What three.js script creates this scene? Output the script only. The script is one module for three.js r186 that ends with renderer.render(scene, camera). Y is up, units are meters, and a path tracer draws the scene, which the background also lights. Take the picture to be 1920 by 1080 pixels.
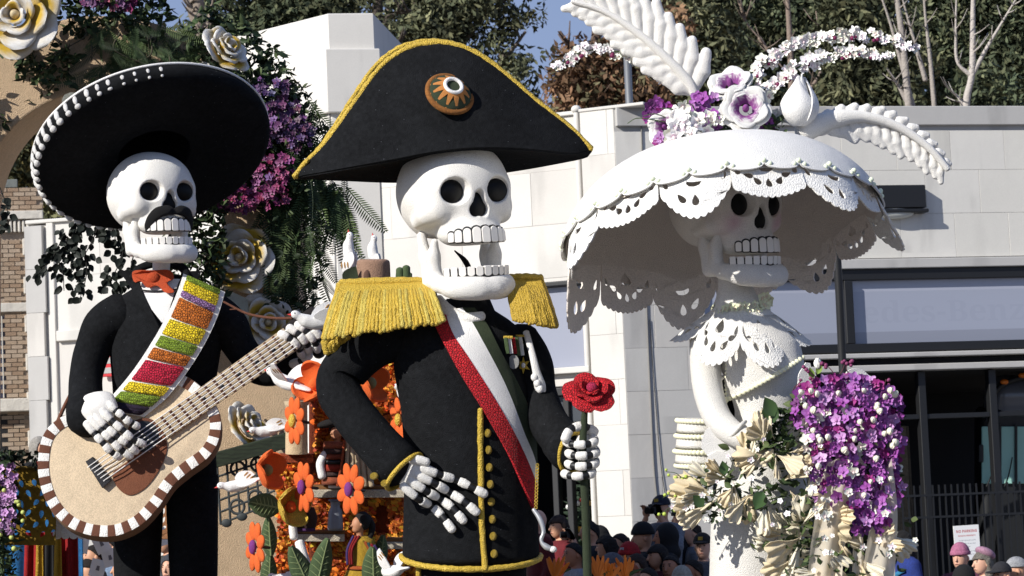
import * as THREE from 'three';
import { RoundedBoxGeometry } from 'three/addons/geometries/RoundedBoxGeometry.js';
import { TessellateModifier } from 'three/addons/modifiers/TessellateModifier.js';
import { mergeGeometries, toCreasedNormals } from 'three/addons/utils/BufferGeometryUtils.js';

// ---------------------------------------------------------------- camera, sky, sun, exposure
const F = 5200;                                   // focal length in photograph pixels (1920 wide)
const scene = new THREE.Scene();
const renderer = new THREE.WebGLRenderer({ antialias: true });
renderer.setSize(1024, 576);
renderer.toneMapping = THREE.LinearToneMapping;
renderer.toneMappingExposure = 1.25;
renderer.shadowMap.enabled = true;
const camera = new THREE.PerspectiveCamera(2 * Math.atan(540 / F) * 180 / Math.PI, 16 / 9, 0.1, 900);
camera.position.set(0, 1.6, 0);
camera.rotation.set(Math.atan(460 / F), 0, -2.5 * Math.PI / 180, 'YXZ');
camera.focus = 20.5; camera.userData.fStop = 7;
camera.updateMatrixWorld();
const SUN = new THREE.Vector3(-0.66, 0.50, 0.56).normalize();
{
  const w = 256, h = 128, a = new Float32Array(w * h * 4);
  for (let j = 0; j < h; j++) for (let i = 0; i < w; i++) {
    const el = ((j + 0.5) / h - 0.5) * Math.PI, az = ((i + 0.5) / w - 0.5) * 2 * Math.PI;
    const d = new THREE.Vector3(Math.cos(el) * Math.cos(az), Math.sin(el), Math.cos(el) * Math.sin(az));
    const t = Math.max(0, d.y), e = Math.pow(1 - t, 2.6), s = Math.max(0, d.dot(SUN)), g = 0.55 * Math.pow(s, 8) + 0.12 * s * s;
    const c = [0.12 + 0.36 * e + 0.34 * g, 0.21 + 0.40 * e + 0.32 * g, 0.47 + 0.42 * e + 0.27 * g], o = (j * w + i) * 4;
    if (d.y < 0) { const m = Math.min(1, -d.y * 8); c[0] += (0.16 - c[0]) * m; c[1] += (0.15 - c[1]) * m; c[2] += (0.145 - c[2]) * m; }
    for (let k = 0; k < 3; k++) c[k] *= 0.66; a[o] = c[0]; a[o + 1] = c[1]; a[o + 2] = c[2]; a[o + 3] = 1;
  }
  const t = new THREE.DataTexture(a, w, h, THREE.RGBAFormat, THREE.FloatType);
  t.mapping = THREE.EquirectangularReflectionMapping; t.magFilter = t.minFilter = THREE.LinearFilter; t.needsUpdate = true;
  scene.background = t; scene.environment = t;
}
const sun = new THREE.DirectionalLight(new THREE.Color(1, 0.96, 0.9), 4.5);
sun.position.copy(SUN).multiplyScalar(60).add(new THREE.Vector3(0, 2, -28)); sun.target.position.set(0, 2, -28);
sun.castShadow = true; sun.shadow.mapSize.set(4096, 4096);
Object.assign(sun.shadow.camera, { left: -30, right: 30, top: 30, bottom: -30, near: 1, far: 140 });
scene.add(sun, sun.target);

// ---------------------------------------------------------------- helpers
let seed = 20240117;
const rnd = () => { seed = (seed + 0x6D2B79F5) | 0; let t = Math.imul(seed ^ (seed >>> 15), 1 | seed); t = (t + Math.imul(t ^ (t >>> 7), 61 | t)) ^ t; return ((t ^ (t >>> 14)) >>> 0) / 4294967296; };
const rr = (a, b) => a + (b - a) * rnd(), lerp = (a, b, t) => a + (b - a) * t, clamp = (x, a = 0, b = 1) => Math.min(b, Math.max(a, x));
const sst = (a, b, x) => { const t = clamp((x - a) / (b - a)); return t * t * (3 - 2 * t); };
const V3 = (x, y, z = 0) => new THREE.Vector3(x, y, z);
const V = (x, y, z = 0) => new THREE.Vector3(x, -y, z);       // a place given in photograph units, y downwards
const R3 = V3(1, 0, 0).applyQuaternion(camera.quaternion), U3 = V3(0, 1, 0).applyQuaternion(camera.quaternion), N3 = V3(0, 0, 1).applyQuaternion(camera.quaternion);
// frame(d): units of one photograph pixel at d metres; a rigid, uniformly scaled frame standing d metres away
function frame(d) {
  const k = d / F, o = camera.position.clone().addScaledVector(N3, -d).addScaledVector(R3, -960 * k).addScaledVector(U3, 540 * k);
  const m = new THREE.Matrix4().makeBasis(R3.clone().multiplyScalar(k), U3.clone().multiplyScalar(k), N3.clone().multiplyScalar(k));
  return m.setPosition(o);
}
const Q = (x, y, d) => V(x, y, 0).applyMatrix4(frame(d));
const used = {};
function numbered(n) { const k = used[n] = (used[n] ?? -1) + 1; return k ? n + '_' + String(k).padStart(3, '0') : n; }
function tag(o, label, category, group, kind) {
  if (label) o.userData.label = label; if (category) o.userData.category = category;
  if (group) o.userData.group = group; if (kind) o.userData.kind = kind; return o;
}
function boxUV(g, s) {
  if (g.index) g = g.toNonIndexed();
  const p = g.attributes.position.array, n = p.length / 9, uv = new Float32Array(n * 6);
  for (let i = 0; i < n; i++) {
    const o = i * 9, ax = p[o + 3] - p[o], ay = p[o + 4] - p[o + 1], az = p[o + 5] - p[o + 2], bx = p[o + 6] - p[o], by = p[o + 7] - p[o + 1], bz = p[o + 8] - p[o + 2];
    const nx = Math.abs(ay * bz - az * by), ny = Math.abs(az * bx - ax * bz), nz = Math.abs(ax * by - ay * bx);
    const [u, v] = nz >= nx && nz >= ny ? [0, 1] : nx >= ny ? [2, 1] : [0, 2];
    for (let k = 0; k < 3; k++) { uv[i * 6 + k * 2] = p[o + k * 3 + u] * s; uv[i * 6 + k * 2 + 1] = p[o + k * 3 + v] * s; }
  }
  g.setAttribute('uv', new THREE.BufferAttribute(uv, 2)); return g;
}
const tileOf = m => m.userData.tile || 0.5;
function meshOf(name, g, m) { const o = new THREE.Mesh(g, m); o.name = name; o.castShadow = o.receiveShadow = true; return o; }
// A thing built in a frame(d); parts are given in photograph units
class Thing {
  constructor(name, label, category, d, bx, by, group) {
    this.M = frame(d); this.k = d / F; this.base = V(bx, by).applyMatrix4(this.M);
    this.q = camera.quaternion.clone();
    this.o = new THREE.Group(); this.o.name = numbered(name); this.o.position.copy(this.base); tag(this.o, label, category, group); scene.add(this.o);
  }
  add(name, g, m, parent = this.o, label) {
    g = boxUV(g, this.k / tileOf(m)); g.applyMatrix4(this.M); g.translate(-this.base.x, -this.base.y, -this.base.z);
    const o = meshOf(name, g, m); parent.add(o); if (label) o.userData.label = label; return o;
  }
  shift(o, dx, dy) { o.position.addScaledVector(R3, dx * this.k).addScaledVector(U3, -dy * this.k); return this; }
  inst(name, g, m, p, q, s, parent = this.o) {           // shared geometry in photograph units
    const o = meshOf(name, g, m); o.position.copy(p.clone().applyMatrix4(this.M).sub(this.base));
    o.quaternion.copy(this.q); if (q) o.quaternion.multiply(q); if (typeof s === 'number') s = V3(s, s, s);
    o.scale.copy(s || V3(1, 1, 1)).multiplyScalar(this.k); parent.add(o); return o;
  }
  cloud(name, g, m, items, parent = this.o) {            // many alike leaves as one part
    const o = new THREE.InstancedMesh(g, m, items.length), t = new THREE.Matrix4(), c = new THREE.Color(); o.name = name; o.castShadow = o.receiveShadow = true;
    items.forEach((e, i) => {
      const s = e.s.isVector3 ? e.s.clone() : V3(e.s, e.s, e.s);
      t.compose(e.p.clone().applyMatrix4(this.M).sub(this.base), this.q.clone().multiply(e.q), s.multiplyScalar(this.k)); o.setMatrixAt(i, t);
      o.setColorAt(i, e.c ? c.setRGB(e.c[0], e.c[1], e.c[2]) : c.setRGB(1, 1, 1));
    });
    o.userData.kind = 'stuff'; parent.add(o); return o;
  }
}
const Z3 = V3(0, 0, 1), Y3 = V3(0, 1, 0);
const quat = (x, y, z, order = 'YXZ') => new THREE.Quaternion().setFromEuler(new THREE.Euler(x, y, z, order));
const qTo = (from, to) => new THREE.Quaternion().setFromUnitVectors(from, to.clone().normalize());
const qBasis = (x, y, z) => new THREE.Quaternion().setFromRotationMatrix(new THREE.Matrix4().makeBasis(x, y, z));
const qRand = () => new THREE.Quaternion(rr(-1, 1), rr(-1, 1), rr(-1, 1), rr(-1, 1)).normalize();
// orientation: Z along dir, Y near up
function qLook(dir, up = Y3) { const z = dir.clone().normalize(), x = up.clone().cross(z); if (x.lengthSq() < 1e-6) x.set(1, 0, 0); x.normalize(); return qBasis(x, z.clone().cross(x), z); }
const xf = (g, q, p, s) => { g = g.clone(); if (s) typeof s === 'number' ? g.scale(s, s, s) : g.scale(s.x, s.y, s.z); if (q) g.applyQuaternion(q); if (p) g.translate(p.x, p.y, p.z); return g; };
const bare = g => { g = g.index ? g.toNonIndexed() : g.clone(); for (const k of Object.keys(g.attributes)) if (k !== 'position' && k !== 'normal' && k !== 'color') g.deleteAttribute(k); return g; };
const merge = l => { l = l.map(bare); const c = l.some(g => g.attributes.color); if (c) l.forEach(g => { if (!g.attributes.color) g.setAttribute('color', new THREE.BufferAttribute(new Float32Array(g.attributes.position.count * 3).fill(1), 3)); }); return mergeGeometries(l); };
function colour(g, fn) { const p = g.attributes.position, a = new Float32Array(p.count * 3); for (let i = 0; i < p.count; i++) { const c = fn(p.getX(i), p.getY(i), p.getZ(i), i); a.set(c, i * 3); } g.setAttribute('color', new THREE.BufferAttribute(a, 3)); return g; }
function mapGeo(g, fn) { const p = g.attributes.position, v = V3(0, 0, 0); for (let i = 0; i < p.count; i++) { const r = fn(p.getX(i), p.getY(i), p.getZ(i)); p.setXYZ(i, r.x, r.y, r.z); } g.deleteAttribute('normal'); return toCreasedNormals(g, 0.7); }
// thickened sheet over (u, v)
function sheet(fn, nu, nv, th = 0) {
  const P = [], n = (nu + 1) * (nv + 1), id = (i, j) => j * (nu + 1) + i, pos = [], idx = [];
  for (let j = 0; j <= nv; j++) for (let i = 0; i <= nu; i++) P.push(fn(i / nu, j / nv));
  const N = [];
  for (let j = 0; j <= nv; j++) for (let i = 0; i <= nu; i++) {
    const a = P[id(Math.min(nu, i + 1), j)].clone().sub(P[id(Math.max(0, i - 1), j)]), b = P[id(i, Math.min(nv, j + 1))].clone().sub(P[id(i, Math.max(0, j - 1))]);
    N.push(a.cross(b).normalize());
  }
  for (let s = 0; s < (th ? 2 : 1); s++) for (let k = 0; k < n; k++) { const t = (s ? -0.5 : 0.5) * th; pos.push(P[k].x + N[k].x * t, P[k].y + N[k].y * t, P[k].z + N[k].z * t); }
  for (let j = 0; j < nv; j++) for (let i = 0; i < nu; i++) {
    const a = id(i, j), b = id(i + 1, j), c = id(i + 1, j + 1), d = id(i, j + 1);
    idx.push(a, b, c, a, c, d); if (th) idx.push(n + a, n + c, n + b, n + a, n + d, n + c);
  }
  if (th) {
    const wall = (a, b) => idx.push(a, n + a, b, b, n + a, n + b);
    for (let i = 0; i < nu; i++) { wall(id(i, 0), id(i + 1, 0)); wall(id(i + 1, nv), id(i, nv)); }
    for (let j = 0; j < nv; j++) { wall(id(0, j + 1), id(0, j)); wall(id(nu, j), id(nu, j + 1)); }
  }
  const g = new THREE.BufferGeometry(); g.setAttribute('position', new THREE.Float32BufferAttribute(pos, 3)); g.setIndex(idx);
  if (th) return toCreasedNormals(g, 1.0); g.computeVertexNormals(); return g;
}
// swept tube with changing radius, closed round ends; flat squeezes it along its own second axis
function tubeR(pts, rad, seg = 24, ns = 12, flat = 1, lumps = 0) {
  const curve = new THREE.CatmullRomCurve3(pts, false, 'centripetal'), fr = curve.computeFrenetFrames(seg), pos = [], idx = [];
  const R = t => { const x = t * (rad.length - 1), i = Math.min(rad.length - 2, Math.floor(x)); return rad.length < 2 ? rad[0] : lerp(rad[i], rad[i + 1], sst(0, 1, x - i) * 0.5 + (x - i) * 0.5); };
  const ring = (c, a, b, r) => { for (let k = 0; k < ns; k++) { const t = k / ns * Math.PI * 2, q = r * (1 + (lumps ? rr(-lumps, lumps) : 0)); pos.push(c.x + (a.x * Math.cos(t) + b.x * Math.sin(t) * flat) * q, c.y + (a.y * Math.cos(t) + b.y * Math.sin(t) * flat) * q, c.z + (a.z * Math.cos(t) + b.z * Math.sin(t) * flat) * q); } };
  let rows = 0; const T = i => fr.tangents[i];
  for (const [off, m] of [[-0.85, 0.45], [-0.45, 0.86]]) { const r = R(0) * Math.min(1, flat + 0.2); ring(curve.getPoint(0).addScaledVector(T(0), off * r * 0.7), fr.normals[0], fr.binormals[0], R(0) * m); rows++; }
  for (let i = 0; i <= seg; i++) { ring(curve.getPoint(i / seg), fr.normals[i], fr.binormals[i], R(i / seg)); rows++; }
  for (const [off, m] of [[0.45, 0.86], [0.85, 0.45]]) { const r = R(1) * Math.min(1, flat + 0.2); ring(curve.getPoint(1).addScaledVector(T(seg), off * r * 0.7), fr.normals[seg], fr.binormals[seg], R(1) * m); rows++; }
  for (let j = 0; j < rows - 1; j++) for (let k = 0; k < ns; k++) { const a = j * ns + k, b = j * ns + (k + 1) % ns; idx.push(a, b, b + ns, a, b + ns, a + ns); }
  const e0 = curve.getPoint(0).addScaledVector(T(0), -R(0) * 0.7 * Math.min(1, flat + 0.2)), e1 = curve.getPoint(1).addScaledVector(T(seg), R(1) * 0.7 * Math.min(1, flat + 0.2)), c0 = pos.length / 3;
  pos.push(e0.x, e0.y, e0.z, e1.x, e1.y, e1.z);
  for (let k = 0; k < ns; k++) { idx.push(c0, (k + 1) % ns, k); const o = (rows - 1) * ns; idx.push(c0 + 1, o + k, o + (k + 1) % ns); }
  const g = new THREE.BufferGeometry(); g.setAttribute('position', new THREE.Float32BufferAttribute(pos, 3)); g.setIndex(idx); g.computeVertexNormals(); return g;
}
// stack of ellipses: [py, xl, xr, zc, zh]
function loft(sec, sub = 4, ns = 40) {
  const rows = [], g = new THREE.BufferGeometry(), pos = [], idx = [], c = new THREE.CatmullRomCurve3(sec.map(s => V3(s[1], s[2], s[3])), false, 'catmullrom', 0.3), c2 = new THREE.CatmullRomCurve3(sec.map(s => V3(s[0], s[4], 0)), false, 'catmullrom', 0.3);
  const n = (sec.length - 1) * sub;
  for (let i = 0; i <= n; i++) { const a = c.getPoint(i / n), b = c2.getPoint(i / n); rows.push([b.x, a.x, a.y, a.z, b.y]); }
  for (const [y, xl, xr, zc, zh] of rows) for (let k = 0; k < ns; k++) { const t = k / ns * Math.PI * 2; pos.push((xl + xr) / 2 + (xr - xl) / 2 * Math.cos(t), -y, zc + zh * Math.sin(t)); }
  for (let j = 0; j < rows.length - 1; j++) for (let k = 0; k < ns; k++) { const a = j * ns + k, b = j * ns + (k + 1) % ns; idx.push(a, b, b + ns, a, b + ns, a + ns); }
  for (const [j, f] of [[0, 0], [rows.length - 1, 1]]) { const r = rows[j], o = pos.length / 3; pos.push((r[1] + r[2]) / 2, -r[0], r[3]); for (let k = 0; k < ns; k++) { const a = j * ns + k, b = j * ns + (k + 1) % ns; f ? idx.push(o, a, b) : idx.push(o, b, a); } }
  g.setAttribute('position', new THREE.Float32BufferAttribute(pos, 3)); g.setIndex(idx); g.computeVertexNormals();
  g.userData.z = (x, y) => { let i = 0; while (i < rows.length - 2 && rows[i + 1][0] < y) i++; const t = clamp((y - rows[i][0]) / (rows[i + 1][0] - rows[i][0])), r = rows[i].map((v, k) => lerp(v, rows[i + 1][k], t)), h = (r[2] - r[1]) / 2, u = clamp((x - (r[1] + r[2]) / 2) / h, -0.995, 0.995); return r[3] + r[4] * Math.sqrt(1 - u * u); };
  return g;
}
// ---- distance fields
const len = Math.hypot;
const ell = (x, y, z, a, b, c) => { const k0 = len(x / a, y / b, z / c), k1 = len(x / (a * a), y / (b * b), z / (c * c)); return k1 < 1e-9 ? -Math.min(a, b, c) : k0 * (k0 - 1) / k1; };
const cap = (x, y, z, ax, ay, az, bx, by, bz, r1, r2 = r1) => { const dx = bx - ax, dy = by - ay, dz = bz - az, t = clamp(((x - ax) * dx + (y - ay) * dy + (z - az) * dz) / (dx * dx + dy * dy + dz * dz)); return len(x - ax - dx * t, y - ay - dy * t, z - az - dz * t) - lerp(r1, r2, t); };
const smin = (a, b, k) => { const h = Math.max(k - Math.abs(a - b), 0) / k; return Math.min(a, b) - h * h * k / 4; };
const smax = (a, b, k) => -smin(-a, -b, k);
function nets(f, lo, hi, c) {
  const d = [0, 1, 2].map(i => Math.ceil((hi[i] - lo[i]) / c) + 1), [nx, ny, nz] = d, val = new Float32Array(nx * ny * nz), vid = new Int32Array(nx * ny * nz).fill(-1), pos = [], idx = [], I = (i, j, k) => (k * ny + j) * nx + i;
  for (let k = 0; k < nz; k++) for (let j = 0; j < ny; j++) for (let i = 0; i < nx; i++) val[I(i, j, k)] = f(lo[0] + i * c, lo[1] + j * c, lo[2] + k * c);
  const E = [[0, 0, 0, 1, 0, 0], [0, 1, 0, 1, 1, 0], [0, 0, 1, 1, 0, 1], [0, 1, 1, 1, 1, 1], [0, 0, 0, 0, 1, 0], [1, 0, 0, 1, 1, 0], [0, 0, 1, 0, 1, 1], [1, 0, 1, 1, 1, 1], [0, 0, 0, 0, 0, 1], [1, 0, 0, 1, 0, 1], [0, 1, 0, 0, 1, 1], [1, 1, 0, 1, 1, 1]];
  for (let k = 0; k < nz - 1; k++) for (let j = 0; j < ny - 1; j++) for (let i = 0; i < nx - 1; i++) {
    let m = 0, x = 0, y = 0, z = 0;
    for (const e of E) { const a = val[I(i + e[0], j + e[1], k + e[2])], b = val[I(i + e[3], j + e[4], k + e[5])]; if (a < 0 !== b < 0) { const t = a / (a - b); x += lerp(e[0], e[3], t); y += lerp(e[1], e[4], t); z += lerp(e[2], e[5], t); m++; } }
    if (m) { vid[I(i, j, k)] = pos.length / 3; pos.push(lo[0] + (i + x / m) * c, lo[1] + (j + y / m) * c, lo[2] + (k + z / m) * c); }
  }
  const quad = (a, b, e, g, flip) => { if (a < 0 || b < 0 || e < 0 || g < 0) return; flip ? idx.push(a, e, b, a, g, e) : idx.push(a, b, e, a, e, g); };
  for (let k = 1; k < nz - 1; k++) for (let j = 1; j < ny - 1; j++) for (let i = 1; i < nx - 1; i++) {
    const a = val[I(i, j, k)] < 0;
    if (a !== val[I(i + 1, j, k)] < 0) quad(vid[I(i, j - 1, k - 1)], vid[I(i, j, k - 1)], vid[I(i, j, k)], vid[I(i, j - 1, k)], !a);
    if (a !== val[I(i, j + 1, k)] < 0) quad(vid[I(i - 1, j, k - 1)], vid[I(i - 1, j, k)], vid[I(i, j, k)], vid[I(i, j, k - 1)], !a);
    if (a !== val[I(i, j, k + 1)] < 0) quad(vid[I(i - 1, j - 1, k)], vid[I(i, j - 1, k)], vid[I(i, j, k)], vid[I(i - 1, j, k)], !a);
  }
  const nor = new Float32Array(pos.length), e = c * 0.6;
  for (let i = 0; i < pos.length; i += 3) { const [x, y, z] = [pos[i], pos[i + 1], pos[i + 2]], n = V3(f(x + e, y, z) - f(x - e, y, z), f(x, y + e, z) - f(x, y - e, z), f(x, y, z + e) - f(x, y, z - e)).normalize(); nor.set([n.x, n.y, n.z], i); }
  const g = new THREE.BufferGeometry(); g.setAttribute('position', new THREE.Float32BufferAttribute(pos, 3)); g.setAttribute('normal', new THREE.BufferAttribute(nor, 3)); g.setIndex(idx); return g;
}
const rbox = (w, h, d, r, s = 2) => new RoundedBoxGeometry(w, h, d, s, r);
const ball = (a, b, c, n = 16) => { const g = new THREE.SphereGeometry(1, n, Math.max(6, n * 0.75 | 0)); g.scale(a, b, c); return g; };
function shape(pts, closed = true, n = 80) { const c = new THREE.CatmullRomCurve3(pts.map(p => V3(p[0], -p[1], 0)), closed, 'centripetal'); return c.getSpacedPoints(n).slice(0, closed ? -1 : undefined); }
const prism = (pts, depth, bevel = 0) => new THREE.ExtrudeGeometry(new THREE.Shape(pts.map(p => new THREE.Vector2(p.x, p.y))), { depth, bevelEnabled: bevel > 0, bevelSize: bevel, bevelThickness: bevel, bevelOffset: -bevel, bevelSegments: 2, curveSegments: 12 });

// ---------------------------------------------------------------- textures and materials
const hash = (x, y, s) => { let h = (x * 374761393 + y * 668265263 + s * 1442695041) | 0; h = Math.imul(h ^ (h >>> 13), 1274126177); return ((h ^ (h >>> 16)) >>> 0) / 4294967296; };
const mod = (a, n) => ((a % n) + n) % n;
function vn(x, y, p, s) { const i = Math.floor(x), j = Math.floor(y), u = x - i, v = y - j, a = u * u * (3 - 2 * u), b = v * v * (3 - 2 * v), h = (k, l) => hash(mod(k, p), mod(l, p), s); return lerp(lerp(h(i, j), h(i + 1, j), a), lerp(h(i, j + 1), h(i + 1, j + 1), a), b); }
function fbm(x, y, p, s, o = 4) { let v = 0, a = 0.5, t = 0; for (let i = 0; i < o; i++) { v += a * vn(x * p, y * p, p, s + i); t += a; a *= 0.55; p *= 2; } return v / t; }
function worley(x, y, p, s) { const X = x * p, Y = y * p, i = Math.floor(X), j = Math.floor(Y); let d1 = 9, d2 = 9, id = 0; for (let b = -1; b < 2; b++) for (let a = -1; a < 2; a++) { const k = mod(i + a, p), l = mod(j + b, p), d = len(i + a + hash(k, l, s) - X, j + b + hash(k, l, s + 9) - Y); if (d < d1) { d2 = d1; d1 = d; id = hash(k, l, s + 3); } else if (d < d2) d2 = d; } return [d1, d2, id]; }
function tex(n, fn, srgb) {
  const a = new Uint8Array(n * n * 4);
  for (let j = 0; j < n; j++) for (let i = 0; i < n; i++) { let c = fn(i / n, j / n); if (typeof c === 'number') c = [c, c, c]; const o = (j * n + i) * 4; for (let k = 0; k < 3; k++) a[o + k] = clamp(c[k]) * 255; a[o + 3] = 255; }
  const t = new THREE.DataTexture(a, n, n, THREE.RGBAFormat); t.wrapS = t.wrapT = THREE.RepeatWrapping; t.magFilter = THREE.LinearFilter; t.minFilter = THREE.LinearMipmapLinearFilter; t.generateMipmaps = true; if (srgb) t.colorSpace = THREE.SRGBColorSpace; t.needsUpdate = true; return t;
}
const TX = {
  grain: [tex(512, (x, y) => { const [d, , id] = worley(x, y, 80, 3); return 0.95 + 0.04 * id - 0.06 * sst(0.35, 0.8, d) + 0.04 * (fbm(x, y, 6, 5) - 0.5); }, 1), tex(512, (x, y) => { const [d, , id] = worley(x, y, 80, 3); return (0.4 + 0.6 * id) * (1 - sst(0.1, 0.75, d)) * 0.8 + 0.2 * fbm(x, y, 12, 8); })],
  crumb: [tex(512, (x, y) => { const [d, e, id] = worley(x, y, 34, 11), [, , j] = worley(x, y, 70, 21); return 0.84 + 0.2 * id + 0.06 * j - 0.34 * (1 - sst(0.02, 0.22, e - d)); }, 1), tex(512, (x, y) => { const [d, e, id] = worley(x, y, 34, 11), [f] = worley(x, y, 70, 21); return sst(0, 0.35, e - d) * (0.4 + 0.45 * id) + 0.2 * (1 - f); })],
  felt: [tex(512, (x, y) => { const s = hash(Math.floor(x * 512), Math.floor(y * 512), 77); return 0.72 + 0.3 * (fbm(x, y, 24, 31, 5) - 0.5) + 0.16 * (fbm(x, y, 3, 37, 3) - 0.5); }, 1), tex(512, (x, y) => 0.6 * fbm(x, y, 60, 41, 3) + 0.4 * hash(Math.floor(x * 512), Math.floor(y * 512), 5))],
  blk: [tex(512, (x, y) => { const i = Math.floor(x * 512), j = Math.floor(y * 512), h = hash(i, j, 77), s = hash(i >> 1, j >> 1, 13); return s > 0.99975 ? 0.5 : 0.098 + 0.06 * (fbm(x, y, 40, 31, 4) - 0.5) + 0.05 * (fbm(x, y, 3, 37, 4) - 0.5) + 0.02 * h; }, 1), tex(512, (x, y) => { const [d] = worley(x, y, 120, 43); return 0.6 * (1 - d) + 0.4 * fbm(x, y, 30, 41, 3); })],
  glit: [tex(512, (x, y) => { const [d, , id] = worley(x, y, 110, 51); return 0.78 + 0.26 * Math.pow(id, 1.6) * (1 - sst(0.3, 0.9, d)) + 0.1 * (fbm(x, y, 8, 3) - 0.5); }, 1), tex(512, (x, y) => { const [d, , id] = worley(x, y, 110, 51); return id * (1 - sst(0.2, 0.8, d)); })],
  wall: [tex(512, (x, y) => 0.965 + 0.06 * (fbm(x, y, 4, 61, 5) - 0.5) - 0.065 * sst(0.54, 0.8, fbm(x, y * 0.25, 8, 71, 4)) + 0.03 * (hash(Math.floor(x * 512), Math.floor(y * 512), 4) - 0.5), 1), tex(256, (x, y) => 0.7 * fbm(x, y, 30, 81, 4) + 0.3 * fbm(x, y, 6, 83))],
  wood: [tex(512, (x, y) => 0.75 + 0.3 * (fbm(x * 0.25, y, 16, 91, 4) - 0.5) - 0.15 * Math.pow(Math.abs(Math.sin(y * 40 + 4 * fbm(x, y, 4, 95))), 6), 1), tex(256, (x, y) => fbm(x * 0.25, y, 16, 91, 4))],
  sand: [tex(512, (x, y) => { const [d, , id] = worley(x, y, 60, 23); return 0.88 + 0.13 * id - 0.07 * sst(0.3, 0.8, d) + 0.08 * (fbm(x, y, 5, 25) - 0.5); }, 1), tex(512, (x, y) => { const [d, , id] = worley(x, y, 60, 23); return id * (1 - sst(0.1, 0.8, d)) * 0.7 + 0.3 * fbm(x, y, 10, 8); })],
};
const mats = {};
function mat(r, g, b, t, tile, o = {}) {
  const key = JSON.stringify([r, g, b, t, tile, o]); if (mats[key]) return mats[key];
  const { bump = 0.006, rough = 0.9, metal = 0, ...x } = o;
  const m = new THREE.MeshPhysicalMaterial({ color: new THREE.Color().setRGB(r / 255, g / 255, b / 255, THREE.SRGBColorSpace), roughness: rough, metalness: metal, side: THREE.DoubleSide, ...x });
  if (t) { m.map = TX[t][0]; m.bumpMap = TX[t][1]; m.bumpScale = bump; m.userData.tile = tile; }
  return mats[key] = m;
}
const M = {
  tooth: mat(240, 236, 228, null, 0, { rough: 0.8 }), bone: mat(244, 241, 234, 'grain', 0.5, { bump: 0.0045 }), boneV: mat(244, 241, 234, 'grain', 0.5, { bump: 0.0045, vertexColors: true }),
  paper: mat(240, 238, 232, 'grain', 0.9, { bump: 0.004 }), white: mat(244, 242, 238, 'grain', 0.5, { bump: 0.003, rough: 0.75 }),
  black: mat(238, 244, 255, 'blk', 0.9, { bump: 0.006, rough: 1, specularIntensity: 0.2 }), gloss: mat(5, 5, 6, null, 0, { rough: 0.42, specularIntensity: 0.4 }), joint: mat(16, 16, 18, null, 0, { rough: 0.5 }),
  goldLt: mat(252, 226, 108, 'glit', 0.65, { bump: 0.012, rough: 0.45, metal: 0.1 }), gold: mat(246, 208, 78, 'glit', 0.75, { bump: 0.01, rough: 0.5, metal: 0.1 }), goldShaded: mat(226, 188, 66, 'glit', 0.75, { bump: 0.01, rough: 0.55, metal: 0.1 }),
  red: mat(206, 18, 34, 'crumb', 0.6, { bump: 0.014, rough: 0.8 }), green: mat(54, 66, 42, 'sand', 0.25, { bump: 0.008 }), leafg: mat(82, 102, 64, 'sand', 0.25, { bump: 0.006 }),
  orange: mat(240, 108, 42, 'grain', 0.4, { bump: 0.006 }), purple: mat(142, 62, 148, 'grain', 0.3, { bump: 0.008 }), sand: mat(222, 200, 168, 'sand', 0.4, { bump: 0.002 }),
  tan: mat(214, 194, 160, 'grain', 0.5, { bump: 0.004 }), brown: mat(116, 72, 52, 'grain', 0.4, { bump: 0.006 }), rust: mat(176, 76, 34, 'crumb', 0.4, { bump: 0.012 }),
  wall: mat(219, 216, 209, 'wall', 3.1, { bump: 0.002, rough: 0.85 }), wallB: mat(214, 210, 203, 'wall', 2.7, { bump: 0.002, rough: 0.85 }), wallG: mat(190, 188, 184, 'wall', 2.3, { bump: 0.002, rough: 0.85 }),
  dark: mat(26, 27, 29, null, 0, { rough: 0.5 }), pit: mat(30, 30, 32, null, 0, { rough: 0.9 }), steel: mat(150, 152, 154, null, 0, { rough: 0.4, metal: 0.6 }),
};
// ---------------------------------------------------------------- ground
function struct(name, g, m, label) { const o = meshOf(numbered(name), boxUV(g, 1 / tileOf(m)), m); o.userData.kind = 'structure'; if (label) o.userData.label = label; scene.add(o); return o; }
struct('ground', xf(new THREE.PlaneGeometry(1600, 1600), quat(-Math.PI / 2, 0, 0), V3(0, -0.01, -300)), mat(140, 126, 104, 'sand', 2.2), 'pale ground reaching beyond the buildings');
struct('road', xf(new THREE.PlaneGeometry(160, 30), quat(-Math.PI / 2, 0, 0), V3(0, 0, -13)), mat(104, 98, 92, 'sand', 1.1), 'grey asphalt parade street');
struct('pavement', xf(new THREE.BoxGeometry(160, 0.14, 5.2), null, V3(0, 0.07, -30.7)), mat(168, 164, 156, 'wall', 1.7), 'grey concrete pavement where the spectators wait');

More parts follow.
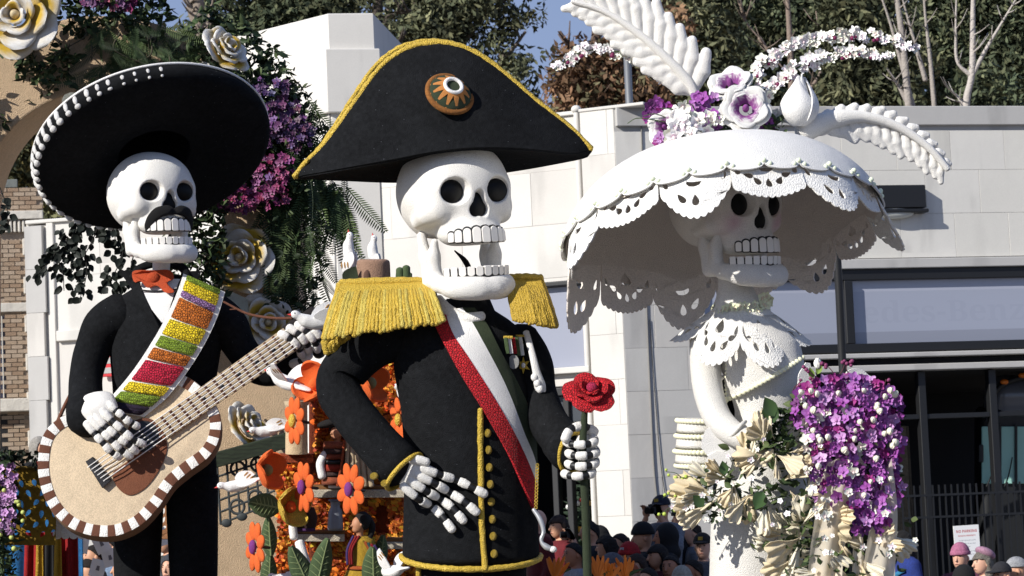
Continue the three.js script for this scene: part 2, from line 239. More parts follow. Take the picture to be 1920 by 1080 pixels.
// ---------------------------------------------------------------- walls addressed by where the photograph shows them
class Wall {
  constructor(px0, py0, d0, px1, py1, d1) {
    const a = Q(px0, py0, d0), b = Q(px1, py1, d1); this.A = V3(a.x, 0, a.z); const t = V3(b.x - a.x, 0, b.z - a.z); this.len = t.length(); this.t = t.normalize(); this.n = V3(-this.t.z, 0, this.t.x); if (this.n.z < 0) this.n.negate();
    this.M = new THREE.Matrix4().makeBasis(this.t, Y3, this.n).setPosition(this.A);
  }
  hit(px, py) { const o = camera.position, d = Q(px, py, 10).sub(o), k = this.A.clone().sub(o).dot(this.n) / d.dot(this.n), p = o.clone().addScaledVector(d, k); return [p.clone().sub(this.A).dot(this.t), p.y]; }
  y(px, py) { return this.hit(px, py)[1]; }
  s(px, py) { return this.hit(px, py)[0]; }
  box(s0, s1, y0, y1, z0, z1, bev = 0.012) { const w = Math.abs(s1 - s0), h = Math.abs(y1 - y0), d = Math.abs(z1 - z0), g = bev ? rbox(w, h, d, Math.min(bev, w / 3, h / 3, d / 3), 1) : new THREE.BoxGeometry(w, h, d); return g.translate((s0 + s1) / 2, (y0 + y1) / 2, (z0 + z1) / 2).applyMatrix4(this.M); }
}
class Building {
  constructor(name, label, category, at, group) { this.base = V3(at.x, 0, at.z); this.o = new THREE.Group(); this.o.name = numbered(name); this.o.position.copy(this.base); tag(this.o, label, category, group); scene.add(this.o); }
  add(name, g, m, parent = this.o, label) { g = boxUV(g, 1 / tileOf(m)); g.translate(-this.base.x, -this.base.y, -this.base.z); const o = meshOf(name, g, m); if (label) o.userData.label = label; parent.add(o); return o; }
}
const G0ball = (a, b, c) => ball(a, b, c, 24);
// stone cladding, laid in running bond; skip(s, y) leaves openings
function clad(b, w, s0, s1, ys, wd, mlist, z0, z1, skip) {
  for (let r = 0; r < ys.length - 1; r++) { let s = s0 - (r % 2 ? wd * 0.5 : 0); while (s < s1 - 0.02) { const a = Math.max(s0, s), e = Math.min(s1, s + wd); if (e - a > 0.06 && !(skip && skip((a + e) / 2, (ys[r] + ys[r + 1]) / 2))) b.add('wall_panel', w.box(a + 0.0015, e - 0.0015, ys[r] + 0.0015, ys[r + 1] - 0.0015, z0, z1 + rr(-0.002, 0.002), 0.003), mlist[rnd() * mlist.length | 0]); s += wd; } }
}
const rows = (y0, y1, h) => { const n = Math.max(1, Math.round((y1 - y0) / h)); return Array.from({ length: n + 1 }, (_, i) => lerp(y0, y1, i / n)); };
const glassLav = mat(150, 154, 168, null, 0, { rough: 0.22, clearcoat: 0.5, clearcoatRoughness: 0.1 });
{
  // right hand shop, grey-white cladding over a long window band
  const w = new Wall(1152, 250, 33, 1920, 250, 34.4), b = new Building('shop_building', 'pale stone shop building with long grey window band, right of the pillar', 'building', w.A);
  const S = px => w.s(px, 400), Y = py => w.y(1600, py), sOpen = S(1312), end = S(2350);
  b.add('backing_wall', w.box(0, end, Y(485), Y(203), -0.5, -0.006, 0), M.wallG);
  b.add('backing_wall', w.box(0, sOpen, 0, Y(485), -0.5, -0.006, 0), M.wallG);
  const grey = [M.wallG, mat(196, 194, 189, 'wall', 2.9, { bump: 0.002, rough: 0.85 }), mat(199, 196, 190, 'wall', 2.0, { bump: 0.002, rough: 0.85 })];
  clad(b, w, 0, sOpen, rows(0.14, Y(485), 0.52), 0.78, grey, -0.03, 0);
  const cream = [mat(222, 219, 210, 'wall', 3.3, { bump: 0.002, rough: 0.85 }), mat(225, 222, 214, 'wall', 2.4, { bump: 0.002, rough: 0.85 })];
  clad(b, w, 0, end, [Y(485), Y(402), Y(320), Y(245)], 0.72, cream, -0.03, 0);
  b.add('parapet', w.box(0.02, end, Y(236), Y(200), -0.4, 0.05), M.wallG); b.add('parapet_groove', w.box(0.02, end, Y(244), Y(237), -0.3, -0.02), M.pit);
  b.add('trim', w.box(sOpen, end, Y(505), Y(487), -0.2, 0.07), M.wallG);
  b.add('window_head', w.box(sOpen, end, Y(526), Y(505), -0.2, 0.02), M.dark); b.add('window_sill', w.box(sOpen, end, Y(662), Y(645), -0.2, 0.04), M.dark);
  // faded lettering on the covered glass
  const cv = document.createElement('canvas'); cv.width = 2048; cv.height = 256; const c = cv.getContext('2d'); c.fillStyle = 'rgb(157,162,177)'; c.fillRect(0, 0, 2048, 256); c.fillStyle = 'rgb(168,172,186)'; c.fillRect(0, 0, 2048, 44); c.fillStyle = 'rgb(140,144,157)'; c.fillRect(0, 208, 2048, 48);
  c.fillStyle = 'rgb(154,159,174)'; c.font = 'bold 120px serif'; c.fillText('edes-Benz  Se', 560, 172);
  const ct = new THREE.CanvasTexture(cv); ct.colorSpace = THREE.SRGBColorSpace;
  const g = new THREE.PlaneGeometry(end - sOpen, Y(526) - Y(645)); g.translate((end + sOpen) / 2, (Y(526) + Y(645)) / 2, -0.06).applyMatrix4(w.M).translate(-b.base.x, 0, -b.base.z);
  const pane = meshOf('window_pane', g, new THREE.MeshPhysicalMaterial({ map: ct, roughness: 0.25, clearcoat: 0.4, side: THREE.DoubleSide })); b.o.add(pane);
  b.add('window_mullion', w.box(S(1574), S(1590), Y(645), Y(526), -0.12, 0.03), M.dark);
  b.add('trim', w.box(sOpen, end, Y(673), Y(664), -0.2, 0.1), M.wallG); b.add('trim_groove', w.box(sOpen, end, Y(685), Y(674), -0.2, -0.05), M.pit); b.add('trim', w.box(sOpen, end, Y(698), Y(686), -0.2, 0.06), M.wallG);
  // dark shop interior
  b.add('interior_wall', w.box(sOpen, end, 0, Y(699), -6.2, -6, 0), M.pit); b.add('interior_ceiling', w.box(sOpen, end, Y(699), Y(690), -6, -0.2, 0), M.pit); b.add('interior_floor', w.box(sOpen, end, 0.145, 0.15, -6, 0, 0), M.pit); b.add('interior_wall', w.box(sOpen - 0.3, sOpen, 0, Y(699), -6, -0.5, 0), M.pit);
  for (const px of [1318, 1500, 1716, 1848]) b.add('post', w.box(S(px) - 0.05, S(px) + 0.05, 0.14, Y(699), -0.2, -0.08), M.dark);
  b.add('transom', w.box(sOpen, end, Y(790), Y(780), -0.18, -0.1), M.dark);
  b.add('curtain', w.box(S(1682), S(1726), 0.15, Y(797), -0.9, -0.8), mat(150, 132, 104, 'felt', 0.5)); b.add('curtain', w.box(S(1730), S(1736), 0.15, Y(797), -0.95, -0.88), mat(120, 106, 86, 'felt', 0.5));
  { // bus standing in the open bay
    const T = new Thing('parked_bus', 'dark bus with mint reflection painted on its windshield, parked in the shop bay at the right edge', 'bus', 34.85, 1990, 1075), bd = mat(24, 26, 28, null, 0, { rough: 0.5 });
    T.add('body', rbox(300, 320, 90, 16).translate(1992, -925, -60), bd); T.add('roof', rbox(296, 130, 88, 42, 6).translate(2002, -770, -60), mat(96, 98, 104, null, 0, { rough: 0.28, clearcoat: 0.6 })); T.add('roof_rim', tubeR([[1852, 790], [1858, 752], [1882, 722], [1930, 706], [2000, 702]].map(p => V(p[0], p[1], -10)), [5, 6], 24, 10), bd);
    T.add('windshield', rbox(150, 108, 4, 2).translate(1917, -854, -10), mat(158, 206, 194, null, 0, { rough: 0.25 })); for (const x of [1876, 1906]) T.add('windshield_divider', rbox(5, 116, 6, 1).translate(x, -854, -6), bd);  // mint sky reflection is painted into the opaque pane colour
    for (const [x0, x1] of [[1850, 1868], [1884, 1898]]) T.add('wiper', tubeR([V(x0, 912, 0), V((x0 + x1) / 2, 890, 2), V(x1, 858, 0)], [1.6, 1.2], 8, 6), bd); T.add('mirror', rbox(10, 34, 8, 3).translate(1838, -850, 6), bd); for (const [x, y] of [[1884, 716], [1918, 704], [1960, 698]]) T.add('marker_light', xf(G0ball(8, 5, 5), null, V(x, y, -6)), mat(232, 124, 30, null, 0, { rough: 0.3 }));
  }
  // wall flood light
  const l = new Building('wall_floodlight', 'black box floodlight fixed to the pale wall above the window band', 'floodlight', w.hit(1690, 380) && w.A.clone().addScaledVector(w.t, S(1690)));
  l.add('housing', w.box(S(1636), S(1730), Y(393), Y(350), 0, 0.13), M.dark); l.add('visor', w.box(S(1640), S(1733), Y(402), Y(395), 0, 0.15), M.dark);
  l.add('lens', xf(ball(0.26, 0.07, 0.06), null, null).applyQuaternion(qBasis(w.t, Y3, w.n)).translate(...w.A.clone().addScaledVector(w.t, S(1672)).addScaledVector(w.n, 0.075).setY(Y(402)).toArray()), mat(190, 192, 186, null, 0, { rough: 0.3 }));
  // conduit on the grey wall
  const cd = new Building('conduit_pipe', 'thin grey conduit running down the grey wall beside the pillar', 'pipe', w.A.clone().addScaledVector(w.t, w.s(1201, 220)));
  const cl = []; for (const [px, py] of [[1201, 205], [1204, 300], [1213, 600], [1220, 760], [1226, 880], [1234, 960]]) { const [s, y] = w.hit(px, py); cl.push(w.A.clone().addScaledVector(w.t, s).addScaledVector(w.n, 0.012).setY(y)); }
  cd.add('pipe', tubeR(cl, [0.009, 0.009], 30, 8), mat(122, 120, 116, null, 0, { rough: 0.6 })); cd.add('cable', tubeR(cl.slice(2).map((p, i) => p.clone().addScaledVector(w.t, 0.03 + i * 0.03)), [0.005, 0.005], 20, 6), M.dark);
  // railing
  const fz = new Building('iron_railing', 'black iron picket railing in front of the dark shop', 'railing', w.A.clone().addScaledVector(w.t, S(1800)).addScaledVector(w.n, 0.35));
  for (let px = 1640, i = 0; px < 2060; px += 11.5, i++) { const s = S(px); fz.add('picket', w.box(s - 0.009, s + 0.009, 0.14, Y(916), 0.34, 0.358, 0), M.dark); }
  fz.add('rail', w.box(S(1640), S(2060), Y(937), Y(933), 0.335, 0.363, 0), M.dark); fz.add('rail', w.box(S(1640), S(2060), Y(978), Y(974), 0.335, 0.363, 0), M.dark); fz.add('rail', w.box(S(1640), S(2060), 0.3, 0.34, 0.335, 0.363, 0), M.dark);
  // no-parking sign
  const sv = document.createElement('canvas'); sv.width = 384; sv.height = 512; const s = sv.getContext('2d'); s.fillStyle = '#f0f0ee'; s.fillRect(0, 0, 384, 512); s.fillStyle = '#b8393a'; s.textAlign = 'center'; s.font = 'bold 58px sans-serif'; s.fillText('NO PARKING', 192, 100, 330); s.font = 'bold 30px sans-serif'; s.fillText('PRIVATE PROPERTY', 192, 160, 290);
  s.fillStyle = '#8a8d92'; for (const [y, x0, x1] of [[226, 70, 320], [276, 60, 324], [322, 140, 240], [392, 50, 340], [436, 110, 280]]) for (let x = x0; x < x1; x += 11 + 9 * hash(x, y, 3)) s.fillRect(x, y - 20 * (0.6 + 0.4 * hash(x, y, 1)), 7, 20 * (0.5 + 0.5 * hash(x, y, 2)));
  const st = new THREE.CanvasTexture(sv); st.colorSpace = THREE.SRGBColorSpace;
  const sg = new Building('parking_sign', 'white no parking sign with red heading on the black railing', 'sign', w.A.clone().addScaledVector(w.t, S(1752)).addScaledVector(w.n, 0.4));
  const sgm = new THREE.Matrix4().makeRotationZ(0.02).setPosition(0, 0, 0), pw = S(1776) - S(1729), ph = Y(994) - Y(1060);
  sg.add('board', rbox(pw, ph, 0.012, 0.004, 1).applyMatrix4(sgm).translate((S(1729) + S(1776)) / 2, (Y(994) + Y(1060)) / 2, 0.39).applyMatrix4(w.M), mat(225, 225, 222, null, 0, { rough: 0.5 }));
  const face = meshOf('printed_face', new THREE.PlaneGeometry(pw * 0.97, ph * 0.97).applyMatrix4(sgm).translate((S(1729) + S(1776)) / 2, (Y(994) + Y(1060)) / 2, 0.4).applyMatrix4(w.M).translate(-sg.base.x, 0, -sg.base.z), new THREE.MeshPhysicalMaterial({ map: st, roughness: 0.5, side: THREE.DoubleSide })); sg.o.add(face);
}
{
  // middle building: pillar and long oblique wall
  const wc = new Wall(1088, 250, 33.2, 1152, 250, 33.0), wb = new Wall(600, 300, 34.75, 1090, 300, 33.28);
  const b = new Building('stone_building', 'white stone building with oblique wall behind the hats and a corner pillar', 'building', wb.A);
  const yt = wc.y(1120, 207); b.add('pillar', wc.box(0, wc.len - 0.005, 0, yt - 0.03, -0.5, -0.006, 0), M.wallB); clad(b, wc, 0, wc.len - 0.004, rows(0.14, yt, 0.56), 0.7, [M.wall, M.wallB], -0.03, 0); b.add('coping', wc.box(-0.01, wc.len + 0.4, yt, yt + 0.04, -0.5, 0.015), M.wallB);
  const ytb = wb.y(1060, 217), S = px => wb.s(px, 600), Y = py => wb.y(1045, py);
  const open = (s, y) => s > S(880) && y < Y(527);
  b.add('backing_wall', wb.box(0, wb.len, Y(527), ytb - 0.02, -0.5, -0.036, 0), M.wallB); b.add('backing_wall', wb.box(0, S(880), 0, Y(527), -0.5, -0.036, 0), M.wallB);
  clad(b, wb, 0, wb.len, rows(Y(520), ytb, 0.6), 1.9, [M.wall, M.wallB], -0.06, -0.03); clad(b, wb, 0, S(880), rows(0.14, Y(520), 0.6), 1.9, [M.wall, M.wallB], -0.06, -0.03);
  b.add('coping', wb.box(0, wb.len, ytb, ytb + 0.05, -0.5, 0.01), M.wall);
  const pipe = wb.M.clone(); b.add('drain_pipe', tubeR([V3(wb.len - 0.03, 1, 0.02), V3(wb.len - 0.03, ytb - 0.5, 0.02), V3(wb.len - 0.03, ytb + 0.02, 0.02)], [0.035, 0.035], 8, 10).applyMatrix4(pipe), M.wall); b.add('pipe_cap', ball(0.06, 0.05, 0.06).translate(wb.len - 0.03, ytb + 0.06, 0.02).applyMatrix4(pipe), M.wall);
  b.add('window_head', wb.box(S(880), wb.len, Y(536), Y(527), -0.3, 0.0), M.dark);
  b.add('window_pane', wb.box(S(880), wb.len - 0.08, Y(688), Y(537), -0.14, -0.12, 0), glassLav); b.add('window_jamb', wb.box(wb.len - 0.08, wb.len, 0.14, Y(536), -0.3, -0.03), M.wall);
  b.add('window_sill', wb.box(S(880), wb.len, Y(702), Y(690), -0.3, 0.06), M.wall); b.add('spandrel', wb.box(S(880), wb.len, Y(725), Y(702), -0.3, -0.04), M.wallB);
  b.add('shop_head', wb.box(S(880), wb.len, Y(742), Y(726), -0.3, -0.06), M.dark); for (const px of [905, 1020, 1046]) b.add('shop_post', wb.box(S(px) - 0.04, S(px) + 0.04, 0.14, Y(742), -0.25, -0.12), M.dark);
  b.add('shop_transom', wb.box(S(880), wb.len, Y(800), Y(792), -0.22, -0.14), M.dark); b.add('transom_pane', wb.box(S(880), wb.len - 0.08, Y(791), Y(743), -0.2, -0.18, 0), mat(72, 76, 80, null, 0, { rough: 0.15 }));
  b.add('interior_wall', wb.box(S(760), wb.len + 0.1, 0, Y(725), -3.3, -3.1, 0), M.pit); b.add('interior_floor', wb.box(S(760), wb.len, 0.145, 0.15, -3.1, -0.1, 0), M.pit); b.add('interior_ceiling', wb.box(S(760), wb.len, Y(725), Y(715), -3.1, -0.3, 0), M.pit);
  // christmas tree behind the glass
  const p = wb.A.clone().addScaledVector(wb.t, S(1052)).addScaledVector(wb.n, -0.75), ct = new Building('christmas_tree', 'dark christmas tree with baubles behind the shop opening', 'christmas tree', p);
  ct.add('trunk', tubeR([p.clone().setY(0.15), p.clone().setY(2.8)], [0.05, 0.02], 6, 8), M.brown);
  const nl = []; for (let i = 0; i < 900; i++) { const h = rnd(), a = rnd() * 6.283, r = (1 - h) * 0.75 * Math.sqrt(rnd()) + 0.02; nl.push(xf(new THREE.ConeGeometry(0.035, 0.2, 4), qTo(Y3, V3(Math.cos(a), rr(-0.3, 0.5), Math.sin(a))), V3(p.x + Math.cos(a) * r, 0.4 + h * 2.45, p.z + Math.sin(a) * r))); }
  const cr = ct.add('crown', merge(nl), mat(44, 62, 44, null, 0)); cr.userData.kind = 'stuff';
  for (let i = 0; i < 26; i++) { const h = rnd() * 0.9, a = rr(-0.4, 3.5), r = (1 - h) * 0.78; ct.add('bauble', ball(0.035, 0.035, 0.035, 10).translate(p.x + Math.cos(a) * r, 0.5 + h * 2.3, p.z + Math.sin(a) * r), [mat(170, 30, 34, null, 0, { rough: 0.2 }), mat(214, 214, 210, null, 0, { rough: 0.2 }), mat(190, 150, 60, null, 0, { rough: 0.25 })][i % 3]); }
}
{
  // stepped white tower
  const poly = (o) => { const g = []; return o; };
  const pts = [[300, 36.9], [620, 34.4], [708, 34.5]].map(([px, d]) => { const p = Q(px, 150, d); return V3(p.x, 0, p.z); });
  const b = new Building('stepped_tower', 'stepped white tower block rising behind the sombrero', 'building', pts[1]);
  const w1 = new Wall(300, 150, 36.9, 620, 150, 34.4), w2 = new Wall(620, 150, 34.4, 704, 150, 34.5), y0 = w2.y(640, 27), y1 = w2.y(640, 95), y2 = w2.y(640, 210);
  const tier = (name, o, ya, yb) => {          // footprint grown outwards by o
    const c1 = w1.n.clone().multiplyScalar(o), c2 = w2.n.clone().multiplyScalar(o), corner = pts[1].clone().add(c1).add(c2).addScaledVector(w1.t, -o * 0.2);
    const a = pts[0].clone().add(c1), e = w2.A.clone().addScaledVector(w2.t, w2.len + o).add(c2), bk = V3(e.x + 0.4, 0, e.z - 3.4), bk2 = V3(a.x + 1.2, 0, a.z - 2);
    const sh = new THREE.Shape([a, corner, e, bk, bk2].map(p => new THREE.Vector2(p.x, -p.z))); const g = new THREE.ExtrudeGeometry(sh, { depth: yb - ya, bevelEnabled: true, bevelSize: 0.015, bevelThickness: 0.015, bevelOffset: -0.015, bevelSegments: 2 }); g.rotateX(-Math.PI / 2).translate(0, ya, 0); return b.add(name, g, M.wall);
  };
  tier('upper_block', 0, y1 - 0.02, y0); tier('middle_block', 0.055, y2, y1); tier('lower_block', 0.0, 0, y2 - 0.002);
  b.add('pilaster', w1.box(w1.len - 0.34, w1.len - 0.02, y2 + 0.02, y1 - 0.05, 0.03, 0.085), M.wall); b.add('pilaster', w1.box(w1.len - 0.16, w1.len - 0.02, 0.1, y2 - 0.02, -0.03, 0.03), M.wallB); b.add('seam', w2.box(0.14, 0.155, 0.2, y2 - 0.03, -0.05, 0.004, 0), M.wallG);
  b.add('string_course', w1.box(0, w1.len, y1 - 0.5, y1 - 0.47, 0, 0.07), M.wall);
}
{
  // left white wall with grey window
  const w = new Wall(52, 500, 37, 600, 500, 36), b = new Building('low_white_building', 'low white building with grey window behind the guitar player', 'building', w.A), S = px => w.s(px, 600), Y = py => w.y(120, py);
  const yt = Y(416); b.add('backing_wall', w.box(0, w.len, 0, yt - 0.02, -0.5, -0.006, 0), M.wallB);
  clad(b, w, S(92), w.len, rows(Y(620), yt, 0.62), 1.5, [M.wall, M.wallB], -0.03, 0.0);
  clad(b, w, S(210), w.len, rows(0.14, Y(620), 0.62), 1.5, [M.wall, M.wallB], -0.03, 0.0);
  clad(b, w, 0, S(92), rows(0.14, Y(421), 0.6), 0.5, [M.wallB, M.wallG], -0.03, 0.09); b.add('pilaster', w.box(S(93), S(106), 0.14, yt, -0.03, 0.04), M.wall);
  b.add('lintel', w.box(S(108), S(230), Y(640), Y(620), -0.03, 0.07), M.wall); b.add('window_pane', w.box(S(111), S(230), Y(772), Y(641), -0.025, -0.01, 0), mat(136, 140, 148, null, 0, { rough: 0.25 })); b.add('window_sill', w.box(S(108), S(230), Y(780), Y(772), -0.03, 0.06), M.wall);
  b.add('lower_panel', w.box(S(111), S(230), Y(812), Y(781), -0.028, 0), M.wallB); b.add('sill', w.box(S(111), S(230), Y(822), Y(814), -0.028, 0.04), M.dark); b.add('lower_panel', w.box(S(111), S(230), 0.14, Y(823), -0.028, 0), M.wallG); b.add('coping', w.box(0, w.len, yt, yt + 0.05, -0.5, 0.05), M.wall);
  // red sign
  const r = new Building('red_sign', 'small red sign with two pale windows behind the black sleeve', 'sign', w.A.clone().addScaledVector(w.t, S(202)));
  r.add('board', w.box(S(191), S(216), Y(712), Y(665), 0.05, 0.09), mat(198, 32, 40, null, 0, { rough: 0.5 })); r.add('pale_field', w.box(S(195), S(212), Y(688), Y(676), 0.09, 0.096, 0.002), M.wallG); r.add('pale_field', w.box(S(195), S(212), Y(706), Y(695), 0.09, 0.096, 0.002), M.wallG);
}
{
  // brick tower, far left
  const w = new Wall(-120, 500, 39, 84, 500, 39.3), b = new Building('brick_tower', 'tan brick tower with white stone corner blocks at far left', 'building', w.A), S = px => w.s(px, 600), Y = py => w.y(40, py);
  const mortar = mat(176, 160, 142, 'sand', 0.8), bm = [mat(198, 174, 148, 'sand', 0.5), mat(190, 164, 138, 'sand', 0.5), mat(206, 184, 160, 'sand', 0.5), mat(180, 152, 126, 'sand', 0.5)];
  const yTop = Y(352), yBelt = Y(410); b.add('wall', w.box(0, w.len, 0, yTop, -1.2, 0, 0), mortar);
  const brick = new THREE.BoxGeometry(1, 1, 1); let n = 0;
  const bw = 0.165, bh = 0.062;
  for (let r = 0; r < 75; r++) { const y = yTop - (r + 0.5) * bh; if (y < yBelt + 0.02 && y > Y(444) - 0.02) continue; for (let k = 0; k < 6; k++) { const s = S(-14) + (k + (r % 2) * 0.5) * bw; if (s > S(y > yBelt ? 84 : 50)) continue; if (y < Y(560) && s < S(8)) continue; if (n++ > 298) break; const o = meshOf('brick', brick, bm[rnd() * 4 | 0]); o.scale.set(bw - 0.012, bh - 0.01, 0.04); const p = w.A.clone().addScaledVector(w.t, s).addScaledVector(w.n, 0.004 + rnd() * 0.006).setY(y).sub(b.base); o.position.copy(p); o.quaternion.copy(qBasis(w.t, Y3, w.n)); b.o.add(o); } }
  const stone = mat(214, 208, 196, 'wall', 0.8);
  for (let i = 0; i < 12; i++) { const y = Y(448 + i * 36); b.add('quoin', w.box(S(i % 2 ? 52 : 46), S(71), y - 0.24, y, 0, 0.07), stone); b.add('quoin', w.box(S(62), S(84), y - 0.12, y + 0.1, 0.0, 0.045), stone); }
  b.add('cornice', w.box(S(-60), S(86), yBelt - 0.02, yBelt + 0.1, 0, 0.12), stone); for (let i = 0; i < 9; i++) b.add('dentil', w.box(S(-10 + i * 8), S(-10 + i * 8 + 5), yBelt - 0.2, yBelt - 0.03, 0, 0.09), stone); b.add('belt_course', w.box(S(-60), S(55), Y(585), Y(568), 0, 0.06), stone);
  b.add('window_pane', w.box(S(-40), S(8), Y(745), Y(592), 0.0, 0.01, 0), mat(60, 62, 78, null, 0, { rough: 0.2 })); for (let i = 0; i < 4; i++) b.add('glazing_bar', w.box(S(-40 + i * 14), S(-40 + i * 14 + 2), Y(745), Y(592), 0.01, 0.03, 0), stone);
  b.add('ledge', w.box(S(-60), S(58), Y(772), Y(748), 0, 0.2), stone); b.add('parapet', w.box(S(-60), S(40), yTop, yTop + 0.12, -0.8, 0.03), mat(120, 124, 120, 'wall', 0.8)); b.add('lower_recess', w.box(S(-40), S(40), 0.1, Y(776), 0.0, 0.012, 0), M.pit);
}
// ---------------------------------------------------------------- street furniture behind
{
  const T = (name, label, cat, pts, r, d, m) => { const p = pts.map(([x, y]) => Q(x, y, d)), q = p[p.length - 1]; const low = V3(q.x, 0, q.z), b = new Building(name, label, cat, low); b.add('pole', tubeR([...p, low], [r, r], 24, 12), m); return b; };
  const a = T('lamp_post', 'grey metal lamp post behind the white plume', 'lamp post', [[1168, -60], [1174, 60], [1180, 195]], 0.055, 40, M.steel); a.add('base_plate', new THREE.CylinderGeometry(0.14, 0.16, 0.1, 16).translate(a.base.x, 0.05, a.base.z), M.steel);
  const c = T('black_pole', 'black pole standing before the grey window band', 'pole', [[1567, 430], [1574, 560], [1580, 690]], 0.045, 31, M.dark); c.add('base_plate', new THREE.CylinderGeometry(0.11, 0.13, 0.08, 16).translate(c.base.x, 0.18, c.base.z), M.dark);
}
// ---------------------------------------------------------------- trees
const leafClump = (() => { const l = []; for (let i = 0; i < 20; i++) { const g = new THREE.BufferGeometry(); g.setAttribute('position', new THREE.Float32BufferAttribute([-0.03, 0, 0, 0.03, 0, 0.02, 0.0, 0.1, 0, 0.0, -0.05, 0.01], 3)); g.setIndex([0, 1, 2, 0, 3, 1]); g.computeVertexNormals(); l.push(xf(g, qRand(), V3(rr(-1, 1), rr(-1, 1), rr(-1, 1)).multiplyScalar(0.22))); } return merge(l); })();
const leafMat = mat(255, 255, 255, null, 0, { rough: 0.9, specularIntensity: 0.25 });
function tree(name, label, d, trunkPts, limbs, blobs, cols, dens, barkc, group, r0 = 0.22, front = 0) {
  const low = Q(...trunkPts[trunkPts.length - 1], d), b = new Building(name, label, 'tree', V3(low.x, 0, low.z), group), bark = mat(...barkc, 'wall', 0.9, { bump: 0.02 });
  const tp = trunkPts.map(p => Q(p[0], p[1], d - front)); tp.push(V3(low.x, 0, low.z)); const tr = b.add('trunk', tubeR(tp, [r0 * 0.35, r0 * 0.7, r0], 28, 10), bark);
  for (const L of limbs) b.add('limb', tubeR(L.map(p => Q(p[0], p[1], d - front + (p[2] || 0))), [r0 * 0.5, r0 * 0.15], 16, 7), bark, tr);
  { const tw = []; for (const L of [...limbs, trunkPts.slice(0, 3)]) for (let i = 0; i < 5; i++) { const t = rr(0.2, 0.95), k = Math.min(L.length - 2, Math.floor(t * (L.length - 1))), f = t * (L.length - 1) - k, x = lerp(L[k][0], L[k + 1][0], f), y = lerp(L[k][1], L[k + 1][1], f), dx = rr(-34, 34), dy = rr(-50, -8); tw.push(tubeR([Q(x, y, d - front), Q(x + dx * 0.5, y + dy * 0.4, d - front - 0.2), Q(x + dx, y + dy, d - front - rr(-0.5, 0.5))], [r0 * 0.16, r0 * 0.05], 8, 5)); } b.add('twigs', merge(tw), bark, tr).userData.kind = 'stuff'; }
  const items = []; let total = 0;
  for (const [x, y, rx, ry] of blobs) { const n = Math.round(rx * ry / 900 * 17 * dens); const tone = rr(0.55, 1.6); for (let i = 0; i < n; i++) { const a = rnd() * 6.283, u = rr(-1, 1), q = Math.cbrt(rnd()), s = Math.sqrt(1 - u * u); const p = Q(x + rx * q * s * Math.cos(a), y + ry * q * u, d + rx / 90 * q * s * Math.sin(a)); const c = cols[rnd() * cols.length | 0], k = tone * rr(0.7, 1.3); items.push([p, rr(0.7, 1.5), [c[0] * k, c[1] * k, c[2] * k]]); } }
  const o = new THREE.InstancedMesh(leafClump, leafMat, items.length), m = new THREE.Matrix4(), c = new THREE.Color(); o.name = 'crown'; o.castShadow = o.receiveShadow = true; o.userData.kind = 'stuff';
  items.forEach(([p, s, k], i) => { m.compose(p.sub(b.base), qRand(), V3(s, s, s)); o.setMatrixAt(i, m); o.setColorAt(i, c.setRGB(...k)); }); b.o.add(o); return b;
}
const blobs = (x0, x1, y0, y1, n, r0, r1) => Array.from({ length: n }, () => { const r = rr(r0, r1); return [rr(x0, x1), rr(y0, y1), r, r * rr(0.6, 0.95)]; });
const EU = [[0.11, 0.12, 0.068], [0.07, 0.08, 0.048], [0.17, 0.17, 0.095], [0.09, 0.095, 0.055]], BRN = [[0.2, 0.12, 0.07], [0.15, 0.085, 0.05], [0.1, 0.09, 0.05], [0.24, 0.15, 0.09]], OLV = [[0.1, 0.1, 0.05], [0.15, 0.125, 0.05], [0.065, 0.072, 0.04]], PINE = [[0.075, 0.09, 0.052], [0.05, 0.064, 0.038], [0.12, 0.13, 0.072]];
tree('eucalyptus_tree', 'airy eucalyptus against blue sky above the black bicorne hat', 62, [[850, -120], [845, 20], [838, 300]], [[[842, 140], [800, 60], [760, 10]], [[843, 110], [900, 40], [960, -10]], [[840, 200], [930, 130], [985, 60]], [[720, 110], [730, 20], [712, -60]]],
  [...blobs(735, 920, -60, 70, 20, 26, 52), ...blobs(800, 960, 110, 220, 12, 22, 44), [960, 40, 26, 20], [930, 80, 30, 24], [1000, 34, 16, 12], [725, 70, 16, 20], [740, 130, 26, 20], [950, 150, 30, 26], [990, 205, 34, 30]], EU, 1.25, [120, 108, 96], 'trees behind the buildings');
tree('dark_tree', 'dense dark tree above the stepped white tower', 64, [[520, -100], [520, 60], [520, 300]], [[[520, 100], [450, 40], [420, 0]], [[522, 80], [590, 20], [640, -20]]], [...blobs(400, 630, -60, 110, 26, 34, 62), ...blobs(370, 480, 60, 150, 10, 30, 50), [655, -20, 30, 28]], PINE, 1.5, [96, 84, 72], 'trees behind the buildings');
tree('pale_trunk_tree', 'slim pale trunk tree left of the dense dark tree', 60, [[366, -120], [372, 20], [380, 300]], [[[374, 60], [355, 10], [350, -30]], [[374, 80], [392, 40], [398, 0]]], [...blobs(330, 380, 60, 140, 6, 18, 30)], EU, 0.7, [142, 130, 118], 'trees behind the buildings');
tree('slim_tree', 'thin dark tree edging the right side of the stepped tower', 58, [[722, -120], [706, 40], [700, 300]], [[[706, 60], [735, 30], [770, 20]], [[704, 110], [740, 90], [760, 60]]], [[690, -10, 26, 22], [730, 40, 18, 16], [715, 90, 16, 22], [735, 150, 24, 22], [700, 20, 18, 14]], EU, 0.9, [78, 70, 62], 'trees behind the buildings');
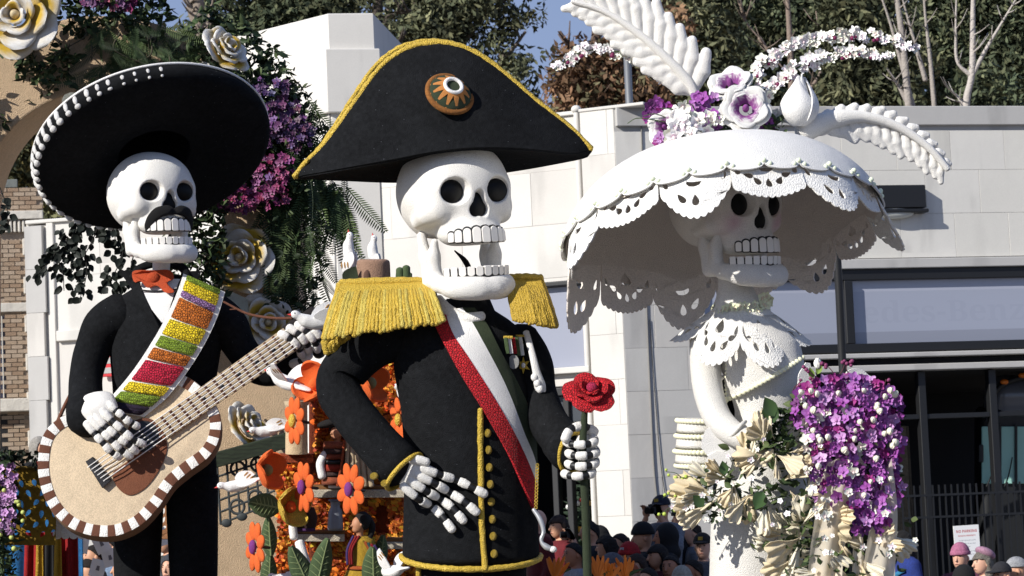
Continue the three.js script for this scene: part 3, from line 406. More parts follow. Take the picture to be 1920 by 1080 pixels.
tree('brown_tree', 'rusty brown autumn tree between bicorne hat and white plume', 56, [[1120, 20], [1115, 120], [1110, 320]], [[[1115, 140], [1070, 90], [1050, 60]], [[1116, 130], [1170, 80], [1200, 40]]], [...blobs(1060, 1240, 110, 205, 24, 26, 46), ...blobs(1100, 1200, 80, 120, 7, 20, 32), [1255, 60, 36, 50]], BRN, 1.25, [104, 86, 74], 'trees behind the buildings');
tree('olive_tree', 'yellowish olive tree seen through the arch opening', 58, [[60, 100], [64, 220], [66, 500]], [[[64, 260], [20, 210], [-10, 190]], [[66, 250], [130, 210], [170, 190]]], [...blobs(-40, 260, 150, 420, 34, 34, 60)], OLV, 1.5, [84, 72, 60], 'trees behind the buildings');
tree('forest_tree', 'dark tree behind the white plume tip', 60, [[1300, -100], [1304, 40], [1300, 320]], [[[1302, 60], [1260, 10], [1240, -20]]], [...blobs(1235, 1370, -50, 190, 26, 32, 56)], EU, 1.4, [108, 96, 84], 'trees behind the buildings');
tree('forest_tree', 'dark leafy tree behind the white orchid spray', 63, [[1470, -100], [1480, 60], [1490, 320]], [[[1384, -10], [1398, 40], [1424, 72]], [[1424, 72], [1440, 95], [1470, 130]], [[1500, 190], [1540, 130], [1530, 20]]], [...blobs(1370, 1590, -60, 190, 40, 34, 60)], PINE, 1.5, [142, 126, 114], 'trees behind the buildings', 0.1, 3.2);
tree('gum_tree', 'gum tree with leaning pale trunks right of the orchid spray', 55, [[1664, -120], [1690, 60], [1714, 330]], [[[1712, 200], [1690, 120], [1668, 40], [1640, -40]], [[1700, 190], [1684, 160], [1664, 130]], [[1752, 200], [1744, 110], [1735, 30], [1730, -40]], [[1735, 150], [1712, 70], [1690, -10]]], [...blobs(1560, 1700, -60, 190, 30, 30, 52)], EU, 1.2, [166, 158, 150], 'trees behind the buildings', 0.1, 3);
tree('forked_tree', 'bare pale forked trunk standing before dark foliage at right', 52, [[1826, -80], [1824, 30], [1822, 140], [1811, 200]], [[[1821, 145], [1850, 90], [1880, 40], [1910, -10]], [[1818, 140], [1796, 118], [1792, 60], [1794, -30]], [[1808, 205], [1798, 184], [1780, 168]]], [...blobs(1780, 1900, 150, 200, 5, 20, 30)], PINE, 0.8, [190, 182, 174], 'trees behind the buildings', 0.085, 2);
tree('forest_tree', 'dense dark tree filling the upper right corner', 66, [[1880, -100], [1880, 60], [1884, 320]], [[[1880, 80], [1840, 20], [1820, -20]]], [...blobs(1740, 1960, -60, 200, 44, 36, 64)], PINE, 1.6, [90, 80, 70], 'trees behind the buildings');
{
  const b = new Building('woodland', 'dark distant woodland showing between the trees', 'woodland', V3(6, 0, -84)), items = [];
  for (const [x, y, rx, ry] of [...blobs(1200, 2000, 90, 260, 34, 60, 90), ...blobs(-160, 420, 180, 440, 24, 60, 90), ...blobs(1380, 2000, 0, 120, 18, 44, 70), ...blobs(400, 640, 60, 260, 12, 50, 70), ...blobs(980, 1220, 200, 300, 10, 36, 50), [1270, 40, 40, 60], [1480, 60, 60, 50]]) for (let i = 0, n = rx * ry / 900 * 14; i < n; i++) { const a = rnd() * 6.283, u = rr(-1, 1), q = Math.cbrt(rnd()), s = Math.sqrt(1 - u * u), c = [...EU, ...PINE][rnd() * 7 | 0], k = rr(0.5, 1.1); items.push([Q(x + rx * q * s * Math.cos(a), y + ry * q * u, 82 + 3 * q * s * Math.sin(a)), rr(1, 2), c.map(v => v * k)]); }
  const o = new THREE.InstancedMesh(leafClump, leafMat, items.length), m = new THREE.Matrix4(), c = new THREE.Color(); o.name = 'crown'; items.forEach(([p, s, k], i) => { m.compose(p.sub(b.base), qRand(), V3(s, s, s)); o.setMatrixAt(i, m); o.setColorAt(i, c.setRGB(...k)); });
  const tr = []; for (let x = -20; x < 30; x += 4) tr.push(tubeR([V3(x, 0, -84), V3(x + 0.3, 9, -84), V3(x + 0.5, 15, -84)], [0.3, 0.1], 8, 6)); b.add('trunk', merge(tr), mat(80, 72, 64, null, 0)).userData.kind = 'stuff'; b.o.add(o); b.o.userData.kind = 'stuff'; o.castShadow = o.receiveShadow = true;
}
const pick2 = l => l[rnd() * l.length | 0];
// ---------------------------------------------------------------- skulls
function cran(x, y, z) {
  const a = Math.abs(x);
  let d = smax(ell(x, y - 6, z + 15, 98, 100, 118), -(y + 82), 14);
  d = smin(d, ell(x, y - 24, z - 40, 80, 62, 56), 30);
  d = smin(d, ell(a - 44, y - 6, z - 60, 40, 35, 38), 14);
  d = smin(d, ell(x, y + 42, z - 52, 46, 50, 50), 22);
  d = smin(d, cap(a, y, z, 66, -34, 60, 80, -40, 38, 20, 13), 26);
  d = smin(d, cap(a, y, z, 80, -42, 38, 78, -52, -6, 12, 8), 16);
  d = smin(d, ell(x, y + 76, z - 56, 60, 30, 61), 16);
  d = smax(d, -(y + 99), 5);
  d = smax(d, -ell(a - 104, y - 2, z - 50, 14, 24, 24), 16);
  d = smax(d, -ell(a - 46, y, z - 106, 28, 26, 44), 4);
  const n = smin(ell(x, y + 20, z - 112, 11, 22, 34), ell(a - 7, y + 36, z - 112, 13.5, 15, 34), 8);
  d = smax(d, -n, 3);
  return d;
}
function mand(x, y, z) {
  const a = Math.abs(x); let d = 1e3;
  for (let i = 0; i < 8; i++) { const f0 = i * 0.2, f1 = f0 + 0.2, P = f => [62 * Math.sin(f), 46 + 66 * Math.cos(f)], [x0, z0] = P(f0), [x1, z1] = P(f1); d = smin(d, cap(a, y, z, x0, -177 + i * 0.9, z0, x1, -177 + (i + 1) * 0.9, z1, 16.5, 16.2), 4); if (i < 6) d = smin(d, cap(a, y, z, x0, -186 + i * 1.2, z0 + 2, x1, -186 + (i + 1) * 1.2, z1 + 2, 14.5, 14), 14); }
  d = smin(d, cap(a, y, z, 62, -162, 26, 64, -116, 28, 15, 11), 14); d = smin(d, cap(a, y, z, 62, -164, 4, 64, -116, -6, 15, 11), 16);
  d = smin(d, cap(a, y, z, 64, -118, -4, 67, -76, -12, 12, 9), 12);
  d = smin(d, cap(a, y, z, 64, -118, 26, 63, -90, 34, 11, 7), 12);
  return d;
}
const G = {};
G.cran = nets(cran, [-125, -108, -150], [125, 122, 150], 3.6);
G.jaw = nets(mand, [-90, -208, -25], [90, -62, 140], 3.4);
G.ball = ball(1, 1, 1, 20);
G.tooth = (() => { const p = [], w = 0.5; for (let i = 0; i <= 8; i++) { const a = Math.PI * i / 8; p.push(V3(w * Math.cos(a), 0.42 + 0.5 * Math.sin(a))); } p.push(V3(-w * 0.96, -0.9), V3(-w * 0.6, -1), V3(w * 0.6, -1), V3(w * 0.96, -0.9)); return prism(p, 0.5, 0.07).translate(0, 0, -0.25); })();
// adds skull and jaw to a figure; h: {x, y, s, yaw, pitch, roll, jaw, z}
function addSkull(T, h, rouge) {
  const q = quat(h.pitch || 0, h.yaw, 0, 'XYZ'); const qq = quat(0, 0, h.roll || 0).multiply(q), o = V(h.x, h.y, h.z || 0), s = h.s;
  const at = (x, y, z) => V3(x, y, z).multiplyScalar(s).applyQuaternion(qq).add(o);
  let gc = G.cran.clone();
  if (rouge) gc = colour(gc, (x, y, z) => { const k = Math.exp(-((Math.abs(x) - 62) ** 2 + (y + 36) ** 2) / 420) * (z > 30 ? 0.85 : 0); return [lerp(1, 0.86, k), lerp(1, 0.6, k), lerp(1, 0.72, k)]; });
  const sk = T.add('skull', xf(gc, qq, o, s), rouge ? M.boneV : M.bone);
  const jd = h.jaw || 0, jw = T.add('jaw', xf(G.jaw, qq, at(0, jd, jd * 0.12), s), M.bone);
  for (const e of [-1, 1]) T.inst('eye_socket', G.ball, M.gloss, at(e * 46, 0, 72), qq, V3(30, 28, 17).multiplyScalar(s), sk);
  T.inst('nose_cavity', G.ball, M.gloss, at(0, -29, 82), qq, V3(25, 31, 15).multiplyScalar(s), sk);
  const gum = [], N = 9;
  for (let i = 0; i < N; i++) { const t = (i - 4) / 4, f = t * 1.12 * (1 - 0.08 * t * t), w = 18.6 - 4.8 * Math.abs(t), p = at(62 * Math.sin(f), -82 - 3 * t * t, 52 + 66 * Math.cos(f)), r = qq.clone().multiply(quat(-0.06, f, 0)); T.inst('tooth', G.tooth, M.tooth, p, r, V3(w * rr(0.9, 0.95), (15.5 - 5.5 * t * t) * rr(0.95, 1.04), 14).multiplyScalar(s), sk); gum.push(xf(G.tooth, r, at(60.5 * Math.sin(f), -81 - 3 * t * t, 50 + 66 * Math.cos(f)), V3(w * 1.13, 17.8 - 5.5 * t * t, 13).multiplyScalar(s))); }
  T.add('gum', merge(gum), M.joint, sk);
  const gl = [], K = 11;
  for (let i = 0; i < K; i++) { const t = (i - 5) / 5, f = t * 1.15, w = 15.4 - 0.8 * Math.abs(t), p = at(67 * Math.sin(f), -150 + jd, 49 + 68 * Math.cos(f)), r = qq.clone().multiply(quat(0.05, f, Math.PI)); T.inst('tooth', G.tooth, M.tooth, p, r, V3(w * rr(0.9, 0.95), 9.5 * rr(0.92, 1.06), 13).multiplyScalar(s), jw); gl.push(xf(G.tooth, r, at(66 * Math.sin(f), -153.5 + jd, 48 + 67.5 * Math.cos(f)), V3(w * 1.1, 10.6, 12.4).multiplyScalar(s))); }
  T.add('gum', merge(gl), M.joint, jw);
  return { sk, jw, at, qq };
}
// skeletal finger: white bones with black joints along a path (photograph units)
function finger(T, parent, pts, r, n = 4, first = 1.4, z = 0) {
  const c = new THREE.CatmullRomCurve3(pts.map(p => V(p[0], p[1], (p[2] || 0) + z)), false, 'centripetal');
  const W = [first, ...Array(n - 1).fill(1)], tot = W.reduce((a, b) => a + b, 0) + 0.62 * (n - 1); let t = 0;
  const seg = (name, a, b, rad, m) => { const p = []; for (let i = 0; i <= 4; i++) p.push(c.getPointAt(clamp(lerp(a, b, i / 4)))); T.add(name, name === 'finger_bone' ? tubeR(p, [rad * rr(0.88, 0.98), rad * rr(0.96, 1.05), rad * rr(0.84, 0.95)], 10, 14, 1, 0.035) : tubeR(p, [rad, rad], 8, 12), m, parent); };
  for (let i = 0; i < n; i++) { const e = t + W[i] / tot; seg('finger_bone', t + 0.012, e - 0.012, r * (i ? 1 : 1.06), M.bone); if (i < n - 1) seg('finger_joint', e - 0.02, e + 0.62 / tot + 0.02, r * 0.8, M.joint); t = e + 0.62 / tot; }
}
const line = (pts) => pts.map(p => V(...p));
const sampleX = tab => x => { let i = 0; while (i < tab.length - 2 && tab[i + 1][0] < x) i++; const t = clamp((x - tab[i][0]) / (tab[i + 1][0] - tab[i][0])); return lerp(tab[i][1], tab[i + 1][1], t); };
const smoothCurve = (pts) => new THREE.CatmullRomCurve3(pts.map(p => V(...p)), false, 'centripetal');

// ---------------------------------------------------------------- the captain in black and gold
const cap1 = new Thing('skeleton_figure', 'skeleton figure in black coat with tricolour sash and gold epaulettes', 'parade statue', 20, 880, 1560);
{
  const T = cap1;
  addSkull(T, { x: 851, y: 364, z: 0, s: 1, yaw: 0.49, pitch: -0.02, roll: 0.06, jaw: 0 });
  const torso = loft([[560, 838, 912, -6, 36], [580, 815, 925, 0, 50], [600, 775, 955, 0, 66], [630, 742, 985, 0, 84], [690, 738, 982, 0, 94], [770, 752, 1000, 2, 98], [860, 758, 1006, 2, 101], [950, 757, 1008, 2, 103], [1052, 754, 1012, 2, 110]], 5, 56), tz = torso.userData.z;
  const coat = T.add('coat', torso, M.black);
  T.add('trousers', loft([[1048, 780, 988, 0, 80], [1120, 782, 985, 0, 78], [1300, 800, 970, 0, 66], [1560, 815, 955, 0, 60]], 3, 32), M.black);
  T.add('trouser_stripe', tubeR(line([[786, 1056, 44], [787, 1200, 40], [800, 1400, 30]]), [5, 5], 10, 8), M.gold);
  // collar
  T.add('collar', tubeR(line([[822, 560, 30], [842, 582, 52], [872, 596, 64], [905, 592, 62]]), [10, 13, 13, 10], 20, 10, 0.7), M.paper);
  T.add('collar_band', loft([[552, 845, 915, -4, 36], [592, 836, 932, 0, 56]], 4, 32), M.black);
  T.add('back_collar', tubeR(line([[796, 470, -46], [800, 520, -40], [812, 560, -30]]), [7, 9, 9], 10, 10, 0.5), M.black);
  T.add('back_collar', tubeR(line([[852, 470, -50], [872, 490, -48], [884, 520, -44], [890, 560, -40]]), [4, 14, 14, 12], 12, 10, 0.4), M.black);
  // sleeves
  T.add('sleeve', tubeR(line([[748, 632, 0], [700, 645, 6], [650, 690, 10], [634, 724, 18], [660, 768, 44], [710, 825, 84], [752, 868, 106]]), [44, 47, 45, 43, 41, 41, 44], 44, 22), M.black);
  T.add('sleeve', tubeR(line([[968, 640, -10], [994, 680, -14], [1006, 740, -4], [1028, 790, 50], [1058, 828, 116]]), [44, 42, 39, 37, 39], 40, 22), M.black);
  T.add('sleeve_cuff', tubeR(line([[1050, 822, 92], [1066, 836, 128]]), [39, 42], 8, 24), M.black);
  T.add('cuff_trim', new THREE.TorusGeometry(40, 5, 10, 36).scale(0.75, 1, 1).applyQuaternion(qTo(Z3, V3(0.45, -0.35, 0.8))).translate(1072, -840, 138), M.gold);
  const qc = qTo(Z3, V3(0.70, -0.66, 0.30));
  T.add('cuff_trim', new THREE.TorusGeometry(43, 4.5, 10, 36).applyQuaternion(qc).translate(762, -877, 112), M.gold);
  for (const [x, y, z] of [[708, 884, 128], [728, 897, 136]]) T.inst('cuff_button', G.ball, M.gold, V(x, y, z), null, V3(8, 7, 5));
  // sash: three bands lying on the coat
  const band = (L, Rr, th, lift) => { const a = smoothCurve(L), b = smoothCurve(Rr); return sheet((u, v) => { const p = a.getPoint(v).lerp(b.getPoint(v), u); p.z = tz(p.x, -p.y) + lift; return p; }, 12, 60, th); };
  const e1 = [[812, 600], [832, 638], [866, 700], [910, 770], [955, 850], [984, 915], [1002, 958]], e2 = [[836, 584], [850, 622], [880, 668], [930, 748], [967, 815], [992, 872], [1006, 912]], e3 = [[868, 578], [886, 604], [928, 680], [956, 740], [982, 810], [998, 850], [1007, 882]], e4 = [[890, 578], [912, 606], [944, 668], [970, 718], [994, 772], [1004, 806], [1008, 830]];
  T.add('sash_band', band(e1, e2, 6, 5), M.red); T.add('sash_band', band(e2, e3, 5, 4.5), M.white); T.add('sash_band', band(e3, e4, 5, 4), M.green);
  // coat front
  const onCoat = (pts, l) => pts.map(([x, y]) => V(x, y, tz(x, y) + l));
  T.add('coat_trim', tubeR(onCoat([[902, 764], [902, 830], [903, 900], [905, 980], [911, 1056]], 3), [5.5, 5.5], 40, 8, 1, 0.14), M.gold);
  const hem = []; for (let i = 0; i <= 40; i++) { const a = Math.PI * (1 + i / 40) + Math.PI * 0; const x = 883 + 130 * Math.cos(a), z = 2 + 111 * Math.abs(Math.sin(a)); hem.push(V(x, 1042 + 14 * Math.abs(Math.sin(a)), z)); } T.add('coat_hem', tubeR(hem, [6, 6], 60, 8, 1, 0.14), M.gold);
  for (const y of [807, 838, 870, 901, 933, 965, 996, 1028]) T.inst('coat_button', G.ball, M.gold, V(915 + (y - 807) * 0.055, y, tz(916, y) + 2), null, V3(6.8, 8, 6));
  // epaulettes
  const ep = (n, tl, tr, bl, br, z0, z1, m, jit) => {
    const top = T.add('epaulette', tubeR(line([[tl[0] - 2, tl[1], z0], [(tl[0] + tr[0]) / 2, (tl[1] + tr[1]) / 2 - 2, z0 + 6], [tr[0] + 2, tr[1], z0]]), [8, 8], 20, 10, 1, 0.12), m);
    for (let i = 0; i < n; i++) { const t = (i + 0.5) / n, jy = rr(-jit, jit), a = [lerp(tl[0], tr[0], t), lerp(tl[1], tr[1], t)], b = [lerp(bl[0], br[0], t), lerp(bl[1], br[1], t) + jy]; const zb = z1 + 14 * Math.sin(Math.PI * t); T.add('fringe_cord', tubeR(line([[a[0], a[1] + 3, z0], [lerp(a[0], b[0], 0.45), lerp(a[1], b[1], 0.4), lerp(z0, zb, 0.62) + 5], [b[0], b[1], zb]]), [3.6, 4.3, 4.8], 14, 8, 1, 0.22), m === M.gold ? pick2([M.gold, M.gold, M.goldLt]) : m, top); }
    T.add('epaulette_board', sheet((u, v) => V(lerp(lerp(tl[0], bl[0], v), lerp(tr[0], br[0], v), u), lerp(lerp(tl[1], bl[1], v), lerp(tr[1], br[1], v), u) - 2, lerp(z0, z1, Math.sqrt(v)) - 7 + 10 * v * Math.sin(Math.PI * u)), 10, 8, 4), m, top); return top;
  };
  const e = ep(33, [643, 531], [806, 528], [614, 632], [838, 602], 22, 112, M.gold, 3.5);
  for (let i = 0; i < 7; i++) T.add('fringe_cord', tubeR(line([[640 - i * 1, 532, 20 - i * 8], [624, 585, 60 - i * 16], [612 + rr(-3, 3), 630 + rr(-4, 4), 96 - i * 24]]), [5, 6, 6], 8, 7, 1, 0.12), M.gold, e);
  for (let i = 0; i < 7; i++) T.add('fringe_cord', tubeR(line([[618 + i * 6, 622, 40 - i * 6], [614 + i * 6, 642, 38], [616 + i * 7, 664 - i * 5 + rr(-4, 4), 32]]), [8, 9, 7], 8, 8, 1, 0.2), M.gold, e);
  const f = ep(16, [946, 523], [1012, 522], [962, 598], [1040, 611], 26, 104, M.goldShaded, 2); for (let i = 0; i < 5; i++) T.add('fringe_cord', tubeR(line([[1014, 524, 18 - i * 9], [1030, 570, 50 - i * 18], [1041, 610, 92 - i * 26]]), [5, 6, 6], 8, 7, 1, 0.12), M.goldShaded, f);  // darker gold paints shade onto the right epaulette
  T.add('shoulder_cord', tubeR(line([[986, 622, 30], [996, 656, 40], [1004, 690, 42], [1012, 722, 36], [1016, 738, 34]]), [6, 6, 7, 11, 8], 24, 10, 0.6), M.white);
  for (let i = 0; i < 3; i++) T.add('cord_knot', ball(7, 8, 6, 12).translate(1002 + i * 5, -(706 + i * 11), 42), M.white);
  // medals
  const rib = (x, y, w, h, cols) => cols.forEach((c, i) => T.add('medal_ribbon', rbox(w, h, 4, 1, 1).rotateZ(0.14).translate(x + i * w + h * 0.07, -(y + h / 2), tz(Math.min(985, x + i * w), y) + 4), c));
  rib(948, 632, 7, 30, [M.leafg, M.white, M.red]); rib(968, 630, 7, 36, [M.leafg, M.white, M.red]); T.add('medal_bar', rbox(18, 5, 5, 1, 1).translate(953, -631, tz(953, 631) + 6), M.gold); T.add('medal_bar', rbox(18, 4, 5, 1, 1).translate(974, -629, tz(974, 629) + 6), M.gold);
  T.add('medal_coin', new THREE.CylinderGeometry(11, 11, 4, 24).rotateX(Math.PI / 2).scale(0.9, 1.2, 1).translate(963, -677, tz(963, 677) + 6), mat(196, 196, 192, 'glit', 0.3, { rough: 0.5 }));
  const star = []; for (let i = 0; i < 12; i++) { const a = i * Math.PI / 6, r = i % 2 ? 6 : 14; star.push(V3(r * Math.sin(a), r * 1.2 * Math.cos(a))); } T.add('medal_star', prism(star, 4, 0.8).translate(981, -684, tz(978, 684) + 4), M.gold); T.add('star_centre', ball(4, 5, 3, 12).translate(981, -684, tz(978, 684) + 10), M.white);
  // hand on the hip
  const hL = T.add('hand', tubeR(line([[748, 876, 112], [772, 886, 122], [792, 893, 122]]), [30, 27, 20], 14, 18, 0.5), M.bone);
  const hz = (x, y) => tz(x, y) + 11;
  const F4 = [[[789, 876], [823, 889], [857, 901], [883, 913], [909, 927]], [[779, 888], [818, 907], [844, 924], [870, 940], [894, 961]], [[768, 898], [801, 920], [829, 938], [849, 953], [870, 977]], [[756, 908], [786, 934], [812, 951], [831, 970], [849, 993]]];
  F4.forEach(p => finger(T, hL, p.map(([x, y], i) => [x, y, Math.max(hz(x, y), [128, 124, 0, 0, 0][i])]), 8.6, 4, 1.5)); finger(T, hL, [[762, 862, 128], [782, 862, 132], [802, 867, 130]], 8.6, 1);
  // hand closed on the stem
  const hR = T.add('hand', tubeR(line([[1076, 822, 118], [1096, 838, 146], [1104, 868, 150]]), [22, 24, 20], 12, 16, 0.7), M.bone); T.shift(hR, -5, -9); T.shift(hL, 3, -8);
  [[830, 0], [850, 3], [869, 2], [887, -4]].forEach(([y, dx], i) => finger(T, hR, [[1110 + dx, y - 8, 152], [1116 + dx, y - 4, 172], [1108 + dx, y, 188], [1090 + dx, y + 2, 192], [1071 + dx, y + 1, 182], [1063 + dx, y - 2, 168]], 8.2, 4, 0.9));
  finger(T, hR, [[1116, 812, 150], [1094, 800, 168], [1070, 806, 182], [1060, 824, 186]], 9, 3, 1);
}
// bicorne hat
{
  const T = new Thing('bicorne_hat', 'black bicorne hat edged in gold with a sun rosette', 'hat', 20, 850, 330), u0 = 553, u1 = 1108;
  const top = new THREE.SplineCurve([[553, 331], [575, 306], [610, 271], [650, 217], [690, 160], [720, 123], [760, 95], [800, 84], [840, 83], [880, 95], [920, 119], [960, 151], [1000, 186], [1040, 217], [1075, 245], [1108, 279]].map(p => new THREE.Vector2(...p)));
  const tab = []; for (let i = 0; i <= 200; i++) { const p = top.getPoint(i / 200); tab.push([p.x, p.y]); } const Tx = sampleX(tab);
  const sm = pts => { const c = new THREE.SplineCurve(pts.map(p => new THREE.Vector2(...p))), t = []; for (let i = 0; i <= 120; i++) { const p = c.getPoint(i / 120); t.push([p.x, p.y]); } return sampleX(t); };
  const Bf = sm([[553, 332], [600, 327], [660, 318], [740, 305], [800, 294], [850, 287], [900, 283], [960, 283], [1020, 286], [1070, 289], [1108, 280]]), Bb = sm([[553, 333], [640, 335], [745, 337], [850, 330], [950, 318], [1030, 306], [1095, 294], [1108, 281]]);
  const X = u => lerp(u0, u1, u), w = u => Math.pow(Math.max(0, Math.sin(Math.PI * clamp(u))), 0.75);
  const zf = (u, v) => lerp(118 * w(u), 12 + 10 * w(u), Math.pow(v, 0.8)) + 26 * w(u) * Math.sin(Math.PI * v) * 0.5, yf = (u, v) => lerp(Bf(X(u)), Tx(X(u)), v);
  const front = (u, v) => V(X(u), yf(u, v), zf(u, v));
  const br = T.add('front_brim', sheet(front, 90, 26, 5), M.black);
  T.add('back_brim', sheet((u, v) => V(X(u) - 14 * w(u) * v, lerp(Bb(X(u)), Tx(X(u)) - 9 * w(u), v) + 2, -lerp(104 * w(u), 14 + 10 * w(u), v) - 10 * w(u) * Math.sin(Math.PI * v)), 70, 16, 5), M.black);
  T.add('underside', sheet((u, v) => V(X(u), lerp(Bf(X(u)) + 1, Bb(X(u)), v) - 26 * w(u) * Math.sin(Math.PI * v) * 0.6, lerp(116, -102, v) * w(u)), 70, 10, 3), M.black);
  const ed = [], eb = []; for (let i = 0; i <= 60; i++) { const u = i / 60; ed.push(V(X(u), Tx(X(u)), zf(u, 1))); eb.push(V(X(u) - 14 * w(u), Tx(X(u)) - 9 * w(u) + 2, -14 - 10 * w(u))); }
  T.add('gold_edging', tubeR(ed, [5.5, 6, 6, 5], 130, 8, 1, 0.16), M.gold); T.add('gold_edging', tubeR(eb, [5, 5.5, 5.5, 5], 130, 8, 1, 0.16), M.gold);
  T.add('tip_loop', tubeR(line([[578, 302, 24], [560, 322, 8], [553, 332, 0], [566, 320, -8], [588, 296, -14]]), [5, 5], 20, 8, 1, 0.14), M.gold);
  // rosette
  const u = (845 - u0) / (u1 - u0), c0 = V(845, 182, zf(u, 0.47) + 3), n = V3(0.30, 0.56, 0.77).normalize(), q = qLook(n), P = g => g.applyQuaternion(q).translate(c0.x, c0.y, c0.z);
  const lat = pr => new THREE.LatheGeometry(pr.map(p => new THREE.Vector2(...p)), 48).rotateX(Math.PI / 2);
  const ro = T.add('rosette', P(lat([[0, 22], [16, 21], [28, 16], [38, 8], [43, 0], [43, -8]])), M.green);
  T.add('rosette_rim', P(new THREE.TorusGeometry(42, 5.5, 12, 48).translate(0, 0, 0)), mat(190, 122, 52, 'felt', 0.3), ro);
  for (let i = 0; i < 12; i++) { const a = i / 12 * 6.2832 + 0.1, pr = t => [lerp(14, 44, t), 24.5 - 26 * Math.pow(t, 1.45)]; T.add('rosette_ray', P(sheet((s, t) => { const [r, z] = pr(t), h = (1 - t) * 0.44 * (s - 0.5) * 2 * (18 / (r)) * 0.9; return V3(r * Math.cos(a + h), r * Math.sin(a + h), z); }, 4, 8, 2.2)), mat(226, 150, 78, 'grain', 0.2), ro); }
  T.add('rosette_ring', P(new THREE.TorusGeometry(16, 3.6, 12, 40).translate(0, 0, 25)), M.white, ro); T.add('rosette_core', P(new THREE.CylinderGeometry(14, 14, 3, 32).rotateX(Math.PI / 2).translate(0, 0, 22)), M.green, ro);
}
// red rose on its stem
function rosePetals(n, fn) { for (let i = 0; i < n; i++) fn(i, i / n); }
{
  const T = new Thing('red_rose', 'large red rose on a green stem held in the white skeletal hand', 'rose', 20, 1098, 1300), z = 176;
  T.add('stem', tubeR(line([[1093, 752, z], [1090, 790, z], [1088, 830, z + 2], [1093, 940, z], [1097, 1080, z - 4], [1098, 1300, z - 8]]), [5, 6.5, 7, 7.5, 8, 9], 40, 12), M.green);
  const q = qLook(V3(0.08, 0.66, 0.75)), c = V(1100, 733, z), pet = (a, r, h, w, lean, s) => { const g = sheet((u, v) => { const x = (u - 0.5) * 2, ww = w * Math.sin(Math.PI * (0.12 + 0.8 * v)) ** 0.6, ra = r * (0.25 + 0.75 * v) + lean * v * v, ang = a + x * ww; return V3(ra * Math.cos(ang) * (1 - 0.1 * x * x * v), ra * Math.sin(ang) * (1 - 0.1 * x * x * v), h * v - 0.12 * h * x * x * v + s * v * v * v + Math.sin(ang * 5) * v * 1.5); }, 14, 10, 5); return g.applyQuaternion(q).translate(c.x, c.y, c.z); };
  for (let i = 0; i < 5; i++) T.add('petal', pet(i * 1.2566 + 0.5, 30, 16, 0.95, 20 - (i % 2) * 4, -12), M.red);
  for (let i = 0; i < 4; i++) T.add('petal', pet(i * 1.571 + 0.2, 23, 25, 1.0, 10, -5), M.red);
  for (let i = 0; i < 3; i++) T.add('petal', pet(i * 2.094 + 0.9, 13, 29, 1.2, 6, -2), M.red);
  T.add('heart', ball(10, 10, 8, 16).applyQuaternion(q).translate(c.x + 4, c.y + 14, c.z + 17), mat(214, 48, 96, 'crumb', 0.3, { bump: 0.014 })); T.add('calyx', ball(12, 10, 12, 14).translate(1094, -752, z), M.green);
}
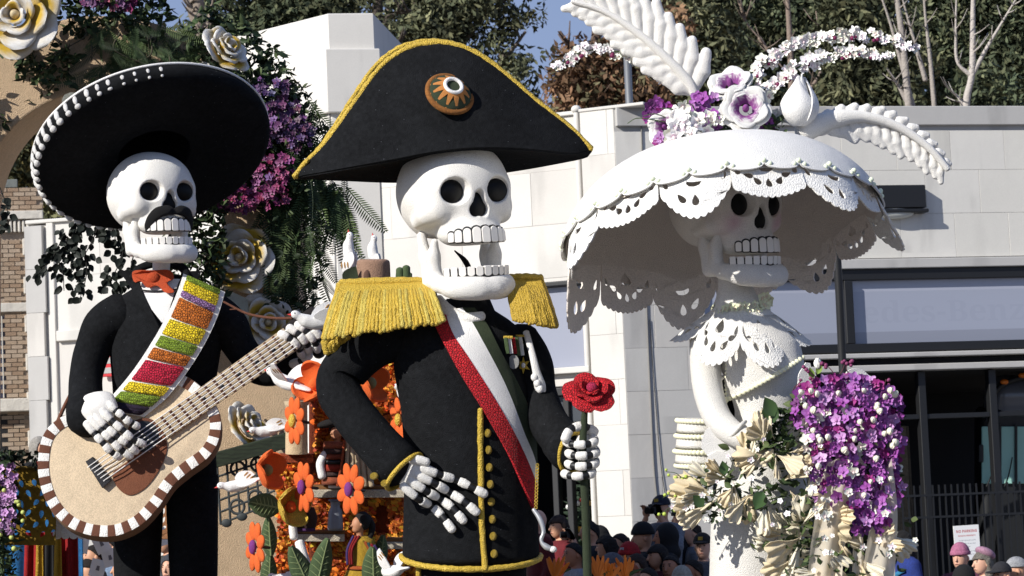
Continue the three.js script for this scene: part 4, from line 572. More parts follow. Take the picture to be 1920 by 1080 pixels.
// ---------------------------------------------------------------- the guitar player
const D2 = 23.5;
{
  const T = new Thing('skeleton_figure', 'skeleton figure in black suit with orange bow tie and black moustache', 'parade statue', D2, 310, 1330);
  const { sk, at, qq } = addSkull(T, { x: 284, y: 366, z: 0, s: 0.775, yaw: 0.58, pitch: -0.06, roll: 0.05, jaw: 29 });
  const torso = loft([[515, 285, 335, -10, 24], [540, 250, 365, -4, 34], [562, 218, 408, 0, 46], [600, 205, 424, 0, 58], [660, 206, 414, 0, 66], [740, 212, 402, 0, 68], [830, 212, 404, 0, 66], [910, 212, 408, 0, 62]], 5, 48), tz = torso.userData.z;
  T.add('jacket', torso, M.black);
  for (const [xa, xb, xc, xd] of [[211, 306, 214, 300], [312, 409, 318, 408]]) T.add('trouser_leg', loft([[890, xa, xb, 0, 52], [960, xa, xb, 0, 50], [1080, xc, xd, 0, 46], [1330, xc + 8, xd - 8, 0, 42]], 4, 32), M.black);
  T.add('sleeve', tubeR(line([[232, 590, 0], [200, 610, 4], [176, 655, 10], [167, 702, 34], [172, 738, 74], [182, 772, 128]]), [44, 42, 34, 31, 32, 36], 40, 20), M.black);
  T.add('sleeve', tubeR(line([[396, 585, 0], [424, 606, -4], [452, 655, -8], [486, 694, 0], [530, 694, 14], [560, 672, 22]]), [40, 38, 31, 28, 25, 22], 40, 20), M.black);
  T.add('sleeve_cuff', tubeR(line([[178, 760, 112], [187, 778, 138]]), [37, 40], 6, 22), M.black);
  T.add('neck', tubeR(line([[303, 480, 0], [302, 515, 2], [302, 545, 6]]), [17, 16, 22], 12, 14), M.bone);
  const lay = (pts, l, m, name, th = 3) => { const s = shape(pts, true, 40).map(p => p.clone()); const g = prism(s, th, 0.6); return T.add(name, mapGeo(g, (x, y, z) => V3(x, y, tz(x, -y) + l + z)), m); };
  T.add('shirt_front', sheet((u, v) => { const y = lerp(524, 604, v), w = lerp(44, 1.5, Math.pow(v, 1.3)), x = lerp(300, 313, v) + (u * 2 - 1) * w; return V(x, y, tz(x, y) + 4); }, 10, 20, 3), M.white);
  T.add('lapel', sheet((u, v) => { const y = lerp(508, 612, v), x = lerp(lerp(252, 308, v), lerp(222, 303, v), u); return V(x, y, tz(Math.max(225, x), y) + 7 - 4 * u); }, 6, 16, 4), M.black);
  T.add('lapel', sheet((u, v) => { const y = lerp(508, 612, v), x = lerp(lerp(344, 316, v), lerp(378, 330, v), u); return V(x, y, tz(x, y) + 7 - 4 * u); }, 6, 16, 4), M.black);
  T.add('collar', tubeR(line([[250, 520, 14], [262, 502, -16], [300, 492, -34], [340, 502, -16], [352, 522, 14]]), [7, 10, 11, 10, 7], 24, 10, 0.6), M.black);
  const bow = mat(190, 74, 32, 'sand', 0.4, { bump: 0.008 });
  T.add('bow_tie', mapGeo(prism(shape([[252, 510], [290, 507], [324, 508], [330, 523], [318, 530], [334, 547], [318, 549], [300, 536], [284, 540], [268, 527], [258, 530]], true, 50), 6, 1.5), (x, y, z) => V3(x, y, tz(300, -y) + 12 + z + 3 * Math.sin(x * 0.12))), bow);
  T.add('bow_knot', ball(12, 11, 8).translate(292, -521, tz(300, 522) + 18), bow); T.add('bow_string', tubeR(line([[270, 544, tz(300, 544) + 8], [300, 546, tz(300, 546) + 10], [336, 542, tz(330, 542) + 8]]), [1.6, 1.6], 12, 6), M.joint);
  // moustache lying on the upper jaw
  const hair = mat(24, 23, 24, 'felt', 0.12, { bump: 0.012 });
  for (const e of [-1, 1]) T.add('moustache', tubeR([[0, -52, 118], [e * 18, -49, 118], [e * 38, -54, 110], [e * 50, -67, 99], [e * 56, -82, 90], [e * 57, -96, 84]].map(p => at(...p)), [6, 9.5, 10.5, 9, 7, 3], 30, 10, 0.6), hair, sk);
  // strumming hand
  const h = T.add('hand', tubeR(line([[180, 762, 142], [186, 780, 160], [190, 800, 168]]), [31, 34, 22], 12, 18, 0.5), M.bone);
  const Z = [172, 178, 180, 178, 170];
  [[[204, 768], [216, 780], [229, 790], [241, 801], [257, 811]], [[192, 780], [211, 799], [229, 814], [250, 833], [269, 843]], [[180, 789], [202, 811], [221, 827], [241, 842], [256, 857]], [[172, 795], [194, 817], [210, 833], [227, 851], [246, 865]], [[164, 803], [183, 826], [195, 839], [211, 856], [226, 867]]].forEach((p, i) => finger(T, h, p.map(([x, y], j) => [x, y, Z[j] - (i === 0 ? 8 : 0)]), 7.6, 4, 1.6));
  T.shift(h, 24, -19);
  // hand on the strings
  const k = T.add('hand', tubeR(line([[584, 672, 16], [590, 650, 20], [580, 634, 30]]), [22, 24, 18], 10, 16, 0.6), M.joint);
  T.shift(k, 15, -12);
  [[[517, 636], [536, 646], [551, 662], [556, 678]], [[533, 625], [552, 637], [565, 654], [569, 670]], [[548, 618], [566, 631], [581, 652], [585, 668]], [[560, 611], [577, 623], [592, 645], [596, 660]]].forEach(p => finger(T, k, p.map(([x, y], j) => [x, y, [84, 88, 82, 64][j]]), 8, 3, 1));
  finger(T, k, [[536, 694, 40], [556, 686, 50], [570, 676, 50]], 8.5, 2, 1);
}
{ // sombrero
  const T = new Thing('sombrero', 'huge black sombrero with white stitched rim on the moustached skull', 'hat', D2, 280, 400);
  const n = V3(0.285, -0.785, 0.552).normalize(), q = qTo(Y3, n.clone().negate()), c = V(285, 288, -28), P = g => g.applyQuaternion(q).translate(c.x, c.y, c.z);
  const lat = (pr, s = 72) => new THREE.LatheGeometry(pr.map(p => new THREE.Vector2(...p)), s);
  T.add('brim', P(lat([[70, -2], [110, -6], [150, -8], [190, -7], [214, -5], [224, 2], [227, 12], [225, 24], [214, 20], [190, 8], [150, 4], [110, 5], [70, 8]], 96)), M.black);
  T.add('crown', P(lat([[86, -4], [84, 10], [74, 60], [56, 110], [30, 134], [0, 140]])), M.black);
  T.add('rim_cord', P(new THREE.TorusGeometry(226, 2.4, 8, 120).rotateX(Math.PI / 2).translate(0, 25, 0)), M.white);
  for (let i = 0; i < 58; i++) { const a = i / 58 * 6.2832 + rr(-0.01, 0.01), e = V3(Math.cos(a), 0, Math.sin(a)), p = e.clone().multiplyScalar(226).setY(13), t = V3(-Math.sin(a), 0, Math.cos(a)); { const w = p.clone().applyQuaternion(q).add(c); if (w.x > 335 + 30 * rnd()) continue; var sz = clamp((350 - w.x) / 230, 0.42, 1); } const qq = q.clone().multiply(qBasis(t, V3(0, 1, 0), t.clone().cross(Y3))); T.inst('stitch', G.ball, M.white, p.applyQuaternion(q).add(c), qq, V3(rr(4.5, 6) * (0.5 + 0.5 * sz), rr(11, 13.5) * sz, 5 * sz)); const p2 = e.clone().multiplyScalar(222).setY(0.5); T.inst('stitch', G.ball, M.white, p2.applyQuaternion(q).add(c), qq, V3(rr(6, 9) * sz, rr(5.5, 8) * sz, 6 * sz)); }
}
// guitar: every piece lies on the sloping face plane
const gz = (x, y) => 128 + 0.28 * (y - 850);
{
  const T = new Thing('guitar', 'big sand coloured guitar with brown and white chequered binding', 'guitar', D2, 240, 1000);
  const out = shape([[300, 711], [330, 716], [364, 735], [397, 772], [408, 802], [405, 836], [388, 866], [354, 892], [326, 916], [300, 955], [268, 988], [225, 1007], [175, 1006], [130, 987], [97, 951], [79, 906], [76, 862], [85, 823], [110, 797], [148, 783], [190, 778], [222, 762], [246, 734], [270, 717]], true, 192);
  const lay = (pts, th, lift, bev = 0.8) => mapGeo(prism(pts, th, bev), (x, y, z) => V3(x, y, gz(x, -y) + lift + z));
  const body = T.add('body', mapGeo(prism(out, 46, 1.5), (x, y, z) => V3(x + 0.06 * (z - 46), y + 0.30 * (z - 46), gz(x, -y) + z - 46)), mat(150, 112, 76, 'sand', 0.4));
  const N = out.length, cen = i => { const a = out[(i + N - 1) % N], b = out[(i + 1) % N], t = b.clone().sub(a).normalize(); return V3(t.y, -t.x, 0); }, inw = (i, d) => out[(i + N) % N].clone().addScaledVector(cen((i + N) % N), d);
  const sgn = (() => { const g = out[0].clone().addScaledVector(cen(0), 10); return g.y < out[0].y ? 1 : -1; })();
  const inner = out.map((p, i) => inw(i, 20 * sgn));
  T.add('top', lay(inner, 3, 0.6), M.sand, body);
  const step = 3, nb = N / step | 0; for (let k = 0; k < nb; k++) { const p = []; for (let j = 0; j <= step; j++) p.push(inw(k * step + j, 0.5 * sgn)); for (let j = step; j >= 0; j--) p.push(inw(k * step + j, 20.5 * sgn)); T.add('binding_block', lay(p, 5, 0.5, 0.5), k % 2 ? M.brown : M.paper, body); }
  T.add('pickguard', lay(shape([[262, 801], [286, 804], [303, 822], [311, 848], [306, 872], [292, 900], [270, 925], [246, 935], [226, 924], [213, 897], [228, 884], [244, 868], [238, 845], [243, 816]], true, 70), 2.4, 3.8), mat(130, 78, 52, 'sand', 0.3), body);
  const disc = (x, y, r, n = 40) => Array.from({ length: n }, (_, i) => V(x + r * Math.cos(i / n * 6.2832), y + r * Math.sin(i / n * 6.2832)));
  T.add('sound_hole', lay(disc(268, 829, 29), 1.4, 6.4, 0.3), mat(16, 15, 16, null, 0, { rough: 0.35 }), body); T.add('sound_hole_ring', mapGeo(new THREE.TorusGeometry(30, 3, 8, 40).translate(268, -829, 0), (x, y, z) => V3(x, y, gz(x, -y) + 6 + z)), M.brown, body);
  const br = T.add('bridge', lay([V(164, 874), V(176, 866), V(212, 908), V(197, 922)], 11, 3, 1.5), mat(72, 72, 76, 'felt', 0.3), body); 
  const up = t => [lerp(286, 519, t), lerp(801, 632, t)], lo = t => [lerp(313, 547, t), lerp(831, 671, t)];
  const neckPts = [V(...up(0)), V(...up(1)), V(...lo(1)), V(...lo(0))];
  const neck = T.add('neck', mapGeo(prism(neckPts, 26, 1), (x, y, z) => V3(x, y, gz(x, -y) + 10 + z - 24)), mat(196, 176, 146, 'grain', 0.5));
  T.add('headstock', mapGeo(prism([V(516, 630), V(570, 592), V(606, 636), V(550, 674)], 20, 2), (x, y, z) => V3(x, y, gz(x, -y) - 12 + z)), mat(48, 40, 38, 'felt', 0.4), neck);
  for (let i = 0; i < 15; i++) { const t = 0.05 + 0.93 * (1 - Math.pow(1 - i / 14, 1.0)) , a = up(t), b = lo(t); for (let k = 0; k < 6; k++) { const f = (k + 0.5) / 6, x = lerp(a[0], b[0], f), y = lerp(a[1], b[1], f); T.add('fret_mark', rbox(5.4, 6, 4, 0.8, 1).rotateZ(-0.72 + 1.57).translate(x, -y, gz(x, y) + 13), M.brown, neck); } }
  for (const t of [0.33, 0.47, 0.6, 0.74, 0.87]) { const a = up(t), b = lo(t), x = (a[0] + b[0]) / 2, y = (a[1] + b[1]) / 2; T.add('position_dot', lay(disc(x, y, 4.2, 16), 2, 12, 0.4), M.joint, neck); }
  for (let i = 0; i < 6; i++) { const f = i / 5, x0 = lerp(172, 200, f), y0 = lerp(882, 908, f), x1 = lerp(524, 544, f), y1 = lerp(636, 666, f); T.add('string', tubeR([V(x0 - 4, y0 + 3, gz(x0, y0) + 12), V(x0, y0, gz(x0, y0) + 16), V((x0 + x1) / 2, (y0 + y1) / 2, gz((x0 + x1) / 2, (y0 + y1) / 2) + 18), V(x1, y1, gz(x1, y1) + 17)], [1.1, 1.1], 12, 6), M.white); }
  T.add('strap_cord', tubeR(line([[137, 690, -20], [120, 740, -10], [100, 790, 20], [86, 840, 60], [82, 860, 80]]), [3.5, 4], 20, 8), M.brown);
}
{ // flowered strap
  scene.children[scene.children.length - 1].position.addScaledVector(R3, 19 * D2 / F).addScaledVector(U3, 18 * D2 / F);
  const T = new Thing('guitar_strap', 'white edged guitar strap filled with bright petal blocks across the chest', 'strap', D2, 320, 760);
  const L = smoothCurve([[352, 514, 66], [342, 548, 78], [322, 596, 90], [298, 640, 98], [266, 690, 106], [236, 728, 114], [204, 762, 116]]), Rr = smoothCurve([[427, 548, 58], [418, 585, 74], [404, 622, 88], [382, 664, 98], [356, 704, 106], [326, 742, 116], [286, 776, 118]]);
  const at = (u, v, l = 0) => { const p = L.getPoint(v).lerp(Rr.getPoint(v), u); p.z += l + 6 * Math.sin(Math.PI * u); return p; };
  T.add('band', sheet((u, v) => at(u, v), 8, 50, 5), M.paper);
  const Y = mat(244, 214, 30, 'crumb', 0.7, { bump: 0.022 }), O = mat(206, 112, 30, 'crumb', 0.7, { bump: 0.022 }), Gr = mat(132, 158, 40, 'crumb', 0.6, { bump: 0.016 }), Pu = mat(160, 120, 170, 'crumb', 0.7, { bump: 0.025 }), Rd = mat(200, 22, 60, 'crumb', 0.7, { bump: 0.022 }), Dk = mat(46, 28, 60, 'crumb', 0.3, { bump: 0.01 });
  const bl = [[0.0, 0.032, Gr], [0.045, 0.125, Y], [0.137, 0.175, Pu], [0.19, 0.315, O], [0.33, 0.43, Y], [0.445, 0.51, Gr], [0.525, 0.585, O], [0.6, 0.735, Rd], [0.755, 0.82, Y], [0.835, 0.91, Gr], [0.925, 0.985, Dk]];
  for (const [a, b, m] of bl) { const s = rnd() * 100; T.add('petal_block', sheet((u, v) => { const e = Math.min(1, 6 * Math.min(u, 1 - u), 6 * Math.min(v, 1 - v)); return at(lerp(0.1, 0.9, u), lerp(a, b, v), 4 + e * (2.4 + 4.5 * (fbm(u * 0.9 + s, v * 0.9 + s, 7, 12, 2) - 0.35))); }, 30, 14, 4), m); }
}
// ---------------------------------------------------------------- flowers
const petalSheet = (len0, w, cup, curl, nu = 4, nv = 4, th = 0) => sheet((u, v) => { const x = (u - 0.5) * 2, ww = w * Math.pow(Math.sin(Math.PI * (0.08 + 0.86 * v)), 0.7); return V3(x * ww, v * len0, cup * x * x * ww + curl * v * v); }, nu, nv, th);
function orchidGeo(kind) {      // five petals and a lip, radius about 1, facing +z
  const l = []; const R = kind ? [[0, 0.42], [1.25, 0.5], [-1.25, 0.5], [2.45, 0.34], [-2.45, 0.34]] : [[0, 0.3], [1.3, 0.42], [-1.3, 0.42], [2.5, 0.3], [-2.5, 0.3]];
  for (const [a, w] of R) l.push(xf(petalSheet(1, w, 0.35, rr(0.05, 0.4), 3, 3), quat(0, 0, a)));
  let g = merge(l); g = colour(g, (x, y, z) => { const r = len(x, y), k = sst(0.5, 0.1, r); return [lerp(1, 0.8, k), lerp(1, 0.55, k), lerp(1, 0.75, k)]; });
  const lip = xf(ball(0.2, 0.26, 0.22, 6), null, V3(0, -0.12, 0.2)); colour(lip, () => [0.9, 0.75, 0.8]); return merge([g, lip]);
}
G.orchid = [orchidGeo(0), orchidGeo(1), orchidGeo(1)];
G.bud = (() => { const l = []; for (let i = 0; i < 3; i++) l.push(xf(petalSheet(0.9, 0.42, -0.35, -0.25, 4, 4), quat(0.15, 0, 0).premultiply(quat(0, i * 2.09, 0)), null)); return merge([ball(0.36, 0.5, 0.36, 8).translate(0, 0.45, 0), ...l]); })();
G.leaf = sheet((u, v) => { const x = (u - 0.5) * 2, w = 0.26 * Math.sin(Math.PI * Math.pow(v, 0.8)); return V3(x * w, v, 0.12 * Math.abs(x) * w * 3 + 0.25 * v * v); }, 4, 6);
const OM = (r, g, b) => mat(r, g, b, null, 0, { rough: 0.6, vertexColors: true, sheen: 0.3, transmission: 0 });
const ORCH = [OM(146, 70, 154), OM(166, 100, 176), OM(106, 44, 110), OM(188, 142, 194), OM(150, 46, 124), OM(204, 164, 206)], OWH = [OM(244, 244, 236), OM(236, 238, 222), OM(248, 246, 244)];
const leafM = mat(255, 255, 255, null, 0, { rough: 0.6, specularIntensity: 0.5 });
const GRN = [[0.06, 0.09, 0.03], [0.04, 0.065, 0.025], [0.09, 0.12, 0.045], [0.03, 0.05, 0.02]];
const pick = a => a[rnd() * a.length | 0];
function blossom(T, x, y, z, s, m, dir, parent, name = 'blossom') { return T.inst(name, pick(G.orchid), m, V(x, y, z), qLook(dir || V3(rr(-0.7, 0.5), rr(-0.4, 0.7), 1)).multiply(quat(0, 0, rr(-0.6, 0.6))), s, parent); }
// foam rose made of thick petals: [count, radius, height, lean], colours by fn(v)
function foamRose(name, label, cat, d, x, y, z, R, dir, cfn, group, tw = 0, rings) {
  const T = new Thing(name, label, cat, d, x, y, group), q = qLook(dir).multiply(quat(0, 0, tw)), c = V(x, y, z), m = mat(255, 255, 255, 'grain', 0.3, { bump: 0.004, rough: 0.8, vertexColors: true });
  for (const [n, r0, r1, h0, h1, w] of rings || [[6, 0.45, 1.0, 0.0, 0.16, 0.72], [5, 0.36, 0.76, 0.05, 0.34, 0.78], [4, 0.24, 0.5, 0.1, 0.46, 0.92], [3, 0.12, 0.27, 0.16, 0.52, 1.2]])
    for (let i = 0; i < n; i++) { const a0 = (i + 0.5 * (n % 2)) / n * 6.2832 + rr(-0.1, 0.1), j = rr(0.94, 1.06), g = sheet((u, v) => { const x = (u - 0.5) * 2, ww = w * Math.pow(Math.sin(Math.PI * (0.16 + 0.78 * v)), 0.5), a = a0 + x * ww, r = (lerp(r0, r1 * j, v)) * (1 - 0.10 * x * x * v); return V3(r * Math.cos(a), r * Math.sin(a), lerp(h0, h1, Math.sin(v * 1.75)) - 0.10 * x * x * v + 0.05 * v * Math.sin(a * 3 + i)).multiplyScalar(R); }, 12, 10, R * 0.05);
      colour(g, (px, py, pz) => cfn(len(px, py) / R, pz / R, Math.atan2(py, px), r1)); T.add('petal', g.applyQuaternion(q).translate(c.x, c.y, c.z), m); }
  T.add('heart', colour(ball(0.13 * R, 0.13 * R, 0.3 * R, 14), () => cfn(0, 0.4, 0, 0)).applyQuaternion(q).translate(c.x, c.y, c.z).translate(...V3(0, 0, 0.16 * R).applyQuaternion(q).toArray()), m); return T;
}
const WH = [0.86, 0.85, 0.82], mix3 = (a, b, t) => a.map((v, i) => lerp(v, b[i], t));

// ---------------------------------------------------------------- the lady in white
const D3 = 19.5;
// lace: a cut-out panel in (u, v), u in [-1, 1] across and v in [0, 1] down; pw, ph its size in px
function lace(pw, ph, map, thick = 3, edge = 0.62) {
  const sh = new THREE.Shape(), n = 72; for (let i = 0; i <= 14; i++) { const u = -1 + i / 7; i ? sh.lineTo(u, 0) : sh.moveTo(u, 0); }
  for (let i = 0; i <= n; i++) { const u = 1 - 2 * i / n; sh.lineTo(u, edge + (1 - edge) * Math.pow(Math.cos(u * Math.PI / 2), 0.85) * 0.95 + 0.05 * Math.pow(Math.abs(Math.sin(Math.PI * 5.5 * (u + 1))), 0.7)); }
  const drop = (cx, cy, a, l, w) => { const p = new THREE.Path(), N = 12; for (let i = 0; i < N; i++) { const t = i / N * 6.2832, r = Math.sin(t / 2) ** 1.2, lx = w * 0.5 * Math.sin(t) * r * 1.2, ly = -l * 0.5 * Math.cos(t), x = cx + lx * Math.cos(a) - ly * Math.sin(a) * 1, y = cy - (lx * Math.sin(a) + ly * Math.cos(a)); i ? p.lineTo(x / (pw / 2), y / ph) : p.moveTo(x / (pw / 2), y / ph); } sh.holes.push(p); };
  const c0 = 0.40 * ph; drop(0, c0 - 4, Math.PI, 0.26 * ph, 0.24 * pw);
  for (let i = -2; i <= 2; i++) { const a = i * 0.56, r = 0.33 * ph; drop(Math.sin(a) * r * 1.1, c0 + Math.cos(a) * r * 0.96, Math.PI - a, 0.19 * ph, 0.11 * pw); }
  for (const e of [-1, 1]) drop(e * 0.41 * pw, 0.42 * ph, Math.PI - e * 0.3, 0.18 * ph, 0.09 * pw);
  const g = new TessellateModifier(0.3, 3).modify(new THREE.ExtrudeGeometry(sh, { depth: thick, bevelEnabled: false })); return mapGeo(g, (u, v, w) => map(u, v, w - thick / 2));
}
{
  const T = new Thing('skeleton_figure', 'tall skeleton lady in white lace dress holding purple flowers', 'parade statue', D3, 1420, 1560);
  addSkull(T, { x: 1362, y: 388, z: 0, s: 0.92, yaw: 0.70, pitch: -0.02, roll: 0.03, jaw: 36 }, true);
  T.add('eyebrow_mark', tubeR(line([[1447, 352, 84], [1442, 362, 88], [1438, 372, 90]]), [0.8, 1.4], 6, 5), M.joint); T.add('eyebrow_mark', tubeR(line([[1452, 350, 80], [1449, 360, 84], [1446, 372, 86]]), [0.8, 1.4], 6, 5), M.joint);
  T.add('neck', loft([[500, 1346, 1402, 4, 26], [540, 1346, 1412, 4, 30], [565, 1340, 1428, 4, 40], [600, 1322, 1462, 2, 52]], 4, 30), M.bone);
  const dress = loft([[590, 1330, 1455, 0, 54], [640, 1340, 1498, 0, 66], [700, 1354, 1510, 0, 70], [770, 1378, 1504, 0, 66], [840, 1368, 1506, 0, 70], [900, 1348, 1512, 0, 80], [960, 1334, 1512, 0, 86], [1080, 1330, 1504, 0, 84], [1300, 1320, 1520, 0, 92], [1560, 1290, 1550, 0, 120]], 4, 48), tz = dress.userData.z;
  const seed1 = mat(236, 233, 226, 'grain', 0.5, { bump: 0.005 });
  T.add('dress', dress, seed1);
  const by = x => 754 - (x - 1352) * 0.575; const bod = (u, v, l) => { const x0 = lerp(1359, 1508, u), yy = lerp(606, by(x0), v), x = lerp(1359, yy < 640 ? lerp(1450, 1494, clamp((yy - 600) / 40)) : lerp(1494, 1508, clamp((yy - 640) / 60)), u), y = lerp(606, by(x), v); return V(x, y, tz(x, y) + l * (0.4 + 0.6 * v)); };
  const bo = T.add('bodice', sheet((u, v) => bod(u, v, 15), 24, 16, 4), seed1);
  const cream = mat(240, 238, 206, null, 0, { rough: 0.7 }), bead = (p, r, par) => T.inst('bead_flower', G.ball, cream, p, null, V3(r, r * 0.9, r * 0.7), par);
  for (let i = 0; i <= 20; i++) bead(bod(i / 20, 1, 18), 5.2, bo); for (let i = 0; i <= 11; i++) bead(bod(0, 0.42 + 0.055 * i, 17), 3, bo);
  const slv = T.add('sleeve', tubeR(line([[1322, 638, 10], [1322, 690, 18], [1328, 742, 34], [1346, 788, 60], [1384, 816, 92], [1424, 824, 104]]), [30, 29, 28, 26, 22, 18], 44, 22), seed1);
  T.add('sleeve_band', tubeR(line([[1298, 714, 14], [1312, 721, 42], [1336, 716, 46], [1352, 708, 28]]), [3.5, 3.5], 20, 8), seed1, slv); T.add('sleeve_band', tubeR(line([[1356, 818, 84], [1368, 806, 108], [1380, 793, 104], [1390, 786, 88]]), [4, 4], 20, 8), seed1, slv); T.add('sleeve_band', tubeR(line([[1372, 828, 92], [1382, 816, 114], [1394, 803, 112], [1404, 795, 98]]), [4, 4], 20, 8), seed1, slv);
  // collar of lace points
  const C = V(1388, 578, 4), cm = (th, r, h, dz = 0) => V3(C.x + r * Math.cos(th), C.y + h + dz, C.z + r * 0.94 * Math.sin(th) );
  const N = 6; for (let i = 0; i < N; i++) { const a0 = 1.13 + Math.PI * 2 * i / N; T.add('collar_point', lace(118, 122, (u, v, w) => { const th = a0 + u * Math.PI / N, vv = v, fold = 4 * v * Math.cos(N * (th - a0)), front = Math.max(0, Math.sin(th)); return cm(th, lerp(44, 126 - 14 * front, vv) + fold + w, -lerp(0, 60 + 50 * front, Math.pow(vv, 1.15)) - 0 ); }, 3, 0.6), M.paper); }
  for (let i = 0; i < 34; i++) { const a = i / 34 * 6.2832, p = cm(a, 50 + rr(-4, 4), rr(-6, 8)); T.inst('garland_blossom', pick(G.orchid), OM(236, 240, 204), p, qLook(V3(Math.cos(a), 0.5, Math.sin(a))), rr(7, 10)); }
  for (let i = 0; i < 9; i++) blossom(T, 1428 + rr(-14, 14), 566 + rr(-10, 10), 34 + rr(-4, 4), 10, OM(238, 242, 210), null, T.o, 'garland_blossom');
  // bustle tiers
  for (let i = 0; i < 3; i++) { const y = 786 + i * 29, o = i * 1.5; const b = T.add('bustle_tier', loft([[y, 1272 - o, 1362, -20, 46], [y + 27, 1269 - o, 1366, -20, 50]], 3, 32), seed1); for (let k = 0; k < 14; k++) { const a = Math.PI * (0.98 - 0.62 * k / 13), p = V(1317 - o / 2 + (46 + o) * Math.cos(a), y + 3, -20 + 50 * Math.sin(a)); bead(p, 5.4, b); } }
  { const b = T.add('bustle_tier', loft([[872, 1268, 1366, -20, 50], [880, 1270, 1366, -20, 49]], 2, 32), seed1); for (let k = 0; k < 14; k++) { const a = Math.PI * (0.98 - 0.62 * k / 13); bead(V(1317 + 48 * Math.cos(a), 874, -20 + 52 * Math.sin(a)), 5.4, b); } }
  T.add('butterfly_petal', petalSheet(70, 34, 0.01, 0.003, 8, 8, 4).applyQuaternion(quat(0, 0, -0.9)).translate(1318, -846, 70), M.white); T.add('butterfly_petal', petalSheet(44, 26, 0.01, 0.003, 8, 8, 4).applyQuaternion(quat(0, 0, 0.5)).translate(1352, -884, 72), M.white);
  for (const [x, y, a, l, w] of [[1500, 832, 0.5, 66, 26], [1490, 760, -0.12, 84, 14], [1478, 808, 0.9, 40, 20], [1504, 724, 0.2, 40, 18], [1580, 730, -0.7, 46, 30], [1600, 742, -0.2, 44, 26]]) T.add('white_petal', petalSheet(l, w, 0.012, 0.002, 8, 8, 3).applyQuaternion(quat(0.1, 0.3, a)).translate(x, -y, 112), M.white);
  for (let i = 0; i < 6; i++) T.add('skirt_fold', tubeR(line([[1450 + i * 3, 962 + i * 20, 84], [1480, 968 + i * 20, 92], [1510, 972 + i * 20, 80]]), [9, 10, 8], 10, 10, 0.7), mat(244, 236, 208, 'grain', 0.4));
}
// the wide lace hat
const HAT = (() => { const r = 0.125, t = 0.335; const c = Math.cos(Math.asin(t)); const ex = V3(Math.cos(r), Math.sin(r), 0), up = V3(-Math.sin(r) * c, Math.cos(r) * c, -t), ef = ex.clone().cross(up); if (ef.z < 0) ef.negate(); const C = V(1353, 424, 0); return (th, rad, h) => C.clone().addScaledVector(ex, rad * Math.cos(th)).addScaledVector(ef, rad * Math.sin(th)).addScaledVector(up, h); })();
{
  const T = new Thing('lace_hat', 'very wide white lace hat on the skeleton lady', 'hat', D3, 1360, 520), N = 14, seedH = mat(240, 238, 233, 'grain', 0.45, { bump: 0.0035 });
  const prof = new THREE.SplineCurve([[0, 138], [60, 137], [130, 130], [200, 108], [250, 74], [282, 36], [296, 6], [303, -14]].map(p => new THREE.Vector2(...p)));
  const dome = T.add('dome', sheet((u, v) => { const th = u * 6.28319, s = Math.pow(Math.abs(Math.sin(N * th)), 0.6), p = prof.getPoint(Math.min(1, v * (0.9 + 0.085 * s))); return HAT(th, p.x + 0.5 + 2 * v, p.y + 3 * (fbm(u * 0.9 + 0.05, v * 0.6, 9, 3, 3) - 0.5)); }, 336, 26, 3), seedH);
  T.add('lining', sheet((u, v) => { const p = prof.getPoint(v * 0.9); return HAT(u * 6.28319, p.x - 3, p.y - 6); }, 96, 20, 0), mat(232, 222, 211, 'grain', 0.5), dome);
  const back = mat(238, 229, 219, 'grain', 0.9, { bump: 0.003 });  // dimmer, warmer lace colour with the shade of the rear panels painted in
  for (let i = 0; i < N; i++) { const a0 = 0.88 + 6.28319 * i / N, big = i % 2 === 0, sm = Math.sin(a0), drop = (th) => { const dl = Math.atan2(Math.sin(th - 3.85), Math.cos(th - 3.85)); return (lerp(92, 118, 0.5 + 0.5 * Math.sin(th)) + 40 * Math.exp(-dl * dl / 0.5)); };
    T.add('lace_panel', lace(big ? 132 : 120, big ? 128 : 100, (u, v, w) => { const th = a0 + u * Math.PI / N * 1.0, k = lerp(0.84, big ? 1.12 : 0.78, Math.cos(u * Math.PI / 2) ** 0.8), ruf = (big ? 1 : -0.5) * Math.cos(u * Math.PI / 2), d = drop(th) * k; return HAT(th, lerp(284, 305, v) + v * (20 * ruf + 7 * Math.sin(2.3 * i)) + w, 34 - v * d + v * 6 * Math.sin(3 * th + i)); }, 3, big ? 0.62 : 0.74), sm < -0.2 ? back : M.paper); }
  const cr = mat(226, 234, 206, null, 0, { rough: 0.7 });
  for (let i = 0; i < 2 * N; i++) { const a = 3.14159 * i / N, p = prof.getPoint(0.885); for (let k = 0; k < 3; k++) T.inst('button_flower', G.ball, cr, HAT(a + (k - 1) * 0.034, p.x + 5, p.y - (k === 1 ? -4 : 3)), null, V3(4.6, 4.6, 4), dome); }
}
